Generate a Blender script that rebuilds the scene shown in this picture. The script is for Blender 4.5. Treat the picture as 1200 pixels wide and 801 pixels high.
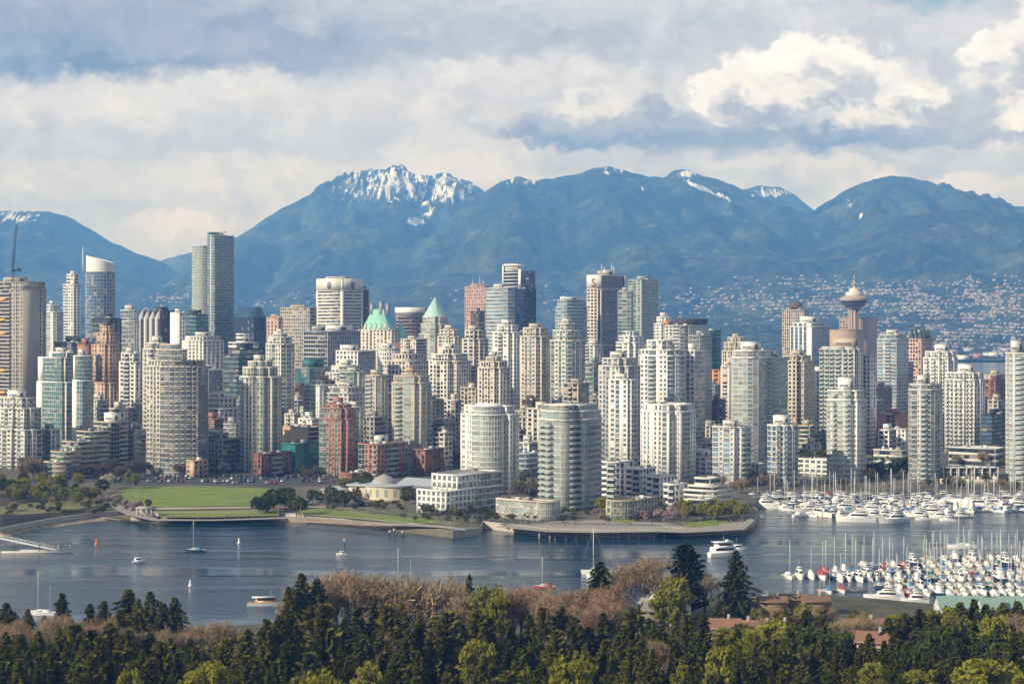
import bpy, math, random
import numpy as np
R = math.radians
sc = bpy.context.scene
for o in list(bpy.data.objects): bpy.data.objects.remove(o)
col = sc.collection

# ------------------------------------------------------------------ camera
F, CX, HY, HC = 1980.0, 600.0, 378.0, 100.0      # focal length (pixels of a 1200 wide frame), horizon row, eye height
cd = bpy.data.cameras.new('camera'); cam = bpy.data.objects.new('camera', cd); col.objects.link(cam)
cam.location = (0, 0, HC); cam.rotation_euler = (R(90), 0, 0)
cd.sensor_width = 36; cd.lens = 36 * F / 1200; cd.shift_y = -22.5 / 1200
cd.clip_start = 1; cd.clip_end = 60000
sc.camera = cam
def X(px, D): return (px - CX) / F * D
def Z(py, D): return HC + (HY - py) / F * D
def DG(py, z=0.0): return F * (HC - z) / (py - HY)

# ------------------------------------------------------------------ light
SUN_AZ, SUN_EL = 62.0, 30.0            # degrees left of "behind the camera"
sx, sy = -math.sin(R(SUN_AZ)), -math.cos(R(SUN_AZ))
sl = bpy.data.lights.new('sun', 'SUN'); sun = bpy.data.objects.new('sun', sl); col.objects.link(sun)
sl.energy = 4.9; sl.angle = R(0.55); sl.color = (1.0, 0.955, 0.88)
import mathutils
sun.rotation_euler = mathutils.Vector((-sx * math.cos(R(SUN_EL)), -sy * math.cos(R(SUN_EL)), -math.sin(R(SUN_EL)))).to_track_quat('-Z', 'Y').to_euler()
sc.view_settings.view_transform = 'Standard'; sc.view_settings.look = 'None'
sc.view_settings.gamma = 1; sc.view_settings.use_curve_mapping = False
sc.view_settings.exposure = 0.08
sc.cycles.use_denoising = True
sc.cycles.max_bounces = 6; sc.cycles.diffuse_bounces = 2; sc.cycles.glossy_bounces = 3
sc.cycles.transparent_max_bounces = 6; sc.cycles.volume_bounces = 2; sc.cycles.caustics_reflective = False
sc.cycles.sample_clamp_indirect = 4

# ---- node helper
class NT:
    def __init__(s, tree): s.t = tree; s.n = tree.nodes; s.l = tree.links
    def new(s, typ, **kw):
        n = s.n.new(typ)
        for k, v in kw.items(): setattr(n, k, v)
        return n
    def put(s, sock, v):
        if v is None: return
        if hasattr(v, 'is_output'): s.l.new(v, sock)
        elif isinstance(v, (tuple, list)) and len(v) == 3 and sock.type == 'RGBA': sock.default_value = (*v, 1)
        else: sock.default_value = v
    def m(s, op, a, b=None, c=None, clamp=False):
        n = s.new('ShaderNodeMath', operation=op, use_clamp=clamp)
        s.put(n.inputs[0], a); s.put(n.inputs[1], b); s.put(n.inputs[2], c)
        return n.outputs[0]
    def vm(s, op, a, b=None):
        n = s.new('ShaderNodeVectorMath', operation=op); s.put(n.inputs[0], a); s.put(n.inputs[1], b)
        return n.outputs[0]
    def mix(s, f, a, b, blend='MIX'):
        n = s.new('ShaderNodeMix', data_type='RGBA', blend_type=blend)
        s.put(n.inputs[0], f); s.put(n.inputs[6], a); s.put(n.inputs[7], b)
        return n.outputs[2]
    def xyz(s, x, y, z=0.0):
        n = s.new('ShaderNodeCombineXYZ'); s.put(n.inputs[0], x); s.put(n.inputs[1], y); s.put(n.inputs[2], z)
        return n.outputs[0]
    def sep(s, v):
        n = s.new('ShaderNodeSeparateXYZ'); s.put(n.inputs[0], v); return n.outputs
    def noise(s, v, scale, detail=4, rough=0.55, dist=0.0, col_=False, lac=2.0):
        n = s.new('ShaderNodeTexNoise'); s.put(n.inputs['Vector'], v)
        n.inputs['Scale'].default_value = scale; n.inputs['Detail'].default_value = detail
        n.inputs['Roughness'].default_value = rough; n.inputs['Distortion'].default_value = dist
        n.inputs['Lacunarity'].default_value = lac
        return n.outputs[1] if col_ else n.outputs[0]
    def step(s, v, a, b, lo=0.0, hi=1.0):
        n = s.new('ShaderNodeMapRange', interpolation_type='SMOOTHSTEP', clamp=True)
        s.put(n.inputs[0], v); s.put(n.inputs[1], a); s.put(n.inputs[2], b); s.put(n.inputs[3], lo); s.put(n.inputs[4], hi)
        return n.outputs[0]
    def lin(s, v, a, b, lo=0.0, hi=1.0):
        n = s.new('ShaderNodeMapRange', clamp=True)
        s.put(n.inputs[0], v); s.put(n.inputs[1], a); s.put(n.inputs[2], b); s.put(n.inputs[3], lo); s.put(n.inputs[4], hi)
        return n.outputs[0]

def s2l(r, g, b):
    f = lambda c: (c / 255 / 12.92) if c / 255 <= 0.04045 else ((c / 255 + 0.055) / 1.055) ** 2.4
    return (f(r), f(g), f(b))

# ------------------------------------------------------------------ sky: physical blue sky with cloud decks, laid out by compass bearing and elevation
def make_world():
    w = bpy.data.worlds.new('World'); sc.world = w; w.use_nodes = True
    w.cycles.sampling_method = 'MANUAL'; w.cycles.sample_map_resolution = 1024
    t = NT(w.node_tree); t.n.clear()
    out = t.new('ShaderNodeOutputWorld')
    sky = t.new('ShaderNodeTexSky', sky_type='NISHITA', sun_disc=False)
    sky.sun_elevation = R(SUN_EL); sky.sun_rotation = math.atan2(sx, sy) % (2 * math.pi)
    sky.altitude = 100; sky.air_density = 1.2; sky.dust_density = 1.0
    d = t.new('ShaderNodeTexCoord').outputs['Generated']
    dn = t.vm('NORMALIZE', d)
    x, y, z = t.sep(dn)
    az = t.m('ARCTAN2', x, y)                     # bearing, radians right of the view to the mountains
    el = t.m('ARCSINE', z)
    U = t.m('MULTIPLY', az, 19.8)                 # 1 unit = 100 frame pixels = 2.9 degrees
    V = t.m('MULTIPLY', el, 19.8)                 # up
    uv = t.xyz(U, V, 0.0)
    big = t.noise(t.xyz(t.m('MULTIPLY', U, 0.55), V, 3.0), 0.8, 6, 0.55, col_=True)
    fine = t.noise(t.xyz(t.m('MULTIPLY', U, 0.7), V, 7.0), 2.6, 7, 0.6, col_=True)
    w1 = t.sep(big); w2 = t.sep(fine)
    tiny = t.sep(t.noise(t.xyz(t.m('MULTIPLY', U, 0.8), V, 2.0), 7.5, 5, 0.62, col_=True))
    wU = t.m('ADD', t.m('MULTIPLY_ADD', w1[0], 1.1, -0.55), t.m('MULTIPLY_ADD', w2[0], 0.66, -0.33))
    wV = t.m('ADD', t.m('MULTIPLY_ADD', w1[1], 0.55, -0.275), t.m('MULTIPLY_ADD', w2[1], 0.52, -0.26))
    wU = t.m('ADD', wU, t.m('MULTIPLY_ADD', tiny[0], 0.26, -0.13)); wV = t.m('ADD', wV, t.m('MULTIPLY_ADD', tiny[1], 0.22, -0.11))
    U2 = t.m('ADD', U, wU); V2 = t.m('ADD', V, wV)
    def billow(du_, dv_):
        v_ = t.xyz(t.m('ADD', t.m('MULTIPLY_ADD', w2[0], .5, du_), U2), t.m('ADD', t.m('MULTIPLY_ADD', w2[1], .4, dv_), t.m('MULTIPLY', V2, 1.15)), 0.5)
        acc = None
        for sc_, am in ((0.95, .58), (2.3, .30), (5.5, .12)):
            n_ = t.new('ShaderNodeTexVoronoi', feature='SMOOTH_F1', voronoi_dimensions='2D'); t.put(n_.inputs['Vector'], v_); n_.inputs['Scale'].default_value = sc_; n_.inputs['Smoothness'].default_value = .35
            q = t.m('MULTIPLY', n_.outputs['Distance'], am); acc = q if acc is None else t.m('ADD', acc, q)
        return acc
    bl0 = billow(0.0, 0.0); bl1 = billow(-0.16, 0.22)
    puff = t.m('SUBTRACT', bl0, 0.42)                       # lower on the round heads
    relief = t.m('SUBTRACT', bl1, bl0)                      # heads turned to the sun
    det = t.noise(t.xyz(t.m('MULTIPLY', U2, 0.8), V2, 1.0), 1.7, 8, 0.6)
    soft = t.noise(t.xyz(t.m('MULTIPLY', U, 0.35), V, 9.0), 1.15, 5, 0.5)
    # high overcast deck: pale, with soft grey patches
    c = t.mix(t.step(soft, 0.34, 0.66), s2l(203, 209, 219), s2l(226, 224, 223))
    c = t.mix(t.step(det, 0.5, 0.72, 0, 0.55), c, s2l(240, 236, 232))
    # clouds: centre px, centre py, radius x, radius up, radius down, lit colour, base colour, opacity, edge
    CL = [
     (300, 30, 600, 80, 52, (204,209,219), (152,170,200), .95, .5),
     (60, 70, 330, 56, 40, (182,192,211), (146,166,201), .95, .5),
     (420, 78, 330, 34, 22, (188,194,208), (160,172,196), .75, .7),
     (700, 10, 330, 60, 110, (222,221,222), (205,207,214), .7, .6),
     (230, 135, 330, 42, 40, (233,229,226), (205,210,220), .9, .5),
     (560, 125, 190, 40, 60, (234,230,226), (214,215,220), .9, .5),
     (120, 168, 250, 30, 26, (214,216,222), (196,203,216), .7, .7),
     (420, 165, 160, 26, 24, (212,214,221), (198,203,215), .6, .7),
     (80, 215, 300, 30, 40, (228,227,226), (214,218,225), .8, .5),
     (330, 210, 220, 36, 60, (232,229,227), (221,222,226), .8, .5),
     (545, 190, 150, 36, 40, (229,227,226), (216,219,225), .9, .5),
     (790, 120, 210, 40, 45, (196,199,208), (172,181,198), .8, .5),
     (690, 145, 130, 40, 28, (226,223,222), (168,178,197), .85, .4),
     (840, 105, 70, 34, 40, (222,220,221), (190,196,208), .7, .5),
     (600, 95, 230, 26, 26, (236,232,229), (214,214,219), .75, .5),
     (720, 150, 150, 22, 24, (196,201,212), (150,164,190), .9, .45),
     (800, 150, 260, 22, 24, (190,196,208), (150,166,194), .9, .4),
     (760, 128, 60, 34, 16, (226,223,222), (186,191,203), .9, .3),
     (690, 132, 62, 22, 12, (238,234,230), (196,201,211), .9, .3),
     (945, 112, 120, 62, 40, (252,248,243), (182,190,206), 1.0, .20),
     (885, 122, 80, 42, 30, (249,245,240), (184,191,205), 1.0, .22),
     (1030, 112, 66, 52, 34, (250,246,241), (180,189,205), 1.0, .22),
     (985, 95, 60, 46, 30, (255,251,246), (214,216,222), .9, .25),
     (1000, 150, 80, 22, 16, (240,236,232), (178,187,204), .9, .35),
     (880, 168, 220, 14, 16, (176,186,204), (146,164,194), .9, .5),
     (1075, 160, 110, 20, 18, (186,194,208), (160,175,200), .8, .5),
     (1130, 55, 110, 40, 60, (224,222,224), (200,204,214), .85, .4),
     (1165, 88, 60, 52, 44, (250,246,242), (204,208,217), 1.0, .22),
     (1210, 60, 60, 60, 60, (250,246,242), (208,211,219), 1.0, .25),
     (1150, 145, 80, 22, 26, (206,210,219), (176,187,206), .9, .4),
     (1185, 142, 60, 26, 18, (250,246,241), (208,212,220), 1.0, .25),
     (1100, 190, 160, 16, 26, (206,210,219), (190,198,212), .7, .6),
     (1010, 208, 70, 20, 26, (247,240,232), (228,226,226), .95, .35),
     (950, 200, 60, 14, 26, (238,232,227), (222,221,224), .9, .4),
     (760, 182, 220, 14, 20, (208,211,218), (188,196,211), .7, .6),
     (860, 196, 90, 12, 20, (230,227,225), (210,213,220), .7, .5),
     (1130, 222, 150, 18, 26, (238,233,229), (222,221,224), .8, .5),
     (545, 205, 75, 26, 24, (238,235,232), (222,223,227), .9, .4),
     (210, 268, 70, 16, 20, (240,234,228), (222,222,226), .8, .4),
    ]
    for (px, py, rx, ru, rd, ca, cb, op, ed) in CL:
        cu = (px - 600) / 100; cv = (HY - py) / 100
        du = t.m('MULTIPLY', t.m('SUBTRACT', U2, cu), 100 / rx)
        dv = t.m('SUBTRACT', V2, cv)
        dv = t.m('MAXIMUM', t.m('MULTIPLY', dv, 100 / ru), t.m('MULTIPLY', dv, -100 / rd))
        r = t.m('SQRT', t.m('ADD', t.m('MULTIPLY', du, du), t.m('MULTIPLY', dv, dv)))
        if ed < .32: r = t.m('MULTIPLY_ADD', puff, 0.75, r)
        mask = t.step(r, 1 + ed * .3, 1 - ed, 0, op)
        # the lit tops pass into grey bases; billows break the passage up
        h = t.m('ADD', t.lin(t.m('SUBTRACT', V2, cv), -rd / 100, ru / 100 * .6), t.m('MULTIPLY_ADD', det, 1.3, -0.65))
        if ed < .36: h = t.m('MULTIPLY_ADD', relief, 1.5, h)
        c = t.mix(mask, c, t.mix(t.step(h, 0.05, 0.85), s2l(*cb), s2l(*ca)))
    tex = t.noise(t.xyz(t.m('MULTIPLY', U2, 0.7), V2, 4.0), 3.4, 7, 0.62)
    c = t.mix(1.0, c, t.mix(t.step(tex, 0.3, 0.7), (0.93, 0.945, 0.965), (1.05, 1.045, 1.035)), 'MULTIPLY')
    bw = t.new('ShaderNodeRGBToBW'); t.put(bw.inputs[0], c); lum = bw.outputs[0]
    c = t.mix(0.68, c, t.xyz(lum, lum, lum))
    c = t.vm('MAXIMUM', t.vm('ADD', t.vm('MULTIPLY', t.vm('SUBTRACT', c, (.74, .74, .74)), (1.48, 1.48, 1.48)), (.715, .74, .805)), (.12, .14, .18))
    rl = t.m('MULTIPLY_ADD', relief, .35, 1.0); c = t.mix(1.0, c, t.xyz(rl, rl, rl), 'MULTIPLY')
    # openings in the deck
    g = t.noise(t.vm('MULTIPLY', dn, (1, 1, 2.5)), 2.3, 6, 0.55)
    openr = t.m('MULTIPLY', t.step(g, 0.44, 0.56), t.step(el, 0.23, 0.42))
    hu = t.m('MULTIPLY', t.m('SUBTRACT', U2, 4.6), 1 / 1.0); hv = t.m('MULTIPLY', t.m('SUBTRACT', V2, 3.82), 1 / 0.36)
    hr = t.m('SQRT', t.m('ADD', t.m('MULTIPLY', hu, hu), t.m('MULTIPLY', hv, hv)))
    front = t.step(y, 0.2, 0.5)
    hole = t.m('MULTIPLY', t.step(hr, 1.0, 0.4), front)
    gap = t.m('MAXIMUM', openr, hole, clamp=True)
    deck = t.m('SUBTRACT', 1.0, gap)
    b1 = t.new('ShaderNodeBackground'); t.put(b1.inputs[0], sky.outputs[0]); b1.inputs[1].default_value = 0.10
    b2 = t.new('ShaderNodeBackground'); t.put(b2.inputs[0], c); t.put(b2.inputs[1], t.m('MULTIPLY', t.step(el, -0.02, 0.0, 0.25, 0.95), t.m('MAXIMUM', t.step(y, -.2, .55, .62, 1.0), 0.0)))
    ms = t.new('ShaderNodeMixShader'); t.put(ms.inputs[0], deck); t.l.new(b1.outputs[0], ms.inputs[1]); t.l.new(b2.outputs[0], ms.inputs[2])
    t.l.new(ms.outputs[0], out.inputs[0])
make_world()

# ------------------------------------------------------------------ objects: helpers
def tag(o, label=None, cat=None, group=None, kind=None):
    if label: o['label'] = label
    if cat: o['category'] = cat
    if group: o['group'] = group
    if kind: o['kind'] = kind
    return o
def empty(name, loc=(0, 0, 0), rz=0.0, label=None, cat=None, group=None):
    o = bpy.data.objects.new(name, None); col.objects.link(o)
    o.location = loc; o.rotation_euler = (0, 0, rz); o.empty_display_size = 0.5
    return tag(o, label, cat, group)
class MB:
    """collects quads/polygons with material slot and optional uv, links them as ONE mesh object"""
    def __init__(s): s.v = []; s.f = []; s.mi = []; s.uv = []
    def poly(s, pts, mi=0, uv=None):
        b = len(s.v); s.v.extend(pts); s.f.append(tuple(range(b, b + len(pts)))); s.mi.append(mi)
        s.uv.extend(uv if uv else [(0.0, 0.0)] * len(pts))
    def faces(s, pts, fs, mi=0):
        b = len(s.v); s.v.extend(pts)
        for f in fs:
            s.f.append(tuple(b + i for i in f)); s.mi.append(mi); s.uv.extend([(0.0, 0.0)] * len(f))
    def box(s, x0, x1, y0, y1, z0, z1, mi=0):
        p = [(x0,y0,z0),(x1,y0,z0),(x1,y1,z0),(x0,y1,z0),(x0,y0,z1),(x1,y0,z1),(x1,y1,z1),(x0,y1,z1)]
        s.faces(p, [(3,2,1,0),(4,5,6,7),(0,1,5,4),(1,2,6,5),(2,3,7,6),(3,0,4,7)], mi)
    def tube(s, p, q, r0, r1, n=6, mi=0, cap=True):
        p = mathutils.Vector(p); q = mathutils.Vector(q); d = (q - p)
        a = d.orthogonal().normalized(); b = d.normalized().cross(a)
        ring = []
        for (c, r) in ((p, r0), (q, r1)):
            for k in range(n):
                an = 2 * math.pi * k / n
                ring.append(tuple(c + (a * math.cos(an) + b * math.sin(an)) * r))
        fs = [(k, (k + 1) % n, n + (k + 1) % n, n + k) for k in range(n)]
        if cap: fs += [tuple(range(n - 1, -1, -1)), tuple(range(n, 2 * n))]
        s.faces(ring, fs, mi)
    def lathe(s, prof, cx=0, cy=0, n=24, mi=0, sx=1.0, sy=1.0):
        pts = []
        for (r, z) in prof:
            for k in range(n):
                a = 2 * math.pi * k / n; pts.append((cx + r * sx * math.cos(a), cy + r * sy * math.sin(a), z))
        fs = []
        for i in range(len(prof) - 1):
            for k in range(n):
                fs.append((i*n+k, i*n+(k+1)%n, (i+1)*n+(k+1)%n, (i+1)*n+k))
        fs.append(tuple(range((len(prof)-1)*n, len(prof)*n)))
        s.faces(pts, fs, mi)
    def prism(s, pts, z0, z1, mi=0, top=True, mtop=None):
        n = len(pts)
        v = [(x, y, z0) for x, y in pts] + [(x, y, z1) for x, y in pts]
        s.faces(v, [(i, (i + 1) % n, n + (i + 1) % n, n + i) for i in range(n)], mi)
        if top: s.poly([(x, y, z1) for x, y in pts], mi if mtop is None else mtop)
    def mesh(s, name, mats, smooth=False):
        me = bpy.data.meshes.new(name)
        nv = len(s.v); lens = np.array([len(f) for f in s.f], dtype=np.int32)
        me.vertices.add(nv); me.vertices.foreach_set('co', np.array(s.v, dtype=np.float32).ravel())
        li = np.fromiter((i for f in s.f for i in f), dtype=np.int32)
        me.loops.add(len(li)); me.loops.foreach_set('vertex_index', li)
        me.polygons.add(len(lens))
        st = np.zeros(len(lens), dtype=np.int32); st[1:] = np.cumsum(lens)[:-1]
        me.polygons.foreach_set('loop_start', st); me.polygons.foreach_set('loop_total', lens)
        me.polygons.foreach_set('material_index', np.array(s.mi, dtype=np.int32))
        uvl = me.uv_layers.new(name='UVMap')
        uvl.data.foreach_set('uv', np.array(s.uv, dtype=np.float32).ravel())
        for m in (mats if isinstance(mats, (list, tuple)) else [mats]): me.materials.append(m)
        if smooth: me.polygons.foreach_set('use_smooth', np.ones(len(lens), dtype=bool))
        me.update(calc_edges=True); me.validate()
        return me
    def build(s, name, mats, parent=None, smooth=False):
        o = bpy.data.objects.new(name, s.mesh(name, mats, smooth)); col.objects.link(o)
        if parent: o.parent = parent
        return o
def copy_tree(o, parent=None):
    c = o.copy(); col.objects.link(c)
    if parent: c.parent = parent
    for ch in KIDS.get(o.name, []) or [k for k in o.children]: copy_tree(ch, c)
    return c
KIDS = {}

# numpy noise
def _hash(ix, iy, seed):
    h = (ix.astype(np.int64) * 374761393 + iy.astype(np.int64) * 668265263 + seed * 1442695041) & 0xffffffff
    h = ((h ^ (h >> 13)) * 1274126177) & 0xffffffff
    return ((h ^ (h >> 16)) & 0xffff) / 65535.0
def vnoise(x, y, seed=0):
    ix = np.floor(x); iy = np.floor(y); fx = x - ix; fy = y - iy
    fx = fx * fx * (3 - 2 * fx); fy = fy * fy * (3 - 2 * fy)
    a = _hash(ix, iy, seed); b = _hash(ix + 1, iy, seed); c = _hash(ix, iy + 1, seed); d = _hash(ix + 1, iy + 1, seed)
    return (a * (1 - fx) + b * fx) * (1 - fy) + (c * (1 - fx) + d * fx) * fy
def fbm(x, y, o=5, seed=0, ridged=False):
    s = 0; a = 0.5; t = 0
    for i in range(o):
        n = vnoise(x, y, seed + i)
        if ridged: n = 1 - np.abs(2 * n - 1)
        s = s + a * n; t += a; x = x * 2.03 + 17.1; y = y * 2.03 + 5.7; a *= 0.5
    return s / t

# ------------------------------------------------------------------ materials
def base_mat(name):
    m = bpy.data.materials.new(name); m.use_nodes = True
    t = NT(m.node_tree); b = t.n['Principled BSDF']
    return m, t, b
MC = {}
def wall_mat(rgb, rough=0.8, name='painted_concrete', var=0.10):
    k = ('w', rgb, rough)
    if k in MC: return MC[k]
    m, t, b = base_mat(name)
    co = t.new('ShaderNodeTexCoord').outputs['Object']
    n1 = t.noise(t.vm('MULTIPLY', co, (0.5, 0.5, 0.06)), 1.0, 5, 0.6)
    n2 = t.noise(co, 0.12, 3, 0.5)
    f = t.m('ADD', t.m('MULTIPLY_ADD', n1, var * 2, 1 - var), t.m('MULTIPLY_ADD', n2, var, -var * .5))
    t.put(b.inputs['Base Color'], t.mix(1.0, rgb, t.xyz(f, f, f), 'MULTIPLY'))
    b.inputs['Roughness'].default_value = rough; b.inputs['Specular IOR Level'].default_value = 0.25
    MC[k] = m; return m
def plain_mat(name, rgb, rough=0.6, metal=0.0, scale=0.0, var=0.0):
    k = ('p', name, rgb, rough, metal)
    if k in MC: return MC[k]
    m, t, b = base_mat(name)
    if var:
        co = t.new('ShaderNodeTexCoord').outputs['Object']
        n = t.noise(co, scale, 5, 0.6); f = t.m('MULTIPLY_ADD', n, 2 * var, 1 - var)
        t.put(b.inputs['Base Color'], t.mix(1.0, rgb, t.xyz(f, f, f), 'MULTIPLY'))
    else: b.inputs['Base Color'].default_value = (*rgb, 1)
    b.inputs['Roughness'].default_value = rough; b.inputs['Metallic'].default_value = metal
    MC[k] = m; return m
def glass_mat(rgb, blind=0.25, blindrgb=(0.36, 0.34, 0.31), ior=1.75, rough=0.06, tilt=0.05):
    """one window per uv cell: tint, drawn blinds and a slight tilt of the pane differ from cell to cell"""
    k = ('g', rgb, blind, blindrgb, ior, tilt)
    if k in MC: return MC[k]
    m, t, b = base_mat('window_glass')
    uv = t.new('ShaderNodeUVMap').outputs[0]; rnd = t.new('ShaderNodeObjectInfo').outputs['Random']
    cell = t.vm('FLOOR', uv)
    cx, cy, _ = t.sep(cell)
    wn = t.new('ShaderNodeTexWhiteNoise', noise_dimensions='3D'); t.put(wn.inputs['Vector'], t.xyz(cx, cy, t.m('MULTIPLY', rnd, 50)))
    v = wn.outputs['Value']; wc = wn.outputs['Color']
    r_, g_, b_ = t.sep(wc)
    dark = t.mix(r_, tuple(c * 0.55 for c in rgb), tuple(min(1, c * 1.5) for c in rgb))
    isb = t.m('LESS_THAN', v, blind)
    fr = t.m('FRACT', t.sep(uv)[1])
    drop = t.m('GREATER_THAN', fr, t.m('MULTIPLY_ADD', g_, 0.9, -0.1))     # blinds hang from the head of the window
    t.put(b.inputs['Base Color'], t.mix(t.m('MULTIPLY', t.m('MULTIPLY', isb, drop), 0.8), dark, blindrgb))
    b.inputs['Roughness'].default_value = rough; b.inputs['IOR'].default_value = ior
    geo = t.new('ShaderNodeNewGeometry').outputs['Normal']
    off = t.vm('MULTIPLY', t.vm('SUBTRACT', wc, (0.5, 0.5, 0.5)), (tilt, tilt, tilt))
    t.put(b.inputs['Normal'], t.vm('NORMALIZE', t.vm('ADD', geo, off)))
    MC[k] = m; return m

# ------------------------------------------------------------------ haze (real air, one closed box)
def make_haze():
    mb = MB(); mb.box(-9000, 9000, -600, 14900, -30, 1290)
    m = bpy.data.materials.new('haze_air'); m.use_nodes = True; t = NT(m.node_tree); t.n.clear()
    out = t.new('ShaderNodeOutputMaterial'); v = t.new('ShaderNodeVolumePrincipled')
    v.inputs['Color'].default_value = (0.16, 0.42, 1.0, 1); v.inputs['Density'].default_value = 1.08e-4
    v.inputs['Absorption Color'].default_value = (1, 1, 1, 1)
    v.inputs['Anisotropy'].default_value = 0.0
    t.l.new(v.outputs[0], out.inputs['Volume'])
    m.cycles.homogeneous_volume = True
    o = mb.build('haze', m); tag(o, kind='stuff')
# ------------------------------------------------------------------ water, land, mountains
def grid_mesh(name, PX, PY, PZ, mats, mi=None, smooth=True, attrs=None):
    ny, nx = PX.shape
    co = np.stack([PX, PY, PZ], -1).reshape(-1, 3).astype(np.float32)
    i = np.arange((ny - 1) * (nx - 1)); r = i // (nx - 1); c = i % (nx - 1)
    q = np.stack([r * nx + c, r * nx + c + 1, (r + 1) * nx + c + 1, (r + 1) * nx + c], -1).astype(np.int32)
    me = bpy.data.meshes.new(name)
    me.vertices.add(len(co)); me.vertices.foreach_set('co', co.ravel())
    me.loops.add(q.size); me.loops.foreach_set('vertex_index', q.ravel())
    me.polygons.add(len(q)); me.polygons.foreach_set('loop_start', np.arange(len(q), dtype=np.int32) * 4)
    me.polygons.foreach_set('loop_total', np.full(len(q), 4, dtype=np.int32))
    if smooth: me.polygons.foreach_set('use_smooth', np.ones(len(q), dtype=bool))
    for m in (mats if isinstance(mats, list) else [mats]): me.materials.append(m)
    for k, a in (attrs or {}).items():
        at = me.attributes.new(k, 'FLOAT', 'POINT'); at.data.foreach_set('value', a.reshape(-1).astype(np.float32))
    me.update(calc_edges=True)
    o = bpy.data.objects.new(name, me); col.objects.link(o); tag(o, kind='structure')
    return o

# water
def make_water():
    m, t, b = base_mat('harbour_water')
    co = t.new('ShaderNodeTexCoord').outputs['Object']
    big = t.noise(t.vm('MULTIPLY', co, (0.006, 0.02, 1)), 1.0, 4, 0.6)
    t.put(b.inputs['Base Color'], t.mix(big, (0.007, 0.034, 0.064), (0.014, 0.050, 0.088)))
    b.inputs['IOR'].default_value = 1.33
    lane = t.noise(t.vm('MULTIPLY', co, (0.0035, 0.035, 1)), 1.0, 5, 0.6)
    t.put(b.inputs['Roughness'], t.step(lane, 0.38, 0.62, 0.03, 0.19))
    n1 = t.noise(t.vm('MULTIPLY', co, (0.35, 0.8, 1)), 1.0, 4, 0.6)
    n2 = t.noise(t.vm('MULTIPLY', co, (0.05, 0.12, 1)), 1.0, 3, 0.5)
    bp = t.new('ShaderNodeBump'); bp.inputs['Strength'].default_value = 1.0; bp.inputs['Distance'].default_value = 0.30
    t.put(bp.inputs['Height'], t.m('MULTIPLY', t.m('ADD', t.m('MULTIPLY', n1, 0.6), t.m('MULTIPLY', n2, 1.6)), t.step(lane, .38, .62, .25, 1.5)))
    t.l.new(bp.outputs[0], b.inputs['Normal'])
    mb = MB(); mb.poly([(-8000, -500, 0), (8000, -500, 0), (8000, 5600, 0), (-8000, 5600, 0)])
    tag(mb.build('water', m), kind='structure')
    return m
WATER = make_water()

# shoreline of the city side as (px, py) of the waterline in the view
SHORE = [(-400,640),(-150,634),(0,630),(60,618),(110,611),(150,608),(185,610),(250,611),(310,611),(340,612),(420,618),(480,624),(530,630),
         (561,627),(566,619),(600,623),(640,628),(700,630),(768,629),(775,624),(800,628),(845,626),(872,622),(886,614),(888,606),(880,598),(868,593),(860,590),(874,588),(900,589),
         (1000,589),(1100,590),(1200,592),(1400,598),(1700,610)]
SH = [(X(px, DG(py)), DG(py)) for px, py in SHORE]
def ground(D):
    return float(np.interp(D, [500, 900, 1050, 1500, 2000, 2500, 2950], [3.2, 3.6, 4.5, 14, 22, 12, 3]))
def soil_mat():
    m, t, b = base_mat('city_ground')
    co = t.new('ShaderNodeTexCoord').outputs['Object']
    n = t.noise(co, 0.02, 6, 0.6); n2 = t.noise(co, 0.3, 4, 0.6)
    c = t.mix(t.step(n, 0.35, 0.65), (0.070, 0.064, 0.052), (0.15, 0.125, 0.09))
    c = t.mix(t.step(n2, 0.45, 0.7, 0, .5), c, (0.06, 0.07, 0.04))
    t.put(b.inputs['Base Color'], c); b.inputs['Roughness'].default_value = 0.9
    return m
def lawn_mat(a=(0.085, 0.15, 0.008), c_=(0.20, 0.25, 0.022)):
    m, t, b = base_mat('mown_grass')
    co = t.new('ShaderNodeTexCoord').outputs['Object']
    n = t.noise(t.vm('MULTIPLY', co, (0.05, 0.12, 1)), 1.0, 5, 0.65); n2 = t.noise(co, .35, 6, 0.75); n3 = t.noise(t.vm('MULTIPLY', co, (.012, .09, 1)), 1.0, 4, .6)
    c = t.mix(t.step(n, 0.3, 0.7), a, c_)
    c = t.mix(t.step(n3, 0.45, 0.65, 0, 0.6), c, (0.20, 0.20, 0.05))
    c = t.mix(t.step(n2, 0.5, 0.75, 0, 0.55), c, (0.21, 0.185, 0.07))
    t.put(b.inputs['Base Color'], c); b.inputs['Roughness'].default_value = 0.9
    return m
SHROWS = []
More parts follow.
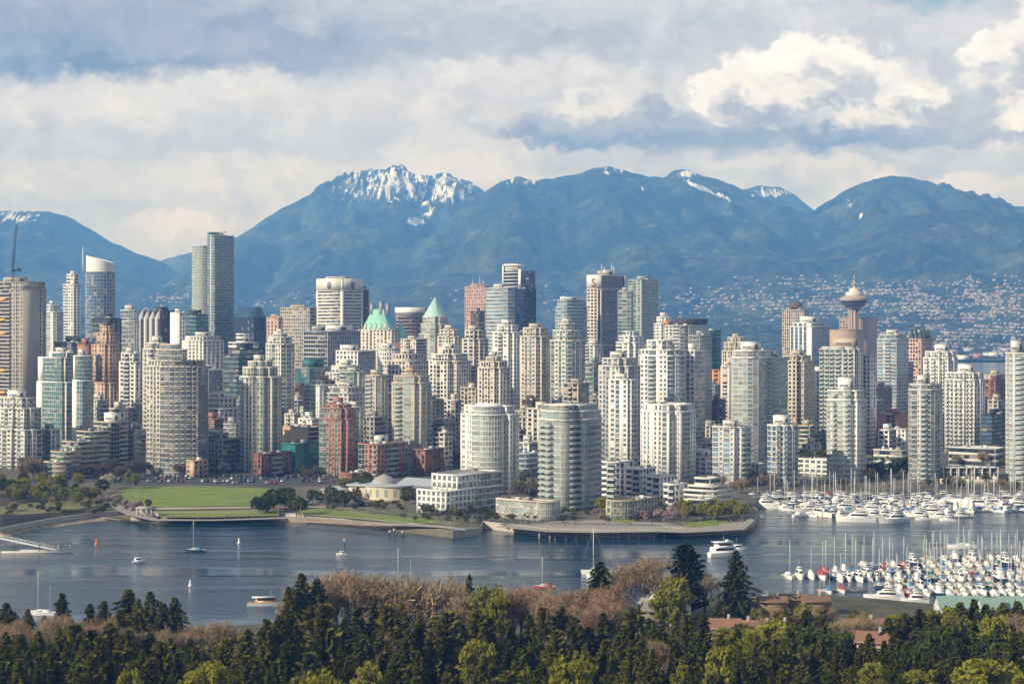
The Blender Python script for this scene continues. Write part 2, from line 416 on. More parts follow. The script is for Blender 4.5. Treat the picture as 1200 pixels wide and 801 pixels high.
def make_city_land():
    # columns follow the shoreline, rows run inland
    xs = np.array([p[0] for p in SH]); ys = np.array([p[1] for p in SH])
    # resample by arc length
    seg = np.concatenate([[0], np.cumsum(np.hypot(np.diff(xs), np.diff(ys)))])
    s = np.unique(np.concatenate([seg, np.linspace(0, seg[-1], 160)]))
    bx = np.interp(s, seg, xs); by = np.interp(s, seg, ys)
    far = [1000, 1050, 1150, 1300, 1500, 1800, 2100, 2500, 2950]
    rowsx, rowsy, rowsz = [], [], []
    pxs = bx / by * F + CX; bf = np.interp(pxs, [440, 520, 900, 930], [1, 0, 0, .0])     # beach below the wall on the left
    for off, z0_, zb_ in ((0, -2, -2), (.3, 3.1, -.3), (.6 , 3.2, -.2)):
        rowsx.append(bx * (1 + off / by)); rowsy.append(by + off); rowsz.append(z0_ * (1 - bf) + zb_ * bf)
    for off, z0_, zb_ in ((9, 3.25, 1.5), (9.4, 3.26, 3.2)):
        o_ = np.where(bf > .02, off, off * .15)
        rowsx.append(bx * (1 + o_ / by)); rowsy.append(by + o_); rowsz.append(z0_ * (1 - bf) + zb_ * bf)
    SHROWS.extend([np.array(rowsx), np.array(rowsy), np.array(rowsz), bf, pxs])
    # a monotone bearing for the inland rows
    mono = np.maximum.accumulate(bx / by + np.linspace(0, 1e-4, len(bx)))
    for D in far:
        rowsx.append(mono * D); rowsy.append(np.full_like(bx, D)); rowsz.append(np.full_like(bx, ground(D)))
    rowsx.append(mono * 2960); rowsy.append(np.full_like(bx, 2960)); rowsz.append(np.full_like(bx, -3))
    o = grid_mesh('ground', np.array(rowsx), np.array(rowsy), np.array(rowsz), soil_mat(), smooth=False)
make_city_land()

# near bank under the wood, with the hill up to the viewpoint
NEAR = [(-700,735),(0,740),(200,742),(300,735),(600,722),(760,705),(880,698),(1000,703),(1100,712),(1200,716),(1500,724),(1900,730)]
def near_shore(x_over_y):
    px = np.array([p[0] for p in NEAR]); py = np.array([p[1] for p in NEAR])
    return F * HC / (np.interp(x_over_y * F + CX, px, py) - HY)
def near_ground(x, y):
    d = near_shore(x / y) - y
    return np.interp(d, [-6, -2, 0, 4, 60, 170, 260, 330, 460], [-2.5, -1, 0.2, 2.0, 3.5, 6.0, 9.0, 16, 40])
def make_near_land():
    u = np.linspace(-0.75, 0.75, 220); ds = np.array([-8, -2, 0, 4, 15, 30, 60, 90, 120, 170, 250, 330, 460])
    U_, D_ = np.meshgrid(u, ds)
    Y_ = near_shore(U_) - D_; X_ = U_ * Y_
    Z_ = near_ground(X_, Y_) + (fbm(X_ * .03, Y_ * .03, 4, 5) - .5) * 2.0 * (D_ > 10)
    m, t, b = base_mat('woodland_floor')
    co = t.new('ShaderNodeTexCoord').outputs['Object']
    n = t.noise(co, 0.08, 6, 0.65)
    t.put(b.inputs['Base Color'], t.mix(t.step(n, 0.35, 0.65), (0.035, 0.045, 0.018), (0.10, 0.085, 0.05))); b.inputs['Roughness'].default_value = 0.95
    grid_mesh('terrain', X_[::-1], Y_[::-1], Z_[::-1], m)
make_near_land()

# ---- mountains across the inlet: one height field
RANGES = [  # (distance, half width of the front slope, [(px, py) of the crest])
 (11800, 4600, [(-700,262),(-300,250),(-60,252),(0,248),(30,247),(60,248),(80,254),(100,265),(130,283),(160,296),(188,306),(215,322),(245,342),(280,372),(300,376)]),
 (14200, 2400, [(60,345),(140,318),(195,303),(225,295),(260,286),(310,280),(360,290),(420,320),(520,372)]),
 (12200, 4600, [(150,376),(190,352),(222,322),(245,301),(275,281),(300,263),(330,244),(360,229),(385,213),(402,207),(420,206),(440,199),(452,203),(468,196),(482,201),(500,207),(520,206),(540,210),(555,218),(575,235),(620,300),(680,376)]),
 (10600, 4200, [(380,376),(450,330),(500,282),(540,243),(570,224),(588,213),(605,206),(628,211),(650,209),(680,203),(700,197),(715,195),(735,201),(760,208),(780,207),(790,200),(806,198),(825,206),(850,214),(880,226),(910,240),(950,256),(1000,290),(1080,376)]),
 (12600, 3500, [(780,376),(840,250),(870,222),(890,217),(912,218),(930,226),(946,240),(975,262),(1050,376)]),
 (10000, 4300, [(840,376),(890,300),(930,262),(960,242),(985,226),(1012,213),(1040,206),(1064,207),(1085,213),(1100,222),(1130,232),(1160,239),(1200,243),(1300,252),(1500,262),(1900,300)]),
 (8200, 3000, [(620,376),(700,352),(770,330),(830,306),(880,296),(930,303),(990,285),(1040,258),(1085,248),(1130,246),(1200,250),(1300,248),(1500,256),(1900,300)]),
]
def mountain_height(Xg, Yg, detail=True):
    z = np.interp(Yg, [4300, 4700, 5600, 7000, 9000, 12000], [-4, 3, 45, 120, 160, 200])
    z = z + (fbm(Xg * .0009, Yg * .0009, 4, 3) - .5) * 120 * np.clip((Yg - 4700) / 1500, 0, 1)
    for k, (D, W, pr) in enumerate(RANGES):
        px = CX + F * Xg / D
        py = np.interp(px, [p[0] for p in pr], [p[1] for p in pr])
        h = np.maximum((HY - py) / F * D + HC, 0)
        wob = (fbm(Xg * .0011 + 9 * k, Yg * .0004, 4, 20 + k, True) - .55)
        t_ = np.abs(D - Yg) / np.where(Yg < D, W, W * .8)
        t2 = np.clip(t_ + wob * .42 * np.clip(t_ * 4, 0, 1) * np.clip(h / 500, 0, 1), 0, 1)
        prof = np.where(t_ < 1, (1 - t2) ** 1.15, 0)
        gul = (fbm(Xg * .0035, Yg * .0016, 5, 40 + k, True) - .55) * 240 * np.clip(t_ * 6, 0, 1) * (1 - np.clip(t_, 0, 1))
        if k == 2: gul = gul + (fbm(Xg * .008, Yg * .003, 4, 77, True) - .6) * 230 * np.exp(-((t_ - .10) / .12) ** 2) * (np.abs(px - 480) < 110)
        z = np.maximum(z, np.where(h > 60, h * prof + gul * np.clip(h / 700, 0, 1), -50))
    return z
def make_mountains():
    xs = np.linspace(-7200, 7200, 620)
    ys = np.concatenate([np.linspace(4250, 7000, 70), np.linspace(7030, 12700, 290), np.linspace(12760, 14800, 24)])
    sp = xs[None, :] * (0.45 + 0.55 * ys[:, None] / 12500)       # fan: denser near
    Xg = sp; Yg = np.repeat(ys[:, None], len(xs), 1)
    Zg = mountain_height(Xg, Yg) + (fbm(Xg * .02, Yg * .02, 3, 8) - .5) * 22 * np.clip((Yg - 4900) / 800, 0, 1)
    # snow where the photograph has it: the gullied peak, two ski runs, the far shoulder
    px = CX + F * Xg / Yg; py = HY - (Zg - HC) / Yg * F
    bl = lambda cx, cy, rx, ry: np.clip(1.35 - np.hypot((px - cx) / rx, (py - cy) / ry), 0, 1)
    bl2 = lambda cx, cy, rx, ry: np.clip(1.5 - 1.1 * np.hypot((px - cx) / rx, (py - cy) / ry), 0, 1)
    snow = np.maximum.reduce([.92 * bl2(470, 214, 78, 30), .80 * bl2(415, 222, 28, 22), .85 * bl2(520, 222, 46, 26), 1.25 * bl2(488, 259, 13, 7.5), .9 * bl2(500, 245, 10, 18),
        1.25 * bl2(803, 204, 13, 6), .95 * bl2(905, 225, 30, 9), .7 * bl2(752, 221, 15, 5), .78 * bl2(612, 211, 28, 9), .85 * bl2(20, 252, 42, 12), .74 * bl2(716, 200, 24, 7), .72 * bl2(995, 238, 8, 9), .68 * bl2(1010, 250, 18, 6)])
    tt = np.clip((px - 800) / 56, 0, 1); run = np.clip(1.7 - np.abs(py - (211 + 24 * tt)) / 3.0, 0, 1.2) * (px > 798) * (px < 858); snow = np.maximum(snow, run)
    town = np.clip((px - 560) / 260, 0.25, 1) * np.clip((py - 318) / 25, 0, 1)
    m, t, b = base_mat('forested_mountain')
    co = t.new('ShaderNodeTexCoord').outputs['Object']
    n = t.noise(co, 0.0022, 7, 0.62); n2 = t.noise(t.vm('MULTIPLY', co, (1, .5, 1)), 0.03, 5, 0.7); n3 = t.noise(co, 0.006, 5, 0.6)
    c = t.mix(t.step(n, 0.38, 0.64), (0.014, 0.026, 0.024), (0.046, 0.064, 0.036))
    c = t.mix(t.step(n3, 0.52, 0.64, 0, .6), c, (0.095, 0.105, 0.055))
    n5 = t.noise(t.vm('MULTIPLY', co, (.004, .0015, .003)), 1.0, 6, .7)
    n6 = t.noise(co, .085, 3, .7)
    f = t.m('MULTIPLY', t.m('MULTIPLY', t.lin(n2, .3, .7, .35, 1.7), t.lin(n6, .3, .7, .5, 1.5)), t.lin(n5, .3, .7, .45, 1.55)); c = t.mix(1.0, c, t.xyz(f, f, f), 'MULTIPLY')
    ta = t.new('ShaderNodeAttribute', attribute_name='town').outputs['Fac']
    n4 = t.noise(co, 0.018, 4, 0.7)
    c = t.mix(t.m('MULTIPLY', ta, t.step(n4, 0.52, 0.66, 0, 0.35)), c, (0.26, 0.24, 0.22))
    sa = t.new('ShaderNodeAttribute', attribute_name='snow').outputs['Fac']
    # snow lies in the gullies: streaks run down the slope, broken by rock and trees
    st1 = t.noise(t.vm('MULTIPLY', co, (.026, .003, .0042)), 1.0, 7, .72, .8); st2 = t.noise(co, .012, 5, .75)
    sn = t.m('ADD', sa, t.m('ADD', t.m('MULTIPLY_ADD', st1, 3.4, -1.8), t.m('MULTIPLY_ADD', st2, 1.2, -.6)))
    c = t.mix(t.m('MULTIPLY', t.step(sn, 0.76, 0.96), t.step(sa, .05, .3)), c, (0.80, 0.83, 0.88))
    t.put(b.inputs['Base Color'], c); b.inputs['Roughness'].default_value = 1.0; b.inputs['Specular IOR Level'].default_value = 0.0
    bp = t.new('ShaderNodeBump'); bp.inputs['Strength'].default_value = 1.0; bp.inputs['Distance'].default_value = 17
    t.put(bp.inputs['Height'], n2); t.l.new(bp.outputs[0], b.inputs['Normal'])
    grid_mesh('mountains', Xg, Yg, Zg, m, attrs={'snow': np.clip(snow, 0, 2), 'town': town})
make_mountains()
make_haze()
# ------------------------------------------------------------------ buildings: generator
TH = R(38)                      # the downtown street grid: lit fronts face left of the viewer, shaded flanks right
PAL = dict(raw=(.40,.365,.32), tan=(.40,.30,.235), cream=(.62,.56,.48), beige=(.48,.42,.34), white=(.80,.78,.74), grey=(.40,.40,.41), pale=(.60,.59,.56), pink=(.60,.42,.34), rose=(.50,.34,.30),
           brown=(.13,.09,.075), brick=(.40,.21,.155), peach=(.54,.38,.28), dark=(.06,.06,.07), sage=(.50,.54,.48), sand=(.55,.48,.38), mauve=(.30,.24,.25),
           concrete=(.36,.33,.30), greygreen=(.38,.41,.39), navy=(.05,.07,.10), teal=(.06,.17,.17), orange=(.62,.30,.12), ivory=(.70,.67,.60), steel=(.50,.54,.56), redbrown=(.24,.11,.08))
GL = dict(dk=((.030,.042,.050),.22), gr=((.09,.135,.125),.28), pg=((.28,.32,.305),.35), bl=((.07,.12,.17),.18), nv=((.012,.026,.050),.05), gy=((.12,.14,.15),.25),
          tl=((.07,.15,.15),.22), br=((.045,.028,.022),.06), sk=((.17,.25,.30),.15), mint=((.26,.31,.285),.32), cyan=((.03,.17,.19),.05))
def wallm(k): return wall_mat(PAL[k], 0.8, k + '_facade')
def glassm(k): return glass_mat(GL[k][0], GL[k][1], tilt=0.07)
ROOF = wall_mat((.30,.29,.28), .95, 'roof_gravel'); ROOFD = wall_mat((.10,.10,.10), .9, 'dark_roof_membrane'); ROOFL = wall_mat((.58,.57,.55), .9, 'pale_roof_membrane')
GUARD = plain_mat('balcony_glass', (.40,.46,.44), 0.12); GROOF = plain_mat('planted_roof', (.10,.13,.035), .95, 0, .4, .4)
METAL = plain_mat('white_metal', (.75,.75,.74), .45); DKMETAL = plain_mat('dark_metal', (.05,.05,.055), .5); COPPER = plain_mat('green_copper', (.27,.56,.44), .6, 0, .3, .18)

def parse(s):
    out = []; i = 0
    while i < len(s):
        c = s[i]; i += 1; plus = 0
        if i < len(s) and s[i] == '+': plus = 1; i += 1
        j = i
        while i < len(s) and (s[i].isdigit() or s[i] == '.'): i += 1
        out.append((c, plus, float(s[j:i] or 1)))
    tot = sum(k[2] for k in out); a = 0; res = []
    for c, p, w in out: res.append((c, p, a / tot, (a + w) / tot)); a += w
    return res
class Seg:
    def __init__(s, p, q):
        s.p = p; dx, dy = q[0] - p[0], q[1] - p[1]; s.L = math.hypot(dx, dy)
        s.t = (dx / s.L, dy / s.L); s.n = (s.t[1], -s.t[0])
    def pt(s, a, o, z): return (s.p[0] + s.t[0] * a + s.n[0] * o, s.p[1] + s.t[1] * a + s.n[1] * o, z)
    def box(s, mb, a, b, o0, o1, z0, z1, mi=0):
        P = [s.pt(a,o1,z0), s.pt(b,o1,z0), s.pt(b,o0,z0), s.pt(a,o0,z0), s.pt(a,o1,z1), s.pt(b,o1,z1), s.pt(b,o0,z1), s.pt(a,o0,z1)]
        mb.faces(P, [(0,1,5,4),(1,2,6,5),(3,0,4,7),(4,5,6,7),(3,2,1,0)], mi)
def shape(kind, w, d, a=0.0, b=0.0):
    """plan of a building: list of (p, q, role), counter-clockwise, centre at 0"""
    x0, x1, y0, y1 = -w / 2, w / 2, -d / 2, d / 2
    if kind == 'R': P = [((x0,y0),'f'),((x1,y0),'s'),((x1,y1),'b'),((x0,y1),'l')]
    elif kind == 'C':      # corners cut
        c = a or min(w, d) * .2
        P = [((x0+c,y0),'f'),((x1-c,y0),'c'),((x1,y0+c),'s'),((x1,y1-c),'c'),((x1-c,y1),'b'),((x0+c,y1),'c'),((x0,y1-c),'l'),((x0,y0+c),'c')]
    elif kind == 'N':      # near corner notched
        c = a or min(w, d) * .22
        P = [((x0,y0),'f'),((x1-c,y0),'s'),((x1-c,y0+c),'f'),((x1,y0+c),'s'),((x1,y1),'b'),((x0,y1),'l')]
    elif kind == 'M':      # notched on three corners
        c = a or min(w, d) * .18
        P = [((x0,y0+c),'f'),((x0+c,y0+c),'l'),((x0+c,y0),'f'),((x1-c,y0),'s'),((x1-c,y0+c),'f'),((x1,y0+c),'s'),((x1,y1-c),'b'),((x1-c,y1-c),'s'),((x1-c,y1),'b'),((x0,y1),'l')]
    elif kind == 'T':      # centre bay stands out on front and flank
        e = a or 2.5
        P = [((x0,y0+e),'f'),((x0+w*.3,y0+e),'l'),((x0+w*.3,y0),'F'),((x1-e-w*.28,y0),'s'),((x1-e-w*.28,y0+e),'f'),((x1-e,y0+e),'s'),
             ((x1-e,y0+e+d*.25),'f'),((x1,y0+e+d*.25),'S'),((x1,y1-d*.25),'b'),((x1-e,y1-d*.25),'s'),((x1-e,y1),'b'),((x0,y1),'l')]
    elif kind == 'B':      # front bowed outwards
        h = a or w * .15; n = 10; r = (w * w / 4 + h * h) / (2 * h); P = []
        al = math.asin(min(1, w / 2 / r))
        for k in range(n):
            an = -al + 2 * al * k / n; P.append(((r * math.sin(an), y0 + h - (r * math.cos(an) - (r - h)) ), 'c'))
        P += [((x1, y0 + h), 's'), ((x1, y1), 'b'), ((x0, y1), 'l')]
    elif kind == 'Q':      # near corner rounded
        r = a or min(w, d) * .5; n = 9; P = [((x0, y0), 'f')]
        for k in range(n):
            an = math.pi / 2 * k / n; P.append(((x1 - r + r * math.sin(an), y0 + r - r * math.cos(an)), 'c'))
        P += [((x1, y0 + r), 's'), ((x1, y1), 'b'), ((x0, y1), 'l')]
    elif kind == 'W':      # recessed wing, forward bay, rounded near corner, stepped flank
        r = a or 7; n = 8; st_ = 2.6
        P = [((x0, y0 + st_), 'f'), ((x0 + w * .30, y0 + st_), 'l'), ((x0 + w * .30, y0), 'F')]
        for k in range(n):
            an = math.pi / 2 * k / n; P.append(((x1 - st_ - r + r * math.sin(an), y0 + r - r * math.cos(an)), 'c'))
        P += [((x1 - st_, y0 + r), 's'), ((x1 - st_, y0 + r + (d - r) * .3), 'f'), ((x1, y0 + r + (d - r) * .3), 'S'), ((x1, y1), 'b'), ((x0, y1), 'l')]
    elif kind == 'E':
        n = 28; P = []
        for k in range(n):
            an = 2 * math.pi * (k + .5) / n - math.pi; P.append(((w / 2 * math.cos(an), d / 2 * math.sin(an)), 'c'))
    pts = [p[0] for p in P]; n = len(P)
    return [(pts[i], pts[(i + 1) % n], P[i][1]) for i in range(n)]
RV = random.Random(7)
BLD = {}
def facade(mbs, root, sg, z0, z1, fh, spec, st, near, ext, uv0):
    nf = max(1, round((z1 - z0) / fh)); h = (z1 - z0) / nf
    W = mbs['wall']; G = mbs['glazing']
    for (c, plus, fa, fb) in parse(spec):
        a, b = fa * sg.L, fb * sg.L; e = 1.1 if plus else 0.0
        bay = st['bay']; nb = max(1, round((b - a) / bay)); bw = (b - a) / nb
        ea = ext if fa == 0 else 0; eb = ext if fb == 1 else 0
        if plus: sg.box(W, a, b, 0, e - .03, z0, z1, 0)
        if c != 'W':
            G.poly([sg.pt(a, e, z0), sg.pt(b, e, z0), sg.pt(b, e, z1), sg.pt(a, e, z1)], 0 if c != 'D' else 1,
                   [(uv0, 0), (uv0 + nb, 0), (uv0 + nb, nf), (uv0, nf)]); uv0 += nb
        if c == 'W': sg.box(W, a - ea * .30, b + eb * .30, 0, .30, z0, z1, 0)
        elif c in 'GD':
            sp = st['slab']
            for i in range(nf): sg.box(W, a - ea * .07, b + eb * .07, e, e + .07, z0 + i * h, z0 + i * h + sp, 1)
            for k in range(nb + 1):
                x = a + k * bw; sg.box(W, x - .07, x + .07, e, e + .13, z0, z1, 1)
        elif c == 'P':
            pat = st['pat']; runs = []
            for k in range(nb):
                g = pat[k % len(pat)] if nb > 2 else 'p'
                if runs and runs[-1][0] == g: runs[-1][2] = k + 1
                else: runs.append([g, k, k + 1])
            for g, k0, k1 in runs:
                xa, xb = a + k0 * bw - (ea * .2 if k0 == 0 else 0), a + k1 * bw + (eb * .2 if k1 == nb else 0)
                sp_ = {'p': h * st['span'], 'g': st['slab'], 'b': h * .3}[g]
                for i in range(nf):
                    sg.box(W, xa, xb, e, e + (.2 if g != 'g' else .1), z0 + i * h, z0 + i * h + sp_, 0 if g == 'p' else 1)
                    if g == 'b' and i: sg.box(W, xa + .2, xb - .2, e + .2, e + 1.0, z0 + i * h - .1, z0 + i * h + .14, 1); sg.box(W, xa + .2, xb - .2, e + .9, e + 1.0, z0 + i * h + .15, z0 + i * h + 1.0, 1)
            pw = bw * st['pier']
            for g, k0, k1 in runs:
                if g != 'p' or nf * nb > 1500: continue
                for k in range(k0, k1):
                    for i in range(nf):
                        if RV.random() < .085: sg.box(W, a + k * bw + pw / 2 + .01, a + (k + 1) * bw - pw / 2 - .01, e, e + .12, z0 + i * h + h * st['span'] + .01, z0 + (i + 1) * h - .01, RV.choice([0, 1]))
            for k in range(nb + 1):
                x0_, x1_ = max(a, a + k * bw - pw / 2), min(b, a + k * bw + pw / 2)
                if k == 0: x0_ -= ea * .26
                if k == nb: x1_ += eb * .26
                sg.box(W, x0_, x1_, e, e + .26, z0, z1, 0)
        elif c == 'V':     # tall fins, dark glass between
            for k in range(nb + 1):
                x = a + k * bw; sg.box(W, max(a, x - bw * .16), min(b, x + bw * .16), e, e + .4, z0, z1, 0)
            for i in range(nf): sg.box(W, a, b, e, e + .05, z0 + i * h, z0 + i * h + .5, 1)
        elif c == 'R':
            for i in range(nf): sg.box(W, a - ea * .2, b + eb * .2, e, e + .2, z0 + i * h, z0 + i * h + h * st['rib'], 0)
            sg.box(W, b - .35, b - .05, e, e + .12, z0, z1, 0)
        elif c == 'B':
            dep = st['bdep']; m = MB()
            sg.box(m, a + .1, b - .1, 0.02, dep, -.10, .14, 0)
            sg.box(m, a + .15, b - .15, dep - .09, dep - .03, .14, 1.15, 1)
            for (u, v) in ((a + .15, a + .21), (b - .21, b - .15)): sg.box(m, u, v, .05, dep - .09, .14, 1.15, 1)
            mats = [st['trim'], st['guard']]
            if near:
                me = m.mesh('balcony', mats)
                for i in range(1, nf):
                    o = bpy.data.objects.new('balcony', me); col.objects.link(o); o.parent = root; o.location = (0, 0, z0 + i * h)
            else:
                big = MB()
                for i in range(1, nf):
                    for f_, k_ in zip(m.f, m.mi): big.poly([(m.v[q][0], m.v[q][1], m.v[q][2] + z0 + i * h) for q in f_], k_)
                sg.box(big, a + .02, a + .09, .02, dep - .1, z0 + h * .8, z1 - h * .2, 0)
                if big.f: big.build('balcony_stack', mats, root)
            for i in range(nf): sg.box(W, a, b, 0, .05, z0 + i * h, z0 + i * h + .35, 1)
    return uv0
NB = [0]
def tower(px0, px1, split, py, D, wall, glass, f, s, label, name='apartment_tower', cat='tower', shp=None, a=0, c=None, tiers=None, fh=2.95, bay=None,
          slab=.5, span=.42, pier=.42, rib=.42, trim=None, guard=None, near=None, pent='auto', base=None, th=None, roof=None, bdep=1.5, glass2=None, units=3, par=1.0, group=None, f2=None, s2=None):
    th = TH if th is None else th
    u0, u1 = (px0 - CX) / F, (px1 - CX) / F
    Xc = (px0 + (px1 - px0) * split - CX) / F * D
    w = (Xc - u0 * D) / (math.cos(th) + u0 * math.sin(th)); d = (u1 * D - Xc) / (math.sin(th) - u1 * math.cos(th))
    w = max(w, 4); d = max(d, 4); d = min(d, 2.6 * w + 10)
    # the near corner is C; the base centre lies half a front to the left and half a flank behind
    cx = Xc - w / 2 * math.cos(th) + d / 2 * math.sin(th); cy = D + w / 2 * math.sin(th) + d / 2 * math.cos(th)
    gz = (ground(D) if base is None else base) - 1.0
    if shp is None: shp = RV.choice(['N','M','T','N','M','R','C']) if name == 'apartment_tower' and min(w, d) > 9 else 'R'
    if shp == 'T' and not a: a = min(2.5, w * .12, d * .12)
    root = empty(name, (cx, cy, gz), -th, label, cat, group)
    zt = Z(py, D) - gz
    near = D < 1115 if near is None else near
    if span == .42: span = RV.uniform(.32, .52)
    if pier == .42: pier = RV.uniform(.26, .55)
    if bay is None: bay = (3.4 if D < 1300 else 4.2) * RV.uniform(.8, 1.3)
    st = dict(bay=bay or (3.4 if D < 1300 else 4.2), slab=slab, span=span, pier=pier, rib=rib, trim=wallm(trim or wall), guard=GUARD if guard is None else wallm(guard), bdep=bdep, pat=RV.choice(['p','ppg','pgp','pg','pbp','ppb','pgb','pppg']) if fh < 3.5 else RV.choice(['p','p','pppg']))
    mbs = dict(wall=MB(), glazing=MB(), roof=MB())
    # tiers: (py of its top, scale x, scale y, shift x, shift y), lowest first; the last one reaches py
    tl = [(None, 1, 1, 0, 0)] if not tiers else tiers
    zb = 0; uv0 = 0; rm = 0
    c = c or 'G'
    for k, t_ in enumerate(tl):
        z1 = zt if t_[0] is None else Z(t_[0], D) - gz
        sxx, syy = t_[1], t_[2]; ox = t_[3] * w if len(t_) > 3 else 0; oy = t_[4] * d if len(t_) > 4 else 0
        kind = t_[5] if len(t_) > 5 else shp
        poly = shape(kind, w * sxx, d * syy, a * min(sxx, syy))
        poly = [((p[0] + ox, p[1] + oy), (q[0] + ox, q[1] + oy), r) for p, q, r in poly]
        for (p, q, r) in poly:
            sg = Seg(p, q)
            sp = {'f': f, 'F': f2 or f, 's': s, 'S': s2 or s, 'c': c, 'b': 'R', 'l': 'R'}[r]
            if sg.L < 3.2 and len(sp) > 2: sp = 'P' if sg.L > 1.5 else 'W'
            uv0 = facade(mbs, root, sg, zb, z1, fh, sp, st, near, 1 if r in 'fFb' else 0, uv0)
            if par: sg.box(mbs['wall'], -.33 if r in 'fFbc' else .0, sg.L + (.33 if r in 'fFbc' else 0), -.25, .33, z1 + .004, z1 + par, 0)
        pl = [p for p, q, r in poly]
        rm_ = MB(); rm_.poly([(x, y, z1 + .1) for x, y in pl], 0); rm_.build('roof', [roof or (ROOF, ROOFL, ROOFD)[NB[0] % 3 if D > 950 else 0]], root)
        zb = z1; last = (w * sxx, d * syy, ox, oy)
    wm = wallm(wall); gm = glassm(glass)
    mbs['wall'].build('wall', [wm, st['trim']], root)
    mbs['glazing'].build('glazing', [gm, glassm(glass2 or glass)], root)
    NB[0] += 1
    lw, ld, lx, ly = last; rr = random.Random(NB[0] * 17 + 3)
    if pent == 'auto': pent = [(rr.uniform(.2,.32), rr.uniform(.6,.8), rr.uniform(.2,.35), rr.uniform(.6,.8), rr.uniform(3.2,5), wall)]
    for (fx0, fx1, fy0, fy1, hh, mm) in pent or []:
        m = MB(); x0, x1, y0, y1 = lx + lw * (fx0 - .5), lx + lw * (fx1 - .5), ly + ld * (fy0 - .5), ly + ld * (fy1 - .5)
        m.box(x0, x1, y0, y1, zt + .1, zt + hh, 0)
        m.box(x0 - .2, x1 + .2, y0 - .2, y1 + .2, zt + hh, zt + hh + .35, 0)
        # louvred band
        for q in range(3): m.box(x0 + (x1 - x0) * .15, x0 + (x1 - x0) * .85, y0 - .06, y0 - .003, zt + hh * .35 + q * .5, zt + hh * .35 + q * .5 + .3, 1)
        m.box(x1 + .003, x1 + .06, y0 + (y1 - y0) * .3, y0 + (y1 - y0) * .6, zt + hh * .3, zt + hh * .75, 1)
        m.build('penthouse', [wallm(mm), DKMETAL], root)
    for k in range(units):
        m = MB(); x = lx + lw * rr.uniform(-.4, .36); y = ly + ld * rr.uniform(-.42, .36); sx_, sy_, sz_ = rr.uniform(1.2, 3), rr.uniform(1.2, 3), rr.uniform(1, 2.4)
        m.box(x, x + sx_, y, y + sy_, zt + .1, zt + sz_, 0)
        if rr.random() < .4: m.tube((x + sx_ / 2, y + sy_ / 2, zt + sz_), (x + sx_ / 2, y + sy_ / 2, zt + sz_ + rr.uniform(2, 5)), .09, .05, 5, 0)
        m.build('roof_unit', plain_mat('roof_plant', rr.choice([(.5,.5,.5), (.3,.3,.3), (.65,.64,.6)]), .6), root)
    return dict(root=root, w=w, d=d, zt=zt, gz=gz, cx=cx, cy=cy, D=D, wm=wm, gm=gm)
# ------------------------------------------------------------------ buildings: far row (business district)
OF = dict(name='office_tower', fh=3.8, cat='office tower')
b_white_l = tower(74,94,.6,322,1700,'white','gy','R1P1','P1','narrow white tower with balconies left of the dark blue curved tower', tiers=[(334,1,1),(322,.7,.7,.1,.0)])
tower(52,76,.5,358,1650,'white','pg','G2P1','G1','low pale green and white tower behind the left glass towers', tiers=[(366,1,1),(358,.6,.8,-.2,0)])
b_curve = tower(93,142,.5,318,1750,'steel','bl','G','G','dark blue curved glass tower with white sloping crown', shp='E', c='G', fh=3.6, bay=3.2, slab=.25, name='glass_tower', pent=None, units=0, par=0, trim='steel')
tower(141,163,.72,364,1500,'pale','gy','G1','P1','grey gridded office block right of the curved blue tower', tiers=[(377,1,1),(364,.96,.96,0,0)], **OF)
b_bronze = tower(162,214,.5,365,1560,'dark','br','V1W.3V1','V1','dark bronze office block with pale slanted vertical fins', glass2='br', trim='brown', tiers=[(375,1,1),(365,.8,.8,.05,0)], **OF)
tower(200,217,.6,367,1500,'white','dk','W1','P1','plain white slab end wall beside the bronze office block', span=.5, **OF)
tower(213,244,.55,369,1620,'dark','tl','R1','G1','low dark teal office block at the foot of the tallest glass tower', rib=.3, **OF)
b_tall = tower(225,247,.62,289,1960,'greygreen','mint','G3P1','G1','shorter curved teal glass wing of the tallest tower', shp='Q', a=8, c='G', fh=3.2, bay=2.6, slab=.75, trim='sage', pent=None, name='glass_tower')
b_tall2 = tower(243,274,.27,276,1940,'steel','gr','G1W.4G1','G1','tallest green glass tower with cradle on its roof', fh=3.2, bay=2.6, slab=.6, trim='greygreen', pent=None, name='glass_tower', glass2='sk')
b_navyroof = tower(274,311,.62,372,1920,'navy','nv','V1','V1','dark navy office block with pitched blue roof', pent=None, units=0, par=.5, **OF)
tower(313,331,.7,373,1780,'peach','dk','P1','P1','small peach office block left of the beige gridded block', span=.5, **OF)
tower(329,371,.80,361,1820,'beige','dk','P1','R1','beige office block with even window grid and dark right flank', span=.4, pier=.34, bay=3, **OF)
b_band = tower(371,425,.56,327,1900,'ivory','dk','W.3R4W.3','W.3R4W.3','tall cream office tower with horizontal bands and round emblems', tiers=[(341,1,1),(327,.998,.998)], rib=.55, pent=[(.2,.8,.2,.8,3,'cream')], units=1, **OF)
tower(421,432,.2,340,1960,'brown','dk','V1','V1','narrow dark tower tight behind the cream banded tower', **OF)
tower(356,422,.42,389,1500,'grey','dk','G1','V1','wide grey gridded office with white fins on its right half', trim='pale', bay=3.0, slab=.9, pent=[(.05,.3,.2,.6,5,'grey'),(.5,.95,.3,.8,6,'white')], **OF)
tower(268,302,.5,397,1480,'white','dk','R1','P1','low white office block with stepped roof below the navy block', rib=.5, tiers=[(402,1,1),(392,.55,.6,.1,0)], **OF)
b_hotel = tower(420,466,.84,387,1800,'cream','dk','P1','P1','grand old hotel with steep green copper roof', name='hotel', cat='hotel', fh=3.6, span=.5, pier=.5, pent=None, units=0)
b_mauve = tower(464,506,.44,372,1860,'mauve','br','R1','R1','purple brown office block with broad white top band', rib=.45, pent=None, units=2, **OF)
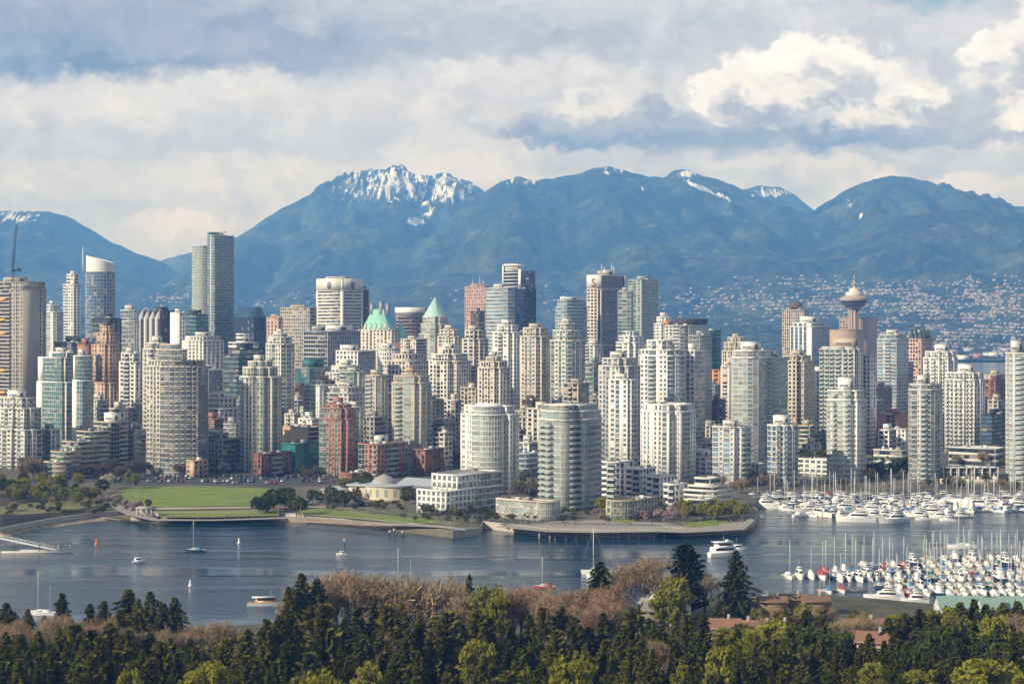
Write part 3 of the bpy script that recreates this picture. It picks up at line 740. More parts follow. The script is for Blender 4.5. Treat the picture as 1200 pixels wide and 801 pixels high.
b_pyr = tower(492,528,.58,372,1700,'cream','mint','G1P1G1','P1G1','stepped cream tower with pale green glass pyramid on top', name='office_tower', cat='office tower', fh=3.7, tiers=[(392,1.25,1.25),(380,1.1,1.1),(372,.95,.95)], pent=None, units=0, shp='M', trim='sage')
b_pink = tower(545,573,.86,336,1900,'rose','dk','P1','R1','pink gridded office tower with antennas', span=.36, pier=.5, bay=2.6, trim='pink', **OF)
tower(552,568,.55,365,1830,'brown','dk','P1','G1','small brown block in front of the pink tower', **OF)
b_glass1 = tower(570,603,.75,338,1760,'pale','sk','R1','R1','pale glass office tower with white ribbons beside the pink tower', rib=.35, trim='pale', **OF)
b_navy1 = tower(590,627,.8,318,1960,'navy','nv','G1','G1','dark navy tower top with white framed glass crown', slab=.3, trim='navy', fh=3.8, name='office_tower', cat='office tower', pent=[(.0,.55,.05,.5,9,'white')])
tower(601,628,.45,339,1900,'navy','nv','G1','G1','dark navy glass slab in front of the white crowned tower', slab=.25, trim='navy', **OF)
b_wglass = tower(651,688,.35,352,1850,'steel','sk','G1','R1','white topped glass office behind the cream green condominiums', tiers=[(360,1,1),(352,.85,.9)], rib=.35, trim='white', pent=[(.1,.9,.1,.9,4,'white')], **OF)
b_brown = tower(688,733,.36,323,1900,'cream','br','P1','W.2D6W.2','tall brown glass tower with cream windowed end and emblem', span=.5, pier=.30, bay=4.5, glass2='br', trim='brown', pent=[(.2,.5,.3,.8,6,'beige'),(.6,.8,.3,.8,7,'pale')], tiers=[(339,1,1),(323,.997,.997)], **OF)
tower(724,742,.85,342,1800,'greygreen','gr','G1','G1','lower green glass wing between the brown tower and the green tower', slab=.5, trim='pale', **OF)
b_green = tower(736,771,.45,328,1860,'greygreen','gr','G1P.6','G1','square topped pale green glass tower right of the brown tower', slab=.6, trim='sage', fh=3.3, name='glass_tower')
tower(722,757,.55,395,1400,'white','gy','R1P1','P1','white mid rise with rooftop boxes below the green glass tower', tiers=[(402,1,1),(395,.8,.8),(389,.5,.5)])
tower(765,792,.6,372,1560,'white','gy','R1P1','P1','white mid rise with ribbon windows left of the flat dark roof', tiers=[(380,1,1),(372,.7,.7)])
tower(774,832,.5,382,1460,'pale','gy','P1R1','P1','broad pale mid rise under a flat dark roof slab', pent=[(.25,.95,.3,.95,6,'dark'),(.1,.3,.0,.2,4,'orange')], span=.4)
b_tealround = tower(822,848,.5,388,1510,'teal','cyan','G1','G1','round teal glass tower standing on an orange base', shp='E', c='R', rib=.3, trim='teal', pent=None, **OF)
tower(829,847,.75,434,1440,'orange','dk','P1','W1','orange block under the round teal glass tower', span=.55, pent=None, units=0, **OF)
tower(845,882,.7,396,1400,'cream','dk','P1G.6P1','P1','cream tower with silver dome on its roof', tiers=[(412,1.0,1.0),(402,.86,.86),(396,.6,.6)])
b_dome = tower(917,948,.80,361,2050,'beige','dk','P1','P1','brown gridded office tower with rounded top cap', bay=3, span=.34, pier=.4, tiers=[(364,1,1),(361,.7,.7)], pent=[(.3,.7,.3,.7,8,'brown')], **OF)
tower(926,972,.55,379,1720,'white','bl','V1W.25','G1','blue glass office with white vertical ribs and white top', trim='steel', tiers=[(383,1,1),(379,.85,.85)], pent=[(.3,.9,.1,.6,7,'white')], **OF)
b_lookout = tower(984,1028,.62,373,2300,'tan','dk','P1','W1','brown block at the foot of the round lookout tower', span=.45, pier=.4, trim='mauve', pent=None, units=0, **OF)
tower(970,1012,.6,387,2050,'tan','dk','W1','W1','plain peach block in front of the lookout tower', units=1, pent=None, **OF)
tower(1028,1064,.62,393,1450,'pale','sk','G1P.4B.8G1','G1','tall grey glass apartment tower right of the lookout tower', tiers=[(398,1,1),(393,.85,.85)], trim='white')
b_goth = tower(1063,1093,.55,398,1700,'pink','dk','P1','P1','pink gridded office tower with dark pointed copper gables', bay=3, span=.4, pier=.42, pent=None, units=0, **OF)
# ---- middle rows
b_crane = tower(-14,54,.60,331,1250,'raw','dk','P1B1P1','W1P.5','unfinished concrete tower with a crane on top at the left edge', bay=3, trim='beige', name='tower_under_construction', guard='raw', tiers=[(340,1,1),(331,.96,.96)], fh=2.85)
tower(140,168,.66,415,1200,'ivory','dk','P1B1P1','P1','slim cream tower with punched windows left of the big round tower', tiers=[(425,1,1),(415,.75,.8,-.05,0)])
b_peach = tower(107,140,.55,405,1220,'peach','dk','P1W.3P1','P1','peach stepped tower with tall arch near its top', tiers=[(450,1.12,1.12),(405,.95,.95),(391,.7,.7,.1,0),(383,.45,.5,.12,0)], name='apartment_tower', span=.5, pier=.5)
tower(108,142,.5,374,1400,'dark','dk','G1','V1','dark grey office behind the peach stepped tower', trim='concrete', **OF)
tower(64,110,.5,402,1260,'greygreen','gy','G1','G1','grey glass block behind the twin teal glass towers', trim='pale')
tower(92,108,.5,405,1230,'brick','dk','W1','W1','small red rooftop block beside the peach tower', units=2)
tower(44,88,.68,414,1150,'white','tl','W.28G1','G1','left of the twin teal glass towers with white wall strip', tiers=[(449,1.04,1.0),(420,.95,.95),(414,.6,.7,.2,0)], bay=2.2, slab=.4, trim='pale', near=False)
tower(86,109,.45,418,1130,'white','tl','W.8G1','G1','right of the twin teal glass towers with curved top', tiers=[(447,1.05,1.05),(418,.95,.95,0,0,'Q')], shp='R', a=8, c='G', bay=2.2, slab=.4, trim='pale', near=False)
tower(-10,50,.62,468,1090,'ivory','gr','P1G1P1','P1G1','cream stepped apartment block with white rooftop box at the left edge', tiers=[(505,1.15,1.2),(480,1.0,1.0),(468,.75,.8)], pent=[(.3,.75,.2,.7,5,'white')])
b_step0 = tower(110,150,.5,496,1075,'beige','dk','R1B1','G1R1','top step of the terraced concrete apartment block', rib=.5, trim='beige', pent=[(.3,.8,.3,.8,6,'white')], name='terraced_block', cat='apartment block')
tower(90,128,.5,507,1062,'beige','dk','R1B1','R1','second highest step of the terraced concrete apartment block', rib=.5, name='terraced_block', cat='apartment block', pent=None, roof=GROOF)
tower(73,110,.5,519,1050,'beige','dk','R1B1','R1','middle step of the terraced concrete apartment block', rib=.5, name='terraced_block', cat='apartment block', pent=None, roof=GROOF)
tower(60,94,.5,531,1038,'beige','gr','R1B1','R1','second lowest step of the terraced concrete apartment block', rib=.5, name='terraced_block', cat='apartment block', pent=None, roof=GROOF)
tower(52,84,.5,543,1026,'sand','gr','R1B1','G1','lowest step of the terraced block with rounded glass end', rib=.5, shp='Q', a=6, c='R', name='terraced_block', cat='apartment block', pent=None, roof=GROOF)
tower(146,174,.4,506,1090,'concrete','dk','R1','R1','dark block with horizontal balconies behind the terraced steps', rib=.45, name='apartment_block', cat='apartment block')
b_round = tower(172,232,.70,431,1045,'cream','gy','P1','P.7B1P.7','big round fronted cream tower with blue grey glass facing the park', shp='Q', a=21, c='G', tiers=[(431,1,1),(424,.92,.92),(411,.74,.74,.0,0,'E'),(405,.5,.5,-.1,.1,'E')], bay=3.0, slab=.55, span=.36, trim='cream')
tower(166,202,.6,403,1130,'ivory','dk','P1B1','P1','cream tower peeping above the left of the round fronted tower', tiers=[(410,1,1),(403,.7,.7)])
tower(214,262,.5,395,1400,'ivory','gy','W.4P1','P1','cream block with grey gridded flank below the tallest tower', tiers=[(400,1,1),(395,.85,.85)], span=.38)
tower(229,260,.40,434,1260,'white','bl','W.5R1','G1','striped white and violet tower right of the round fronted tower', trim='mauve', rib=.4, bay=2.6)
tower(229,240,.6,478,1230,'navy','bl','G1','G1','narrow blue glass block left of the pale slanted roof', trim='navy', slab=.3, pent=None, name='office_block', cat='office block')
tower(262,314,.35,410,1350,'dark','gr','R1','R1','dark green glass office with ribbon windows', rib=.28, trim='dark', tiers=[(416,1,1),(410,.75,.8)], **OF)
tower(309,348,.60,392,1180,'ivory','gr','P1G.7P1','G1P.6','cream tower with green glass bays behind the twin peaked tower', tiers=[(404,1,1),(396,.8,.8),(392,.5,.5)], near=False)
b_twin = tower(277,333,.55,425,1065,'ivory','gr','P.8G1P.35G1','P.6G1G1P.5','cream and dark green glass tower with stepped top facing the lawn', tiers=[(443,1,1),(432,.82,.85),(425,.55,.6)], shp='T', a=3, trim='greygreen', bay=2.8)
tower(232,282,.5,468,1150,'pale','gy','R1','P1','pale stepped block with white slanted roof', tiers=[(480,1.05,1.05),(468,.8,.8)], roof=ROOFL, name='office_block', cat='office block')
tower(206,258,.5,478,1200,'beige','dk','P1','P1','beige mid rise behind the pale slanted roof', name='apartment_block', cat='apartment block')
tower(226,256,.6,506,1085,'white','gy','W1','R1','low white building between the round tower and dark houses', name='low_building', cat='building', roof=ROOFL)
tower(238,284,.5,516,1070,'concrete','dk','P1','G1','low dark grey building left of the cream and green tower', name='low_building', cat='building')
tower(219,243,.35,541,1040,'peach','dk','P1W1','P1','small peach block at the foot of the round fronted tower', name='low_building', cat='building', pent=None, units=1)
tower(298,366,.12,533,1040,'redbrown','dk','P1','P1B1P1','red brick podium at the foot of the cream and green tower', name='low_building', cat='building', pent=None)
tower(330,377,.34,521,1062,'teal','cyan','G1','G1','low blue glass box right of the cream and green tower', slab=.2, trim='teal', name='low_building', cat='building', pent=None)
tower(332,380,.6,502,1100,'peach','dk','W1','R1','low peach walled building behind the blue glass box', name='low_building', cat='building', pent=None)
tower(346,388,.4,432,1350,'greygreen','tl','G1','G1','dark block with bright green roof structure', pent=[(.2,.8,.2,.8,7,'teal')], trim='teal', **OF)
tower(394,440,.55,412,1360,'white','bl','P1','G1','white office block with blue panels', pent=[(.1,.6,.1,.5,5,'white')], trim='steel', **OF)
tower(357,388,.55,452,1190,'white','mint','B1G1P.5','P1','pale block of glass balconies with orange flank', near=False, trim='white', name='apartment_block')
tower(368,392,.5,447,1205,'peach','dk','P1','P1','orange mid rise behind the pale glass balconies', name='apartment_block', cat='apartment block')
tower(376,434,.55,455,1180,'pale','gy','P1B1P1','P1','grey white mid rise behind the red brick tower', tiers=[(462,1,1),(455,.8,.8)], name='apartment_block', cat='apartment block')
tower(382,428,.55,430,1260,'ivory','gy','P1G1','P1','ivory mid rise between the green roof and the orange blocks', tiers=[(438,1,1),(430,.7,.7)], name='apartment_block', cat='apartment block')
b_brick = tower(374,420,.64,476,1050,'brick','gr','G.5P1','W.3P1G.6','slim red brick tower with green glass corner and cream top', tiers=[(492,1,1),(480,.9,.9),(476,.6,.7)], trim='greygreen', bay=2.7)
tower(404,426,.6,478,1085,'ivory','gy','P1W.5','P1','cream tower half hidden behind the red brick tower')
tower(426,458,.55,441,1150,'sand','mint','B1P.6','P1','sand coloured tower of green balconies right of the brick tower', near=False)
tower(398,430,.6,437,1240,'sage','gr','R1G1','P1','pale green mid rise above the red brick tower', near=False)
tower(438,474,.5,409,1520,'white','gy','P1','P1','round white building in front of the grand hotel', shp='E', c='P', span=.45, **OF)
tower(455,502,.52,416,1380,'cream','dk','P1','P1','cream block with rows of windows right of the round white building', tiers=[(424,1,1),(416,.75,.8)], **OF)
tower(460,482,.5,403,1650,'redbrown','dk','W1','W1','small dark red roofed block below the purple brown office', pent=None, **OF)
tower(512,542,.7,387,1450,'cream','gy','P1','P1','beige tower with wide windows below the glass pyramid', span=.4, tiers=[(395,1,1),(387,.8,.8)])
tower(498,556,.55,410,1250,'ivory','dk','P1G.5P1','P1','bulky cream tower with white window grid and dark flank', tiers=[(424,1,1),(416,.86,.86),(410,.5,.5)], bay=2.8, span=.36, pier=.34)
tower(539,575,.55,388,1420,'cream','dk','P1','P1','cream stepped tower in front of the pink tower', tiers=[(398,1,1),(388,.78,.8)])
tower(557,600,.60,420,1150,'cream','dk','P1G.5P1G.5P1','P1','beige tower with notched front above the curved glass tower', tiers=[(432,1,1),(425,.85,.85),(420,.45,.5)], shp='M', near=False, span=.45)
tower(575,615,.60,382,1300,'white','gy','P1B.8P1','P1','white tower with thin dark flank right of the beige notched tower', tiers=[(390,1,1),(382,.7,.7)])
tower(607,648,.60,385,1205,'cream','gr','P1G.6P.6G.6P1','G1P1','left of the paired cream towers with green glass stripes', tiers=[(395,1,1),(385,.8,.8)], bay=2.6)
tower(641,689,.62,380,1185,'ivory','gr','G.6P.7G.5P.7G.4','G1P.6G1','right of the paired cream towers with green glass gables', tiers=[(400,1,1),(388,.84,.84),(380,.5,.6)], bay=2.6, trim='sage')
tower(456,509,.63,439,1085,'sand','mint','P.4B1P.3G1P.4','P1B.7','sand and green tower with peach top behind the domed hall', tiers=[(450,1,1),(442,.9,.9),(439,.5,.5)], near=True, trim='sage', pent=[(.2,.7,.2,.7,4,'peach')])
tower(420,478,.38,522,1035,'brick','dk','G.5P1','P1B1P1','red brick mid rise with grey glass and white rooftop box', bay=3, trim='greygreen', pent=[(.35,.6,.3,.6,5,'white')], name='apartment_block', cat='apartment block')
tower(398,430,.4,556,1015,'brick','dk','P1','P1','low red brick podium with rounded corner by the park trees', shp='Q', a=6, c='P', name='low_building', cat='building', pent=None)
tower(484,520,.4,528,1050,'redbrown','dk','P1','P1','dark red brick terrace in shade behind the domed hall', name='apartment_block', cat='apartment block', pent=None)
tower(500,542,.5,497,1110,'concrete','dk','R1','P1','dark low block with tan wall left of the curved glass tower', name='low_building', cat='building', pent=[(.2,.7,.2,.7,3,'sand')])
tower(598,636,.5,483,1120,'beige','dk','P1','R1','beige mid rise left of the tall green balcony tower', tiers=[(490,1,1),(483,.7,.7)], name='apartment_block', cat='apartment block')
tower(618,650,.6,480,1075,'cream','dk','P1','P1','cream slab just behind the tall green balcony tower', name='apartment_block', cat='apartment block')
tower(598,634,.5,533,1040,'steel','bl','R1','R1','low block with blue roof left of the green balcony tower', name='low_building', cat='building', roof=plain_mat('blue_roof',(.16,.30,.50),.6), pent=None)
tower(606,624,.6,570,960,'peach','dk','P1','P1','little peach pavilion left of the green balcony tower', name='low_building', cat='building', pent=None, units=0)
tower(685,706,.5,426,1310,'greygreen','gr','R1','G1','green ribbon windowed office left of the white towers', rib=.35, **OF)
tower(702,750,.62,421,1050,'pale','gy','P1G.5W.3P1','G1P1','left of the tall white towers with grey glass corner', tiers=[(430,1,1),(421,.8,.85)], near=True)
tower(712,748,.72,446,1022,'white','gy','P1G.7W.5P.8','G1','white tower wing with protruding glass bays before the grey cornered tower', shp='M')
tower(745,806,.70,411,1090,'white','gy','P1B1W.4P1','P1G1','tallest white tower with stacked balconies and plain upper walls', tiers=[(418,1,1),(411,.95,.95),(400,.55,.6,-.1,.1)], near=True)
tower(799,826,.55,412,1110,'white','gy','W.5P1','G1','white tower with grey flank right of the tallest white tower', near=False)
tower(808,834,.45,394,1270,'grey','gy','G1','P1','tall grey glass tower behind the white waterfront towers', trim='pale')
tower(746,820,.62,476,1000,'white','gy','P.8W.3P1G.5W.2','W.2G1P.7','broad white waterfront tower with trees on its roof terrace', shp='M', tiers=[(484,1,1),(476,.93,.93)], pent=None)
b_bigglass = tower(852,910,.55,412,1085,'white','pg','G1','G.7B.6','broad silver glass tower with pale green fin', slab=.35, trim='white', shp='C', a=5, c='G', near=True, tiers=[(420,1,1),(412,.9,.9)], pent=[(.2,.7,.3,.7,6,'white')])
tower(893,922,.35,421,1100,'sage','mint','W1','B1G1','pale green finned wing right of the silver glass tower', near=True)
tower(914,954,.62,418,1250,'sand','dk','P.6G.4P1','R1','sand coloured tower with shaded sides behind the finned wing', tiers=[(424,1,1),(418,.8,.8)])
tower(950,970,.6,436,1280,'white','gy','P1','P1','slim white mid rise left of the dark green gridded tower')
tower(960,1013,.80,408,1180,'pale','gr','B1P.5B1P.5','P1','tall gridded tower of pale green balconies with beige rooftop', near=False, tiers=[(410,1,1),(408,.9,.9)], pent=[(.3,.95,.2,.8,7,'beige')], bay=3)
tower(1011,1026,.6,417,1195,'white','dk','P1','P1','narrow white wing with square windows right of the gridded green tower', pent=None)
tower(969,1014,.72,459,1010,'white','pg','G.6P.3B.6G1P.3B.7','P1G1','pale green glass waterfront tower with white rooftop', tiers=[(470,1,1),(459,.94,.94)], trim='white', pent=[(.3,.75,.2,.7,8,'white')], slab=.45)
tower(898,938,.62,500,985,'white','bl','G1P.3B.6','P1B1','short blue glass waterfront tower with white balconies', trim='white', pent=[(.2,.7,.2,.7,6,'white')])
tower(835,880,.68,502,985,'pale','sk','G.6P.5G.6P.4','B1G1','short grey glass waterfront tower left of the blue one', trim='white', pent=[(.3,.7,.2,.6,4,'pale')])
tower(1081,1125,.72,413,1300,'white','gy','P1B.6P1','P1','white tower behind the slim grey waterfront tower', tiers=[(420,1,1),(413,.9,.9)], pent=[(.35,.75,.2,.7,6,'white')])
tower(1062,1107,.68,452,1010,'pale','gy','G1P.4W.2B1','G1P.5','slim grey waterfront tower with dark balcony stack', trim='pale', tiers=[(458,1,1),(452,.95,.95)], pent=[(.3,.6,.2,.7,6,'pale')])
tower(1106,1157,.74,438,1180,'white','gy','P.6B.7P.8B.6P.6','P1','bright white tower full of small balconies near the right edge', near=False, tiers=[(446,1,1),(438,.92,.92)], pent=[(.35,.75,.2,.7,6,'white')])
tower(1176,1226,.72,415,1010,'pale','pg','G.5W.25B1G.6','G1','pale green tower cut by the right edge of the view', trim='white', pent=[(.15,.4,.2,.7,8,'pale')])
tower(1153,1180,.5,446,1500,'redbrown','dk','P1','P1','dark red brick warehouse near the right edge', name='office_block', cat='office block')
tower(1154,1178,.5,440,1650,'sand','dk','P1','R1','tan flat roofed block behind the dark red warehouse', name='office_block', cat='office block')
tower(1150,1182,.4,487,1150,'dark','bl','R1','R1','low dark glass block between the two rightmost towers', name='low_building', cat='building', rib=.3)
tower(1028,1066,.55,487,1220,'brick','dk','W1P1','W1','red walled building left of the slim grey waterfront tower', name='low_building', cat='building')
tower(1042,1066,.8,504,1160,'ivory','dk','P1','P1','small cream building with square windows below the red one', name='low_building', cat='building', pent=None, span=.5, pier=.5)
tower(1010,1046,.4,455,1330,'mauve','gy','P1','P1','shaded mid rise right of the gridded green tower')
tower(1112,1180,.8,527,1100,'pale','dk','R1','R1','long low parking deck behind the white framed townhouses', name='parking_deck', cat='building', pent=None, roof=ROOFL, fh=4)
tower(1024,1064,.8,529,1090,'pale','dk','R1','R1','long low pale hall left of the slim waterfront tower', name='low_building', cat='building', pent=None, roof=ROOFL, fh=5)
tower(936,1016,.86,542,1030,'white','gy','P1','P1','white framed podium homes behind the green glass waterfront tower', name='apartment_block', cat='apartment block', pent=None, near=False)
tower(800,846,.6,537,1030,'white','gy','B1P1','P1','white balconied mid rise behind the flower bank', name='apartment_block', cat='apartment block', near=False)
tower(818,846,.5,500,1200,'beige','dk','P1','P1','beige block between the white towers and the short grey tower', name='apartment_block', cat='apartment block')
tower(940,962,.5,522,1120,'cream','dk','P1','P1','small cream block among trees right of the blue glass tower', name='low_building', cat='building')
tower(1000,1036,.5,545,1050,'concrete','dk','R1','R1','low grey hall right of the green glass waterfront tower', name='low_building', cat='building', pent=None)
tower(866,900,.7,545,1010,'pale','dk','P1','P1','low pale podium between the two short waterfront towers', name='low_building', cat='building', pent=None)
# hidden-behind infill that shows through gaps
FILL = [(300,330,455,1420,'grey','gy','grey office roofline above the cream and green tower'),(184,214,447,1300,'beige','dk','beige mid rise showing between the round tower and striped tower'),
 (334,360,470,1290,'pale','dk','pale mid rise under the green roof structure'),(404,440,420,1440,'concrete','dk','concrete office behind the ivory mid rise'),
 (470,500,398,1600,'cream','dk','cream office block left of the pyramid tower'),(536,560,430,1330,'concrete','dk','concrete slab behind the bulky cream tower'),
 (590,612,415,1420,'beige','dk','beige slab behind the white tower'),(628,650,400,1440,'concrete','gy','grey slab between the paired cream towers'),
 (684,706,405,1500,'pale','gy','pale slab under the brown glass tower'),(756,790,405,1360,'concrete','gy','grey slab behind the tallest white tower'),
 (845,862,430,1330,'cream','dk','cream slab left of the silver glass tower'),(1000,1030,425,1600,'rose','dk','rose coloured slab right of the beige rooftop'),
 (1046,1070,425,1560,'mauve','gy','mauve slab below the gabled pink tower'),(1120,1160,470,1420,'grey','dk','grey block behind the bright white tower'),
 (486,520,470,1200,'concrete','dk','concrete block between the sand tower and the cream tower'),(540,570,455,1230,'beige','dk','beige slab behind the curved glass tower'),
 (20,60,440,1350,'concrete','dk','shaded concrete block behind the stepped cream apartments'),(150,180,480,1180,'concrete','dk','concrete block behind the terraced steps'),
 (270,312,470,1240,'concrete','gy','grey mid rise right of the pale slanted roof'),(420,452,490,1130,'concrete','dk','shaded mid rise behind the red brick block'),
 (690,706,468,1150,'concrete','dk','dark slab between the green balcony tower and white towers'),(826,850,470,1290,'brown','dk','brown block under the orange base')]
FILL += [(236,262,492,1130,'brick','dk','small brick mid rise below the pale slanted roof'),(262,286,498,1105,'grey','gy','grey mid rise left of the cream and green tower foot'),
 (334,352,486,1150,'cream','dk','cream block above the peach walled building'),(350,376,492,1120,'white','gy','white block above the blue glass box'),(338,366,455,1300,'brown','br','brown office right of the cream tower with green bays'),
 (352,372,478,1215,'sage','mint','sage green block left of the orange mid rise'),(384,404,470,1250,'brick','dk','brick block peeping over the grey white mid rise'),(430,450,478,1180,'grey','gy','slim grey block right of the cream tower by the brick tower'),
 (444,462,462,1220,'peach','dk','peach block behind the sand coloured tower'),(486,506,500,1125,'pale','gy','pale block right of the sand and green tower'),(508,530,508,1090,'cream','dk','cream low rise left of the rounded white tower'),
 (524,540,470,1180,'pale','dk','pale slab between the bulky cream tower and the beige notched tower'),(596,616,505,1085,'rose','dk','rose low rise left of the cream slab'),(606,630,520,1060,'pale','gy','pale low rise above the blue roofed block'),
 (612,630,470,1200,'brown','br','brown slab between the paired towers and balcony tower'),(660,690,450,1120,'beige','dk','beige slab behind the top of the balcony tower'),(816,838,520,1090,'cream','dk','cream low rise behind the short grey tower'),
 (826,846,452,1370,'grey','gy','grey slab under the orange block'),(936,958,500,1180,'sand','dk','sand coloured block right of the short blue tower'),(948,966,470,1330,'pale','gy','pale slab left of the gridded green tower'),
 (1014,1036,470,1250,'grey','gy','grey mid rise beside the narrow white wing'),(1030,1050,505,1140,'white','dk','white low rise left of the small cream building'),(1100,1112,490,1240,'pale','gy','pale slab between the slim grey and bright white towers'),
 (1158,1178,470,1280,'beige','dk','beige mid rise before the dark red warehouse'),(176,196,500,1120,'brown','dk','brown block hidden left of the round fronted tower'),(100,128,470,1190,'pale','gy','pale block at the foot of the peach tower'),
 (128,150,480,1150,'cream','dk','cream block below the slim cream tower'),(46,70,505,1100,'grey','gy','grey low rise right of the stepped cream apartments')]
for (a_, b_, y_, D_, wl, gl, lb) in FILL:
    tower(a_, b_, .58, y_, D_, wl, gl, RV.choice(['P1','P1B.6P1','R1','P1G1','B1P1']), RV.choice(['P1','R1','G1']), lb, name='mid_rise_block', cat='building', near=False)
# ---- waterfront row
b_bal = tower(629,705,.50,484,860,'ivory','mint','B1','B1','tall green balcony tower with curved glass corner on the waterfront', shp='W', a=3.2, c='G', f2='B.8G.9', s2='G.3B.8', tiers=[(494,1,1),(484,.97,.97),(477,.84,.84)], base=3.2, trim='ivory', slab=.45, pent=None, bdep=1.9)
b_curv = tower(537,608,.62,486,935,'white','pg','P1','P.5B.6','rounded white and grey glass tower on the waterfront', shp='W', a=8.5, c='G', f2='P.35G1', s2='P.6B.5P.6', tiers=[(488,1,1),(478,.86,.88)], base=3.2, trim='white', pent=None, bdep=1.1)
b_lowL = tower(489,588,.34,577,850,'white','gy','P1','P1G1','long white waterfront apartment block with dark glazed flank', name='apartment_block', cat='apartment block', base=3.2, tiers=[(577,1,1),(560,.88,.80,.06,.1)], pent=[(.2,.9,.15,.85,3.4,'grey')], units=2)
tower(582,656,.80,590,822,'cream','pg','P.3G1P.2G1P.2G1P.3','G1','low cream waterfront building with planted roof', name='apartment_block', cat='apartment block', base=3.2, roof=GROOF, pent=None, units=2, shp='Q', a=6, c='G', fh=3.4, bay=4)
tower(711,770,.36,589,824,'beige','gr','G.5P1','P1','low beige waterfront building with rounded glass end', name='apartment_block', cat='apartment block', base=3.2, roof=GROOF, pent=None, units=2, shp='Q', a=8, c='G', fh=3.3)
for k, (a_, b_, y_, lb) in enumerate([(704,742,543,'highest'),(734,768,551,'second highest'),(758,790,560,'third highest'),(778,806,569,'lowest')]):
    tower(a_, b_, .45, y_, 920 - 14 * k, 'white', 'dk', 'R1B1', 'P1', lb + ' step of the white terraced waterfront apartments', name='terraced_block', cat='apartment block', base=3.2, rib=.5, pent=None, units=1, near=False)
tower(803,856,.62,572,868,'ivory','dk','R1','R1','cream stepped waterfront building with skylight roof', name='low_building', cat='building', base=3.2, tiers=[(577,1.05,1.05),(572,.85,.85),(563,.55,.6)], pent=None, roof=ROOFL, rib=.5)
tower(806,840,.6,587,846,'pale','dk','B1','P1','small grey building in front of the skylight roof', name='low_building', cat='building', base=3.2, pent=None, near=False)
# ------------------------------------------------------------------ tops and single landmarks
def px2m(D): return D / F
def loc_of(b, px, D=None):          # local x,y of the point at (px, D) in building b
    D = D or b['D']; wx, wy = X(px, D) - b['cx'], D - b['cy']
    return (wx * math.cos(TH) - wy * math.sin(TH), wx * math.sin(TH) + wy * math.cos(TH))
WMETAL = wall_mat((.78,.77,.74), .5, 'white_metal_panel')
# sloping white crown and needle of the curved blue tower
def curved_crown():
    b = b_curve; m = MB(); n = 40; rx, ry = b['w'] / 2 - .6, b['d'] / 2 - .6
    hL, hR = Z(298, b['D']) - b['gz'], Z(308, b['D']) - b['gz']; pts = []
    for k in range(n):
        an = 2 * math.pi * k / n; x, y = math.cos(an), math.sin(an)
        u = x * rx * math.cos(TH) + y * ry * math.sin(TH); u = u / max(rx, ry)
        h = hL + (hR - hL) * (u * .5 + .5) ** 1.2
        pts.append((x, y, h))
    for k in range(n):
        (xa, ya, ha), (xb, yb, hb) = pts[k], pts[(k + 1) % n]
        for r0 in (1.0,):
            m.poly([(xa*rx,ya*ry,b['zt']),(xb*rx,yb*ry,b['zt']),(xb*rx,yb*ry,hb),(xa*rx,ya*ry,ha)])
            m.poly([(xb*rx*.95,yb*ry*.95,b['zt']),(xa*rx*.95,ya*ry*.95,b['zt']),(xa*rx*.95,ya*ry*.95,ha),(xb*rx*.95,yb*ry*.95,hb)])
            m.poly([(xa*rx,ya*ry,ha),(xb*rx,yb*ry,hb),(xb*rx*.95,yb*ry*.95,hb),(xa*rx*.95,ya*ry*.95,ha)])
        for q in range(1, 6):      # louvre ribs
            f = q / 6; m.poly([(xa*rx*1.012,ya*ry*1.012,b['zt']+(ha-b['zt'])*f),(xb*rx*1.012,yb*ry*1.012,b['zt']+(hb-b['zt'])*f),(xb*rx*1.012,yb*ry*1.012,b['zt']+(hb-b['zt'])*f+.5),(xa*rx*1.012,ya*ry*1.012,b['zt']+(ha-b['zt'])*f+.5)])
    m.build('crown', WMETAL, b['root'])
    m = MB(); lx, ly = loc_of(b, 97, b['cy']); m.tube((lx, ly, b['zt']), (lx, ly, Z(288, b['D']) - b['gz']), .9, .35, 6); m.build('antenna', METAL, b['root'])
curved_crown()
def frustum(name, b, z0, z1, s0, s1, mat, off=(0, 0), ridge=None):
    m = MB(); w, d = b['w'] / 2, b['d'] / 2; ox, oy = off; s1x, s1y = ridge or (s1, s1)
    A = [(-w*s0+ox,-d*s0+oy,z0),(w*s0+ox,-d*s0+oy,z0),(w*s0+ox,d*s0+oy,z0),(-w*s0+ox,d*s0+oy,z0)]
    B = [(-w*s1x+ox,-d*s1y+oy,z1),(w*s1x+ox,-d*s1y+oy,z1),(w*s1x+ox,d*s1y+oy,z1),(-w*s1x+ox,d*s1y+oy,z1)]
    m.faces(A + B, [(0,1,5,4),(1,2,6,5),(2,3,7,6),(3,0,4,7),(4,5,6,7)]); return m.build(name, mat, b['root'])
def H_(b, py): return Z(py, b['D']) - b['gz']
frustum('roof_pitch', b_navyroof, b_navyroof['zt'] + .6, H_(b_navyroof, 360), 1.0, .72, plain_mat('blue_slate', (.035,.085,.15), .45))
frustum('glass_pyramid', b_pyr, b_pyr['zt'] + 1, H_(b_pyr, 348), .80, .04, plain_mat('pale_green_glass', (.42,.62,.55), .25))
# cradle on the tallest tower
m = MB(); z = b_tall2['zt']; m.box(-2,2,-2,2,z,z+3.5); m.tube((-9,-1,z+4.2),(9,1,z+4.6),.6,.5,5); m.tube((0,0,z+3),(0,0,z+4.6),.7,.7,6); m.build('roof_cradle', plain_mat('crane_grey',(.3,.32,.33),.5), b_tall2['root'])
m = MB(); w_, d_ = b_tall2['w']/2, b_tall2['d']/2; m.box(-w_,w_*-.2,-d_,d_*.2,z+1.1,z+4.5); m.build('parapet_screen', glassm('gr'), b_tall2['root'])
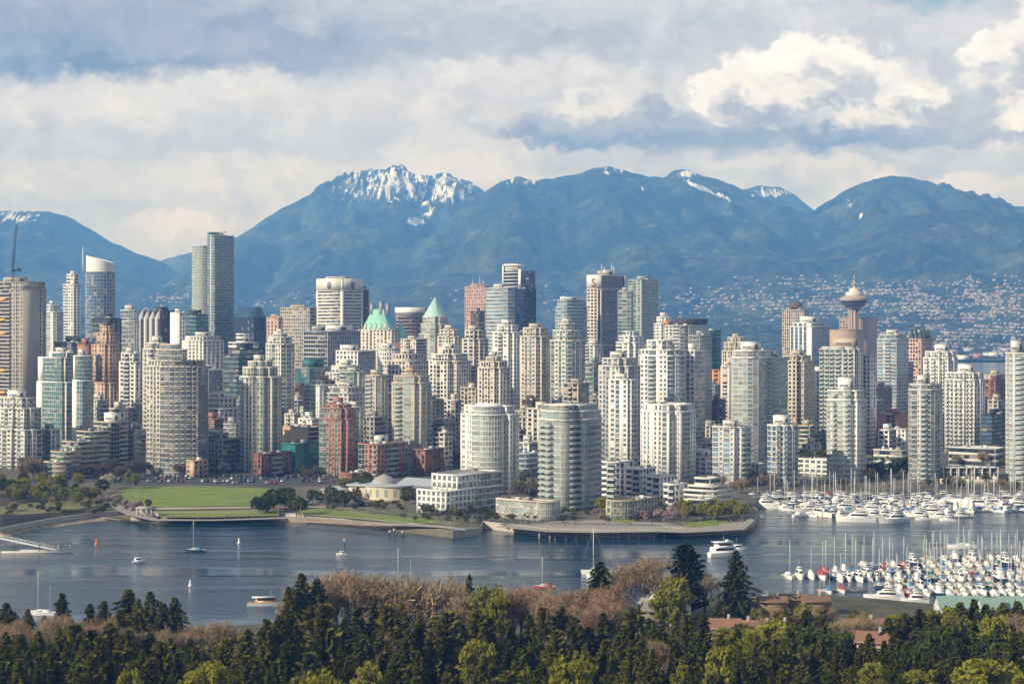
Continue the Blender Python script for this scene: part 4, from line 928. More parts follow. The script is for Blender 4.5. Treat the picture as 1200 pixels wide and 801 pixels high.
# chateau roof of the hotel
def hotel_roof():
    b = b_hotel; z0 = b['zt'] + 1; w, d = b['w'] / 2, b['d'] / 2
    r = frustum('roof_main', b, z0, H_(b, 362), .80, .2, COPPER, ridge=(.34, .06))
    for (x, h) in ((-.18, 3.5), (.1, 5.5), (.3, 3)):
        m = MB(); zz = H_(b, 364); m.box(x*w*2-1.6, x*w*2+1.6, -1.4, 1.4, zz - 4, zz + h + 4); m.box(x*w*2-1.9, x*w*2+1.9, -1.7, 1.7, zz + h + 4, zz + h + 4.8); m.build('chimney', wallm('concrete'), r)
    for k in range(5):
        m = MB(); x = -w * .6 + k * w * .3; zz = z0 + 3; y = -d * .78
        m.box(x-1.3, x+1.3, y-.4, y+3, zz-2.5, zz+2.2, 0); m.faces([(x-1.6,y-.6,zz+2.2),(x+1.6,y-.6,zz+2.2),(x,y-.6,zz+4.6),(x-1.6,y+4,zz+2.2),(x+1.6,y+4,zz+2.2),(x,y+4,zz+4.6)],[(0,1,2),(0,2,5,3),(1,4,5,2)],1)
        m.build('dormer', [wallm('cream'), COPPER], r)
    b2 = tower(462, 478, .3, 398, 1815, 'cream', 'dk', 'P1', 'P1', 'right wing of the grand old hotel under a smaller copper roof', name='hotel_wing', cat='hotel', fh=3.6, pent=None, units=0)
    frustum('roof_main', b2, b2['zt'] + 1, H_(b2, 377), 1.0, .15, COPPER)
hotel_roof()
# white top band of the purple office, with its blue mark
m = MB(); b = b_mauve; w, d = b['w'] / 2 + .8, b['d'] / 2 + .8; m.box(-w, w, -d, d, b['zt'] + 1.01, H_(b, 360)); 
for k in range(16): m.box(-w + (k + .2) * 2 * w / 16, -w + (k + .75) * 2 * w / 16, -d - .15, -d - .01, b['zt'] + 2, b['zt'] + 6, 1)
for k in range(16): m.box(w + .01, w + .15, -d + (k + .2) * 2 * d / 16, -d + (k + .75) * 2 * d / 16, b['zt'] + 2, b['zt'] + 6, 1)
m.build('top_band', [wallm('white'), DKMETAL], b['root'])
m = MB(); m.box(w + .02, w + .3, d * .25, d * .6, b['zt'] + 7, b['zt'] + 11); m.build('emblem', plain_mat('blue_sign', (.12,.22,.5), .5), b['root'])
# round emblems of the cream banded tower
b = b_band; w, d = b['w'] / 2, b['d'] / 2; zz = H_(b, 334)
for face in (0, 1):
    m = MB(); n = 20
    bl_ = MB()
    if face == 0:
        bl_.box(-w * .9, w * .9, -d - .5, -d - .28, H_(b, 340), b['zt'] + .9); prof = [(0.0 + 3.2 * math.cos(2*math.pi*k/n), -d - .72, zz + 4.4 * math.sin(2*math.pi*k/n)) for k in range(n)]
        prof2 = [(p[0], p[1] + .2, p[2]) for p in prof]
    else:
        bl_.box(w + .28, w + .5, -d * .9, d * .9, H_(b, 340), b['zt'] + .9); prof = [(w + .72, 3.2 * math.cos(2*math.pi*k/n), zz + 4.4 * math.sin(2*math.pi*k/n)) for k in range(n)]
        prof2 = [(p[0] - .2, p[1], p[2]) for p in prof]
    bl_.build('blank_panel', wallm('ivory'), b['root'])
    m.faces(prof + prof2, [tuple(range(n))] + [(k, n + k, n + (k + 1) % n, (k + 1) % n) for k in range(n)])
    m.build('emblem', plain_mat('grey_sign', (.20,.19,.20), .6), b['root'])
# masts
def mast(b, lx, ly, h, r=.35, lattice=True):
    m = MB(); z = b['zt']
    m.tube((lx, ly, z), (lx, ly, z + h), r, r * .4, 5)
    if lattice:
        for q in range(3): m.tube((lx - 1.5, ly, z + h * (.3 + .2 * q)), (lx + 1.5, ly, z + h * (.3 + .2 * q)), .15, .15, 4)
    m.build('antenna', METAL, b['root'])
for x, h in ((-6, 9), (4, 13), (9, 10)): mast(b_pink, x, 0, h)
for x, h in ((-8, 14), (-4, 11), (6, 15), (9, 12)): mast(b_brown, x, 2, h, .6)
# cream panel and curled letter emblem on the brown tower
b = b_brown; w, d = b['w'] / 2, b['d'] / 2
m = MB(); m.box(-w - .3, w + .3, -d - .62, -d - .35, H_(b, 337), b['zt'] + 1.2); m.build('blank_panel', wallm('ivory'), b['root'])
fc = bpy.data.curves.new('emblem', 'FONT'); fc.body = 'S'; fc.size = 13; fc.extrude = .15; fc.offset = .12; fc.align_x = 'CENTER'
fo = bpy.data.objects.new('emblem', fc); col.objects.link(fo); fo.parent = b['root']; fo.location = (0, -d - .8, H_(b, 335.5)); fo.rotation_euler = (R(90), 0, 0)
bpy.context.view_layer.update()
em = bpy.data.meshes.new_from_object(fo.evaluated_get(bpy.context.evaluated_depsgraph_get())); mtx = fo.matrix_local.copy(); bpy.data.objects.remove(fo)
fo = bpy.data.objects.new('emblem', em); col.objects.link(fo); fo.parent = b['root']; fo.location = (0, -d - .8, H_(b, 335.5)); fo.rotation_euler = (R(90), 0, 0)
em.materials.clear(); em.materials.append(plain_mat('brown_sign', (.10,.03,.03), .6))
m = MB(); m.box(w + .6, w + .9, d * .86, d + .2, 0, b['zt'] + 1.2); m.box(w + .55, w + .8, -d, d * .85, H_(b, 405) , H_(b, 404)); m.build('edge_fin', wallm('ivory'), b['root'])
# crown of the navy tower
b = b_navy1; w, d = b['w'] / 2, b['d'] / 2; z = b['zt']
m = MB(); zz = H_(b, 342)
m.box(-w - .5, -w + 1.2, -d - 1.6, -d - .3, zz, z + 7); m.box(w * .25, w * .25 + 3.5, -d - 1.6, -d - .3, zz, z + 3); m.box(-w - .5, w * .25 + 3.5, -d - 1.7, -d + 6, z + 7.001, z + 8.2)
for q in range(6): m.box(-w + 1.3, w * .2, -d - 1.2, -d - .3, zz + 2 + q * 4.0, zz + 3 + q * 4.0)
m.build('crown_frame', wallm('white'), b['root'])
# cap of the brown gridded tower, silver dome
def dome(b, lx, ly, r, z, mat, name='dome', h=1.0):
    m = MB(); m.lathe([(r * math.cos(k * math.pi / 14), z + h * r * math.sin(k * math.pi / 14)) for k in range(8)], lx, ly, 20); m.build(name, mat, b['root'], True)
dome(b_dome, 0, 0, b_dome['w'] * .3, b_dome['zt'] + 1, wallm('brown'), 'roof_cap', .8)
# gables of the pink gridded tower
b = b_goth; w, d = b['w'] / 2, b['d'] / 2; z = b['zt'] + 1
for (x, y, s, h) in ((-w*.62,-d*.62,.34,10),(w*.62,-d*.62,.34,10),(0,-d*.62,.3,13),(w*.62,0,.3,13),(w*.62,d*.62,.34,10),(-w*.62,d*.62,.34,10)):
    m = MB(); q = w * s; m.faces([(x-q,y-q,z),(x+q,y-q,z),(x+q,y+q,z),(x-q,y+q,z),(x-q*.1,y-q*.1,z+h),(x+q*.1,y-q*.1,z+h),(x+q*.1,y+q*.1,z+h),(x-q*.1,y+q*.1,z+h)],[(0,1,5,4),(1,2,6,5),(2,3,7,6),(3,0,4,7),(4,5,6,7)])
    m.build('gable', plain_mat('dark_copper', (.05,.065,.06), .6), b['root'])
frustum('roof_pitch', b, z, z + 9, .55, .2, COPPER)
# round lookout tower
def lookout():
    D = 2285; gz = ground(D) - 1; k = px2m(D)
    r = empty('lookout_tower', (X(1001, D), D, gz), 0, 'slim lookout tower with round saucer deck and striped mast', 'tower')
    H = lambda py: Z(py, D) - gz
    m = MB(); m.lathe([(4.2*k, 0), (4.2*k, H(362))], n=16)
    for q in range(8):
        an = q * math.pi / 4; m.tube((4.9*k*math.cos(an), 4.9*k*math.sin(an), 0), (4.9*k*math.cos(an), 4.9*k*math.sin(an), H(361)), 1.1, 1.1, 6)
    m.build('shaft', wallm('tan'), r)
    m = MB(); m.lathe([(5*k,H(363)),(8.5*k,H(361)),(9.5*k,H(359)),(11*k,H(358.4)),(12.6*k,H(355.6)),(14.2*k,H(354.8)),(16.2*k,H(352.6)),(16.4*k,H(349.6)),(15.6*k,H(348.8)),(13*k,H(347.2)),(10*k,H(346.4))], n=40)
    m.build('saucer', wallm('tan'), r)
    m = MB(); m.lathe([(15.5*k,H(354.2)),(16.55*k,H(353.6)),(16.55*k,H(352)),(15.6*k,H(351.6))], n=40); m.build('window_ring', glassm('dk'), r)
    m = MB(); m.lathe([(12.9*k,H(357.9)),(13.6*k,H(357)),(13.3*k,H(356.0)),(12*k,H(355.9))], n=40); m.build('window_ring', glassm('dk'), r)
    m = MB(); m.lathe([(10*k,H(347)),(10*k,H(343)),(9.2*k,H(342.2)),(6*k,H(341.4)),(5.6*k,H(338)),(2*k,H(337.4))], n=30); m.build('cap', wallm('cream'), r)
    mm = MB()
    for q in range(6): mm.tube((0,0,H(338 - q*3)), (0,0,H(335 - q*3)), 1.05*k*(1-.12*q), 1.05*k*(1-.12*(q+1)), 8, q % 2)
    mm.build('mast', [wallm('white'), plain_mat('red_paint',(.5,.14,.09),.6)], r)
lookout()
# luffing crane over the unfinished tower
def crane():
    D = 1268; r = empty('tower_crane', (X(15.5, D), D, b_crane['gz'] + b_crane['zt']), 0, 'dark luffing crane standing on the unfinished concrete tower', 'crane')
    zb = b_crane['gz'] + b_crane['zt']; top = Z(318, D) - zb
    m = MB()
    def lat(m, p, q, s, n):
        p = mathutils.Vector(p); q = mathutils.Vector(q); d = q - p; a = d.orthogonal().normalized() * s; c = d.normalized().cross(a)
        cs = [a + c, a - c, -a - c, c - a]
        for o in cs: m.tube(p + o, q + o, .12, .12, 4)
        for i in range(n):
            u, v = p + d * (i / n), p + d * ((i + 1) / n)
            for j in range(4): m.tube(u + cs[j], v + cs[(j + 1) % 4], .08, .08, 3)
    lat(m, (0,0,-.5), (0,0,top), .8, 6); m.build('mast', DKMETAL, r)
    m = MB(); lat(m, (-.8,0,top), (X(19.5, D) - X(15.5, D), 0, Z(263, D) - zb), .55, 16); m.build('jib', plain_mat('navy_paint',(.04,.05,.08),.5), r)
    m = MB(); m.box(-1.5,1.5,-1.2,1.2,top,top+2.4); m.box(1.5,5.5,-1.4,1.4,top+.3,top+2.2); m.build('machine_deck', DKMETAL, r)
    m = MB(); m.tube((4.5,0,top+2),(1.6,0,top+9),.15,.15,4); m.tube((1.6,0,top+9),(X(18.6, D) - X(15.5, D),0,Z(275, D)-zb),.07,.07,4); m.tube((-.6,0,top+2),(1.6,0,top+9),.15,.15,4); m.build('tie', DKMETAL, r)
    m = MB(); m.box(-3,3,-3.5,3.5,-2.2,-.5); m.build('base_frame', plain_mat('red_paint',(.5,.14,.09),.6), r)
crane()
b = b_crane; w, d = b['w'] / 2, b['d'] / 2
for py in (376, 392, 436, 462, 352): 
    m = MB(); m.box(-w * .25, w * .12, -d - 2.0, -d - .4, H_(b, py), H_(b, py - 3)); m.build('safety_screen', plain_mat('orange_net', (.75,.40,.12), .8), b['root'])
# arch and window of the peach tower
b = b_peach; w, d = b['w'] / 2, b['d'] / 2
m = MB(); n = 10; x0 = -w * .36; x1 = w * .36; z0 = H_(b, 447); z1 = H_(b, 420); yy = -d * .98 - .35
pts = [(x0, yy, z0), (x1, yy, z0)] + [((x1 + x0) / 2 + (x1 - x0) / 2 * math.cos(math.pi * k / n), yy, z1 + (x1 - x0) / 2 * math.sin(math.pi * k / n)) for k in range(n + 1)]
m.faces(pts + [(p[0], p[1] + .3, p[2]) for p in pts], [tuple(range(len(pts)))] + [(i, len(pts) + i, len(pts) + (i + 1) % len(pts), (i + 1) % len(pts)) for i in range(len(pts))]); m.build('arch_window', glassm('dk'), b['root'])
# roofs of the two front towers
b = b_curv; m = MB(); z = b['zt'] + 1; w, d = b['w'] / 2 * .86, b['d'] / 2 * .86
m.box(-w * .62, w * .55, -d * .6, d * .6, z - .9, z + 2.6); m.build('penthouse', [glassm('gy')], b['root'])
m = MB(); m.faces([(-w*.72,-d*.7,z+2.6),(w*.66,-d*.7,z+2.6),(w*.66,d*.7,z+2.6),(-w*.72,d*.7,z+2.6),(-w*.55,-d*.2,z+4.6),(w*.5,-d*.2,z+4.6),(w*.5,d*.3,z+4.6),(-w*.55,d*.3,z+4.6)],[(0,1,5,4),(1,2,6,5),(2,3,7,6),(3,0,4,7),(4,5,6,7),(3,2,1,0)]); m.build('roof_pitch', wallm('white'), b['root'])
b = b_bal; m = MB(); w, d = b['w'] / 2 * .84, b['d'] / 2 * .84; z = b['zt'] + 1
m.box(-w * .7, w * .6, -d * .6, d * .7, z - .8, z + 2.4, 1); m.box(-w * .95, w * .85, -d * .85, d * .9, z + 2.4, z + 2.9, 0); m.build('canopy_roof', [wallm('ivory'), glassm('pg')], b['root'])
# white fins of the bronze block
b = b_bronze; w, d = b['w'] / 2, b['d'] / 2
for k in range(4):
    m = MB(); x = -w + (k + .4) * 2 * w / 4; zt = b['zt']; m.faces([(x-1.1,-d-1.6,0),(x+1.1,-d-1.6,0),(x+1.1,-d-.5,0),(x-1.1,-d-.5,0),(x-1.1,-d-1.6,zt-6),(x+1.1,-d-1.6,zt-6),(x+1.1,-d+4,zt+2.5),(x-1.1,-d+4,zt+2.5)],[(0,1,5,4),(1,2,6,5),(2,3,7,6),(3,0,4,7),(4,5,6,7)]); m.build('slanted_fin', wallm('pale'), b['root'])

# domed community hall on the lawn
def hall():
    D = 925; gz = 3.5; r = empty('community_hall', (X(455, D), D, gz), R(-20), 'low cream community hall with grey cone dome and pale curved roof', 'hall')
    m = MB(); n = 24
    arc = [(13 * math.cos(math.pi * (1 + k / n)), 9 * math.sin(math.pi * (1 + k / n))) for k in range(n + 1)]
    for k in range(n): 
        (xa, ya), (xb, yb) = arc[k], arc[k + 1]; m.poly([(xa,ya,0),(xb,yb,0),(xb,yb,7.5),(xa,ya,7.5)])
        if k % 3 == 1: m.poly([(xa*1.01,ya*1.01,2),(xb*1.01,yb*1.01,2),(xb*1.01,yb*1.01,6),(xa*1.01,ya*1.01,6)], 1)
    m.build('curved_wall', [wall_mat((.62,.56,.40), .8, 'cream_render'), glassm('pg')], r)
    m = MB(); m.box(-24,24,0,20,0,6.6); m.box(-38,-24.01,-4,14,0,4.2); m.build('wall', wallm('beige'), r)
    for k in range(6):
        m = MB(); m.box(-37 + k * 2.2, -35.6 + k * 2.2, -4.2, -4.003, 1, 3.2); m.build('window', glassm('dk'), r)
    m = MB(); m.prism([(x * 1.08, y * 1.08) for x, y in arc] + [(14, 3), (-14, 3)], 7.5, 8.1); m.prism([(-25,-1),(25,-1),(25,21),(-25,21)], 6.6, 7.42)
    m.faces([(2,4,7.3),(26,-2,7.9),(27,20,9.5),(2,20,10.5)],[(0,1,2,3)]); m.build('roof', plain_mat('zinc_roof', (.42,.45,.47), .5), r)
    m = MB(); m.prism([(-39,-5),(-25.1,-5),(-25.1,15),(-39,15)], 4.2, 4.7); m.build('side_roof', plain_mat('zinc_roof', (.42,.45,.47), .5), r)
    m = MB(); m.lathe([(7.5,7.3),(7.3,8.2),(5.8,10.2),(3.2,11.8),(.8,12.6),(.3,13.2)], -6, 8, 20); m.build('dome', plain_mat('lead_grey', (.33,.31,.30), .6), r, True)
hall()
# open pavilion by the waterside walk
def pavilion():
    D = DG(606, 2.6); r = empty('pavilion', (X(171, D), D, 2.6), R(-12), 'small columned pavilion on the seawall below the lawn', 'pavilion')
    m = MB(); m.box(-4.4,4.4,-2.6,2.6,4.3,5.0); m.box(-4,4,-2.2,2.2,5.0,5.4); m.build('roof', wallm('concrete'), r)
    m = MB(); m.box(-6.4,6.4,-4,4,-1.5,.4); m.build('plinth', wallm('concrete'), r)
    for x in (-3.9, -1.4, 1.4, 3.9):
        for y in (-2.2, 2.2):
            m = MB(); m.tube((x,y,.4),(x,y,4.3),.32,.28,8); m.build('column', wallm('pale'), r)
pavilion()
# white framed row houses above the marina
def townhouses():
    for k in range(7):
        px = 1110 + k * 9.2; D = 1018; gz = 4.2
        r = empty('townhouse', (X(px, D), D, gz), R(-14), 'white framed townhouse above the marina, one of a joined row', 'townhouse', 'white framed townhouses above the marina')
        m = MB(); m.box(-2.2,2.2,0,9,0,8.2); m.build('wall', wallm('beige'), r)
        m = MB(); m.box(-2.3,-1.9,-1.2,-.004,0,9); m.box(1.9,2.3,-1.2,-.004,0,9); m.box(-1.9,1.9,-1.2,-.004,8.5,9); m.box(-1.9,1.9,-1.2,-.004,0,3.2); m.build('frame', wallm('white'), r)
        for z in (3.8, 6.2):
            m = MB(); m.box(-1.5,1.5,-.1,-.004,z,z+1.8); m.build('window', glassm('dk'), r)
        m = MB(); m.box(-2.3,2.3,0,9.2,8.2,8.6); m.build('roof', ROOFL, r)
    D = 1002; r = empty('garden_wall', (X(1140, D), D, 4), R(-14), 'low beige terrace wall in front of the white townhouses', 'wall'); r['kind'] = 'thing'
    m = MB(); m.box(-19,19,0,1.2,0,3.2); m.build('wall', wallm('sand'), r)
townhouses()
# ------------------------------------------------------------------ ground surfaces of the waterside park
def P(px, py, z=None):
    """ground point of the city side seen at (px, py)"""
    zz = 3.6
    for _ in range(3): D = DG(py, zz); zz = ground(D) if z is None else z
    return (X(px, D), D, zz)
def sheet(name, pts, mat, lift=.06):
    import mathutils.geometry as mg
    w = [P(x, y) for x, y in pts]; m = MB()
    tri = mg.tessellate_polygon([[mathutils.Vector((p[0], p[1], 0)) for p in w]])
    m.v = [(p[0], p[1], p[2] + lift) for p in w]
    for t_ in tri:
        a_, b_, c_ = [m.v[i] for i in t_]; cr = (b_[0]-a_[0])*(c_[1]-a_[1]) - (b_[1]-a_[1])*(c_[0]-a_[0])
        m.f.append(tuple(t_) if cr > 0 else tuple(reversed(t_))); m.mi.append(0); m.uv += [(0, 0)] * 3
    o = m.build(name, mat); tag(o, kind='structure'); return o
LAWN = lawn_mat(); PAVE = wall_mat((.31,.275,.235), .9, 'pale_paving', .22); PARK = plain_mat('asphalt', (.055,.055,.058), .9, 0, .2, .3)
GRAVEL = plain_mat('tan_gravel', (.38,.31,.22), .95, 0, .25, .25)
sheet('lawn', [(128,581),(150,571),(210,569),(322,572),(350,578),(330,588),(300,592),(240,593),(190,595),(160,594)], LAWN)
sheet('lawn', [(183,599),(300,597),(330,600),(326,604),(250,606),(188,606)], LAWN)
sheet('lawn', [(352,597),(372,595.5),(440,602),(512,608),(520,614),(470,612.5),(400,606),(356,603)], LAWN)
sheet('lawn', [(-60,601),(20,603),(70,600),(128,590),(118,583),(60,588),(-60,590)], lawn_mat((.11,.115,.025),(.20,.18,.07)))
sheet('path', [(163,595),(240,594),(330,592.5),(420,594),(420,595.5),(330,594.5),(240,596.2),(163,597.5)], GRAVEL, .10)
sheet('path', [(128,586),(158,597),(165,604),(186,608),(250,608.4),(350,605),(440,611),(520,616),(545,619),(545,621.5),(520,618.5),(430,613),(350,607),(250,610),(180,610),(150,604),(118,588)], PAVE, .09)
sheet('car_park', [(120,567),(150,558),(300,556.5),(420,558),(425,566),(330,569.5),(210,567.5),(150,569)], PARK, .08)
sheet('road', [(-80,566),(120,560),(330,553),(460,552),(460,555),(330,556),(120,564),(-80,572)], PARK, .07)
sheet('plaza', [(580,617),(600,614),(660,610),(700,609),(780,612),(800,616),(872,611),(880,606),(884,610),(872,620),(845,622),(800,624),(770,623),(700,624),(640,623),(600,619)], PAVE, .05)
sheet('lawn', [(800,613),(842,608),(856,611),(830,617),(806,618)], LAWN, .1)
sheet('lawn', [(700,600),(716,604),(745,610),(735,613),(700,606)], LAWN, .12)
sheet('lawn', [(430,597),(480,600),(560,609),(556,613),(500,606),(432,600)], lawn_mat((.07,.09,.02),(.14,.13,.05)), .1)
sheet('path', [(585,613.5),(640,612),(700,613),(790,615),(790,616.2),(700,614.4),(640,613.4),(586,614.8)], wall_mat((.17,.15,.13), .9, 'dark_paving'), .13)
sheet('road', [(880,583.5),(1000,582.5),(1200,582.5),(1400,586),(1400,580),(1200,577.5),(1000,577.5),(880,579.5)], wall_mat((.17,.165,.16), .9, 'worn_asphalt'), .08)
# beach and seawall along the shore
def shore_works():
    Xr, Yr, Zr, bf, pxs = SHROWS
    k = bf > .02
    m, t, b = base_mat('beach_gravel')
    co = t.new('ShaderNodeTexCoord').outputs['Object']; n = t.noise(co, .25, 6, .7); n2 = t.noise(t.vm('MULTIPLY', co, (.03,.3,1)), 1, 4, .6)
    t.put(b.inputs['Base Color'], t.mix(t.step(n2, .35, .65), t.mix(n, (.16,.12,.08), (.24,.19,.13)), t.mix(n, (.34,.27,.18), (.42,.34,.24)))); b.inputs['Roughness'].default_value = .95
    grid_mesh('beach', Xr[2:4][:, k], Yr[2:4][:, k], Zr[2:4][:, k] + .04, m)
    # granite wall, coping and walk
    wm = wall_mat((.50,.44,.36), .9, 'granite_wall', .3); mb = MB(); cp = MB()
    n = Xr.shape[1]
    for i in range(n - 1):
        r0 = 3
        zt = [max(3.28, Zr[4][j] + .05) for j in (i, i + 1)]
        if bf[i] > .02: o0 = 8.7; z0 = [Zr[3][j] - .3 for j in (i, i + 1)]
        else: o0 = -.25; z0 = [-1.5, -1.5]
        bx0 = [Xr[0][j] for j in (i, i + 1)]; by0 = [Yr[0][j] for j in (i, i + 1)]
        q = lambda j, o, z: (bx0[j] * (1 + o / by0[j]), by0[j] + o, z)
        mb.poly([q(0, o0, z0[0]), q(1, o0, z0[1]), q(1, o0, zt[1]), q(0, o0, zt[0])])
        cp.poly([q(0, o0 - .15, zt[0]), q(1, o0 - .15, zt[1]), q(1, o0 - .15, zt[1] + .35), q(0, o0 - .15, zt[0] + .35)])
        cp.poly([q(0, o0 - .15, zt[0] + .35), q(1, o0 - .15, zt[1] + .35), q(1, o0 + 1.0, zt[1] + .35), q(0, o0 + 1.0, zt[0] + .35)])
        cp.poly([q(1, o0 + 1.0, zt[1]), q(0, o0 + 1.0, zt[0]), q(0, o0 + 1.0, zt[0] + .35), q(1, o0 + 1.0, zt[1] + .35)])
    w = mb.build('seawall', wm); tag(w, kind='structure')
    c = cp.build('seawall_coping', wall_mat((.52,.47,.39), .85, 'pale_coping')); tag(c, kind='structure')
shore_works()
# timber pier with piles in front of the balcony tower
def quay():
    D = DG(629); r = empty('pier', (X(705, D), D - 3, 0), 0, 'curved timber pier on dark piles below the green balcony tower', 'pier')
    m = MB(); n = 24; L = 29
    pts = [(-L + 2 * L * k / n, -5 + 4.0 * ((k / n * 2 - 1) ** 2)) for k in range(n + 1)]
    m.prism(pts + [(L, 8), (-L, 8)], 2.7, 3.45); m.build('deck', wall_mat((.40,.36,.30), .85, 'deck_boards'), r)
    m = MB()
    for k in range(n):
        (xa, ya), (xb, yb) = pts[k], pts[k + 1]; m.tube((xa, ya + .2, 4.4), (xb, yb + .2, 4.4), .05, .05, 4); m.tube((xa, ya + .2, 3.45), (xa, ya + .2, 4.4), .05, .05, 4)
    m.build('railing', METAL, r)
    for k in range(15):
        m = MB(); x, y = pts[min(n, round(k * n / 14))]; m.tube((x, y + .5, -2), (x, y + .5, 2.7), .5, .5, 8); m.build('pile', wall_mat((.30,.26,.21), .9, 'tarred_timber'), r)
    for j in range(2):
        D2 = 1; 
quay()
# raised road along the marina
def viaduct():
    r = empty('viaduct', (X(1000, 958), 958, 0), 0, 'long low concrete viaduct behind the far marina', 'bridge')
    m = MB(); pts = []
    for k in range(25):
        px = 866 + k * 17; py = 578.5 + 5.0 * math.exp(-((px - 866) / 42) ** 2); D = 958 + 12 * math.exp(-((px - 866) / 60) ** 2)
        pts.append((X(px, D) - X(1000, 958), D - 958, Z(py, D)))
    for (a_, b_) in zip(pts[:-1], pts[1:]):
        for (o0, o1, z0, z1) in ((0, 9, -1.3, 0), (-.25, .004, -1.0, .75)):
            v = [(a_[0],a_[1]+o0,a_[2]+z0),(b_[0],b_[1]+o0,b_[2]+z0),(b_[0],b_[1]+o1,b_[2]+z0),(a_[0],a_[1]+o1,a_[2]+z0),(a_[0],a_[1]+o0,a_[2]+z1),(b_[0],b_[1]+o0,b_[2]+z1),(b_[0],b_[1]+o1,b_[2]+z1),(a_[0],a_[1]+o1,a_[2]+z1)]
            m.faces(v, [(3,2,1,0),(4,5,6,7),(0,1,5,4),(2,3,7,6)])
    m.build('deck', wall_mat((.24,.225,.21), .9, 'weathered_concrete'), r)
    for k in range(0, 25, 2):
        mm = MB(); x, y, z = pts[k]; mm.box(x - .7, x + .7, y + 1.5, y + 7, -1, z - 1.3); mm.build('pier', wallm('concrete'), r)
viaduct()

# ------------------------------------------------------------------ trees
def leaf_mat(name, a, b_, tr=.25):
    m = bpy.data.materials.new(name); m.use_nodes = True; t = NT(m.node_tree); t.n.clear()
    out = t.new('ShaderNodeOutputMaterial'); rnd = t.new('ShaderNodeObjectInfo').outputs['Random']
    co = t.new('ShaderNodeTexCoord').outputs['Object']; n = t.noise(co, .9, 4, .7)
    c = t.mix(t.m('ADD', t.m('MULTIPLY', rnd, .65), t.m('MULTIPLY_ADD', n, 1.0, -.32), clamp=True), a, b_)
    d = t.new('ShaderNodeBsdfDiffuse'); t.put(d.inputs[0], c); tl = t.new('ShaderNodeBsdfTranslucent'); t.put(tl.inputs[0], c)
    ms = t.new('ShaderNodeMixShader'); ms.inputs[0].default_value = tr; t.l.new(d.outputs[0], ms.inputs[1]); t.l.new(tl.outputs[0], ms.inputs[2]); t.l.new(ms.outputs[0], out.inputs[0])
    return m
LM = dict(
 fir=leaf_mat('fir_needles', (.050,.060,.008), (.185,.165,.030)), blue=leaf_mat('spruce_needles', (.045,.056,.012), (.150,.140,.034)),
 cypress=leaf_mat('cypress_sprays', (.095,.098,.012), (.230,.200,.036)), dark=leaf_mat('dark_cypress', (.016,.032,.010), (.040,.055,.018)),
 spring=leaf_mat('spring_leaves', (.20,.205,.022), (.36,.33,.045), .35), yellow=leaf_mat('willow_leaves', (.25,.24,.035), (.36,.33,.06), .35),
 green=leaf_mat('green_leaves', (.060,.080,.016), (.13,.145,.030)), olive=leaf_mat('olive_leaves', (.12,.115,.03), (.21,.19,.055)),
 twig=leaf_mat('bare_twigs', (.29,.21,.125), (.43,.33,.205), .1), redtwig=leaf_mat('russet_twigs', (.29,.18,.115), (.40,.27,.18), .1), greytwig=leaf_mat('grey_twigs', (.12,.095,.08), (.20,.16,.13), .1),
 pink=leaf_mat('cherry_blossom', (.40,.29,.29), (.54,.41,.40), .3), white=leaf_mat('white_blossom', (.58,.52,.36), (.70,.64,.48), .3))
BARK = plain_mat('bark', (.085,.062,.045), .95, 0, 2, .3); PALEBARK = plain_mat('pale_bark', (.17,.13,.10), .95, 0, 2, .3)
def quad(m, c, u, v, mi=0):
    m.poly([tuple(c - u - v), tuple(c + u - v), tuple(c + u + v), tuple(c - u + v)], mi)
Vec = mathutils.Vector
def rvec(r):
    while True:
        v = Vec((r.uniform(-1,1), r.uniform(-1,1), r.uniform(-1,1)))
        if .05 < v.length < 1: return v.normalized()
def conifer_meshes(seed, H=16.0, Rm=3.1, dens=1.0, droop=.28, power=.85, name='conifer'):
    """layered limbs, each a spray of needle tufts that droops towards its tip"""
    r = random.Random(seed); m = MB(); z = H * .08; lim = r.uniform(.8, 1.2); ph = [r.uniform(0, 6.28) for _ in range(4)]
    lean = (r.uniform(-.25,.25), r.uniform(-.25,.25))
    while z < H - .15:
        f = 1 - z / H; rad = Rm * f ** power * (.86 + .28 * r.random()) + .12
        nb = max(4, int((5 + 5 * f) * dens)); a0 = r.uniform(0, 6.28)
        for k in range(nb):
            an = a0 + 6.283 * k / nb + r.uniform(-.3, .3); L = rad * r.uniform(.5, 1.2) * (1 + .22 * math.sin(2 * an + ph[0] + z * .5) + .16 * math.sin(3 * an + ph[1] - z * .9))
            if r.random() < .05: L *= 1.25
            d = Vec((math.cos(an), math.sin(an), 0)); s = Vec((-d.y, d.x, 0)); n = max(2, int(L / .42)); dr = droop * r.uniform(.6, 1.5)
            for j in range(n):
                q = (j + .6) / n
                c = Vec((lean[0] * z / H, lean[1] * z / H, z)) + d * (L * q) + Vec((0, 0, -dr * L * q * q + .10 * L * q)) + Vec((r.uniform(-.1,.1), r.uniform(-.1,.1), r.uniform(-.12,.12)))
                w = (.30 + .16 * (1 - q)) * r.uniform(.7, 1.25); l = .36 * r.uniform(.8, 1.3)
                quad(m, c, d * l + Vec((0,0,-dr * .45 * l)), s * w + Vec((0, 0, r.uniform(-.22, .22))))
                if j == n - 1 or r.random() < .45: quad(m, c + Vec((0,0,-.12)), d * l * .8, Vec((s.x * .1, s.y * .1, .24)) )
        z += (.34 + .20 * f) * lim * (H / 16) ** .5
    for k in range(5): quad(m, Vec((lean[0], lean[1], H - .2 - .12 * k)), Vec((.07 + .04 * k, 0, 0)), Vec((0, .03, .22)))
    t = MB(); t.tube((0,0,-1),(lean[0]*.9,lean[1]*.9,H * .92), H * .016, .04, 7)
    return t, m
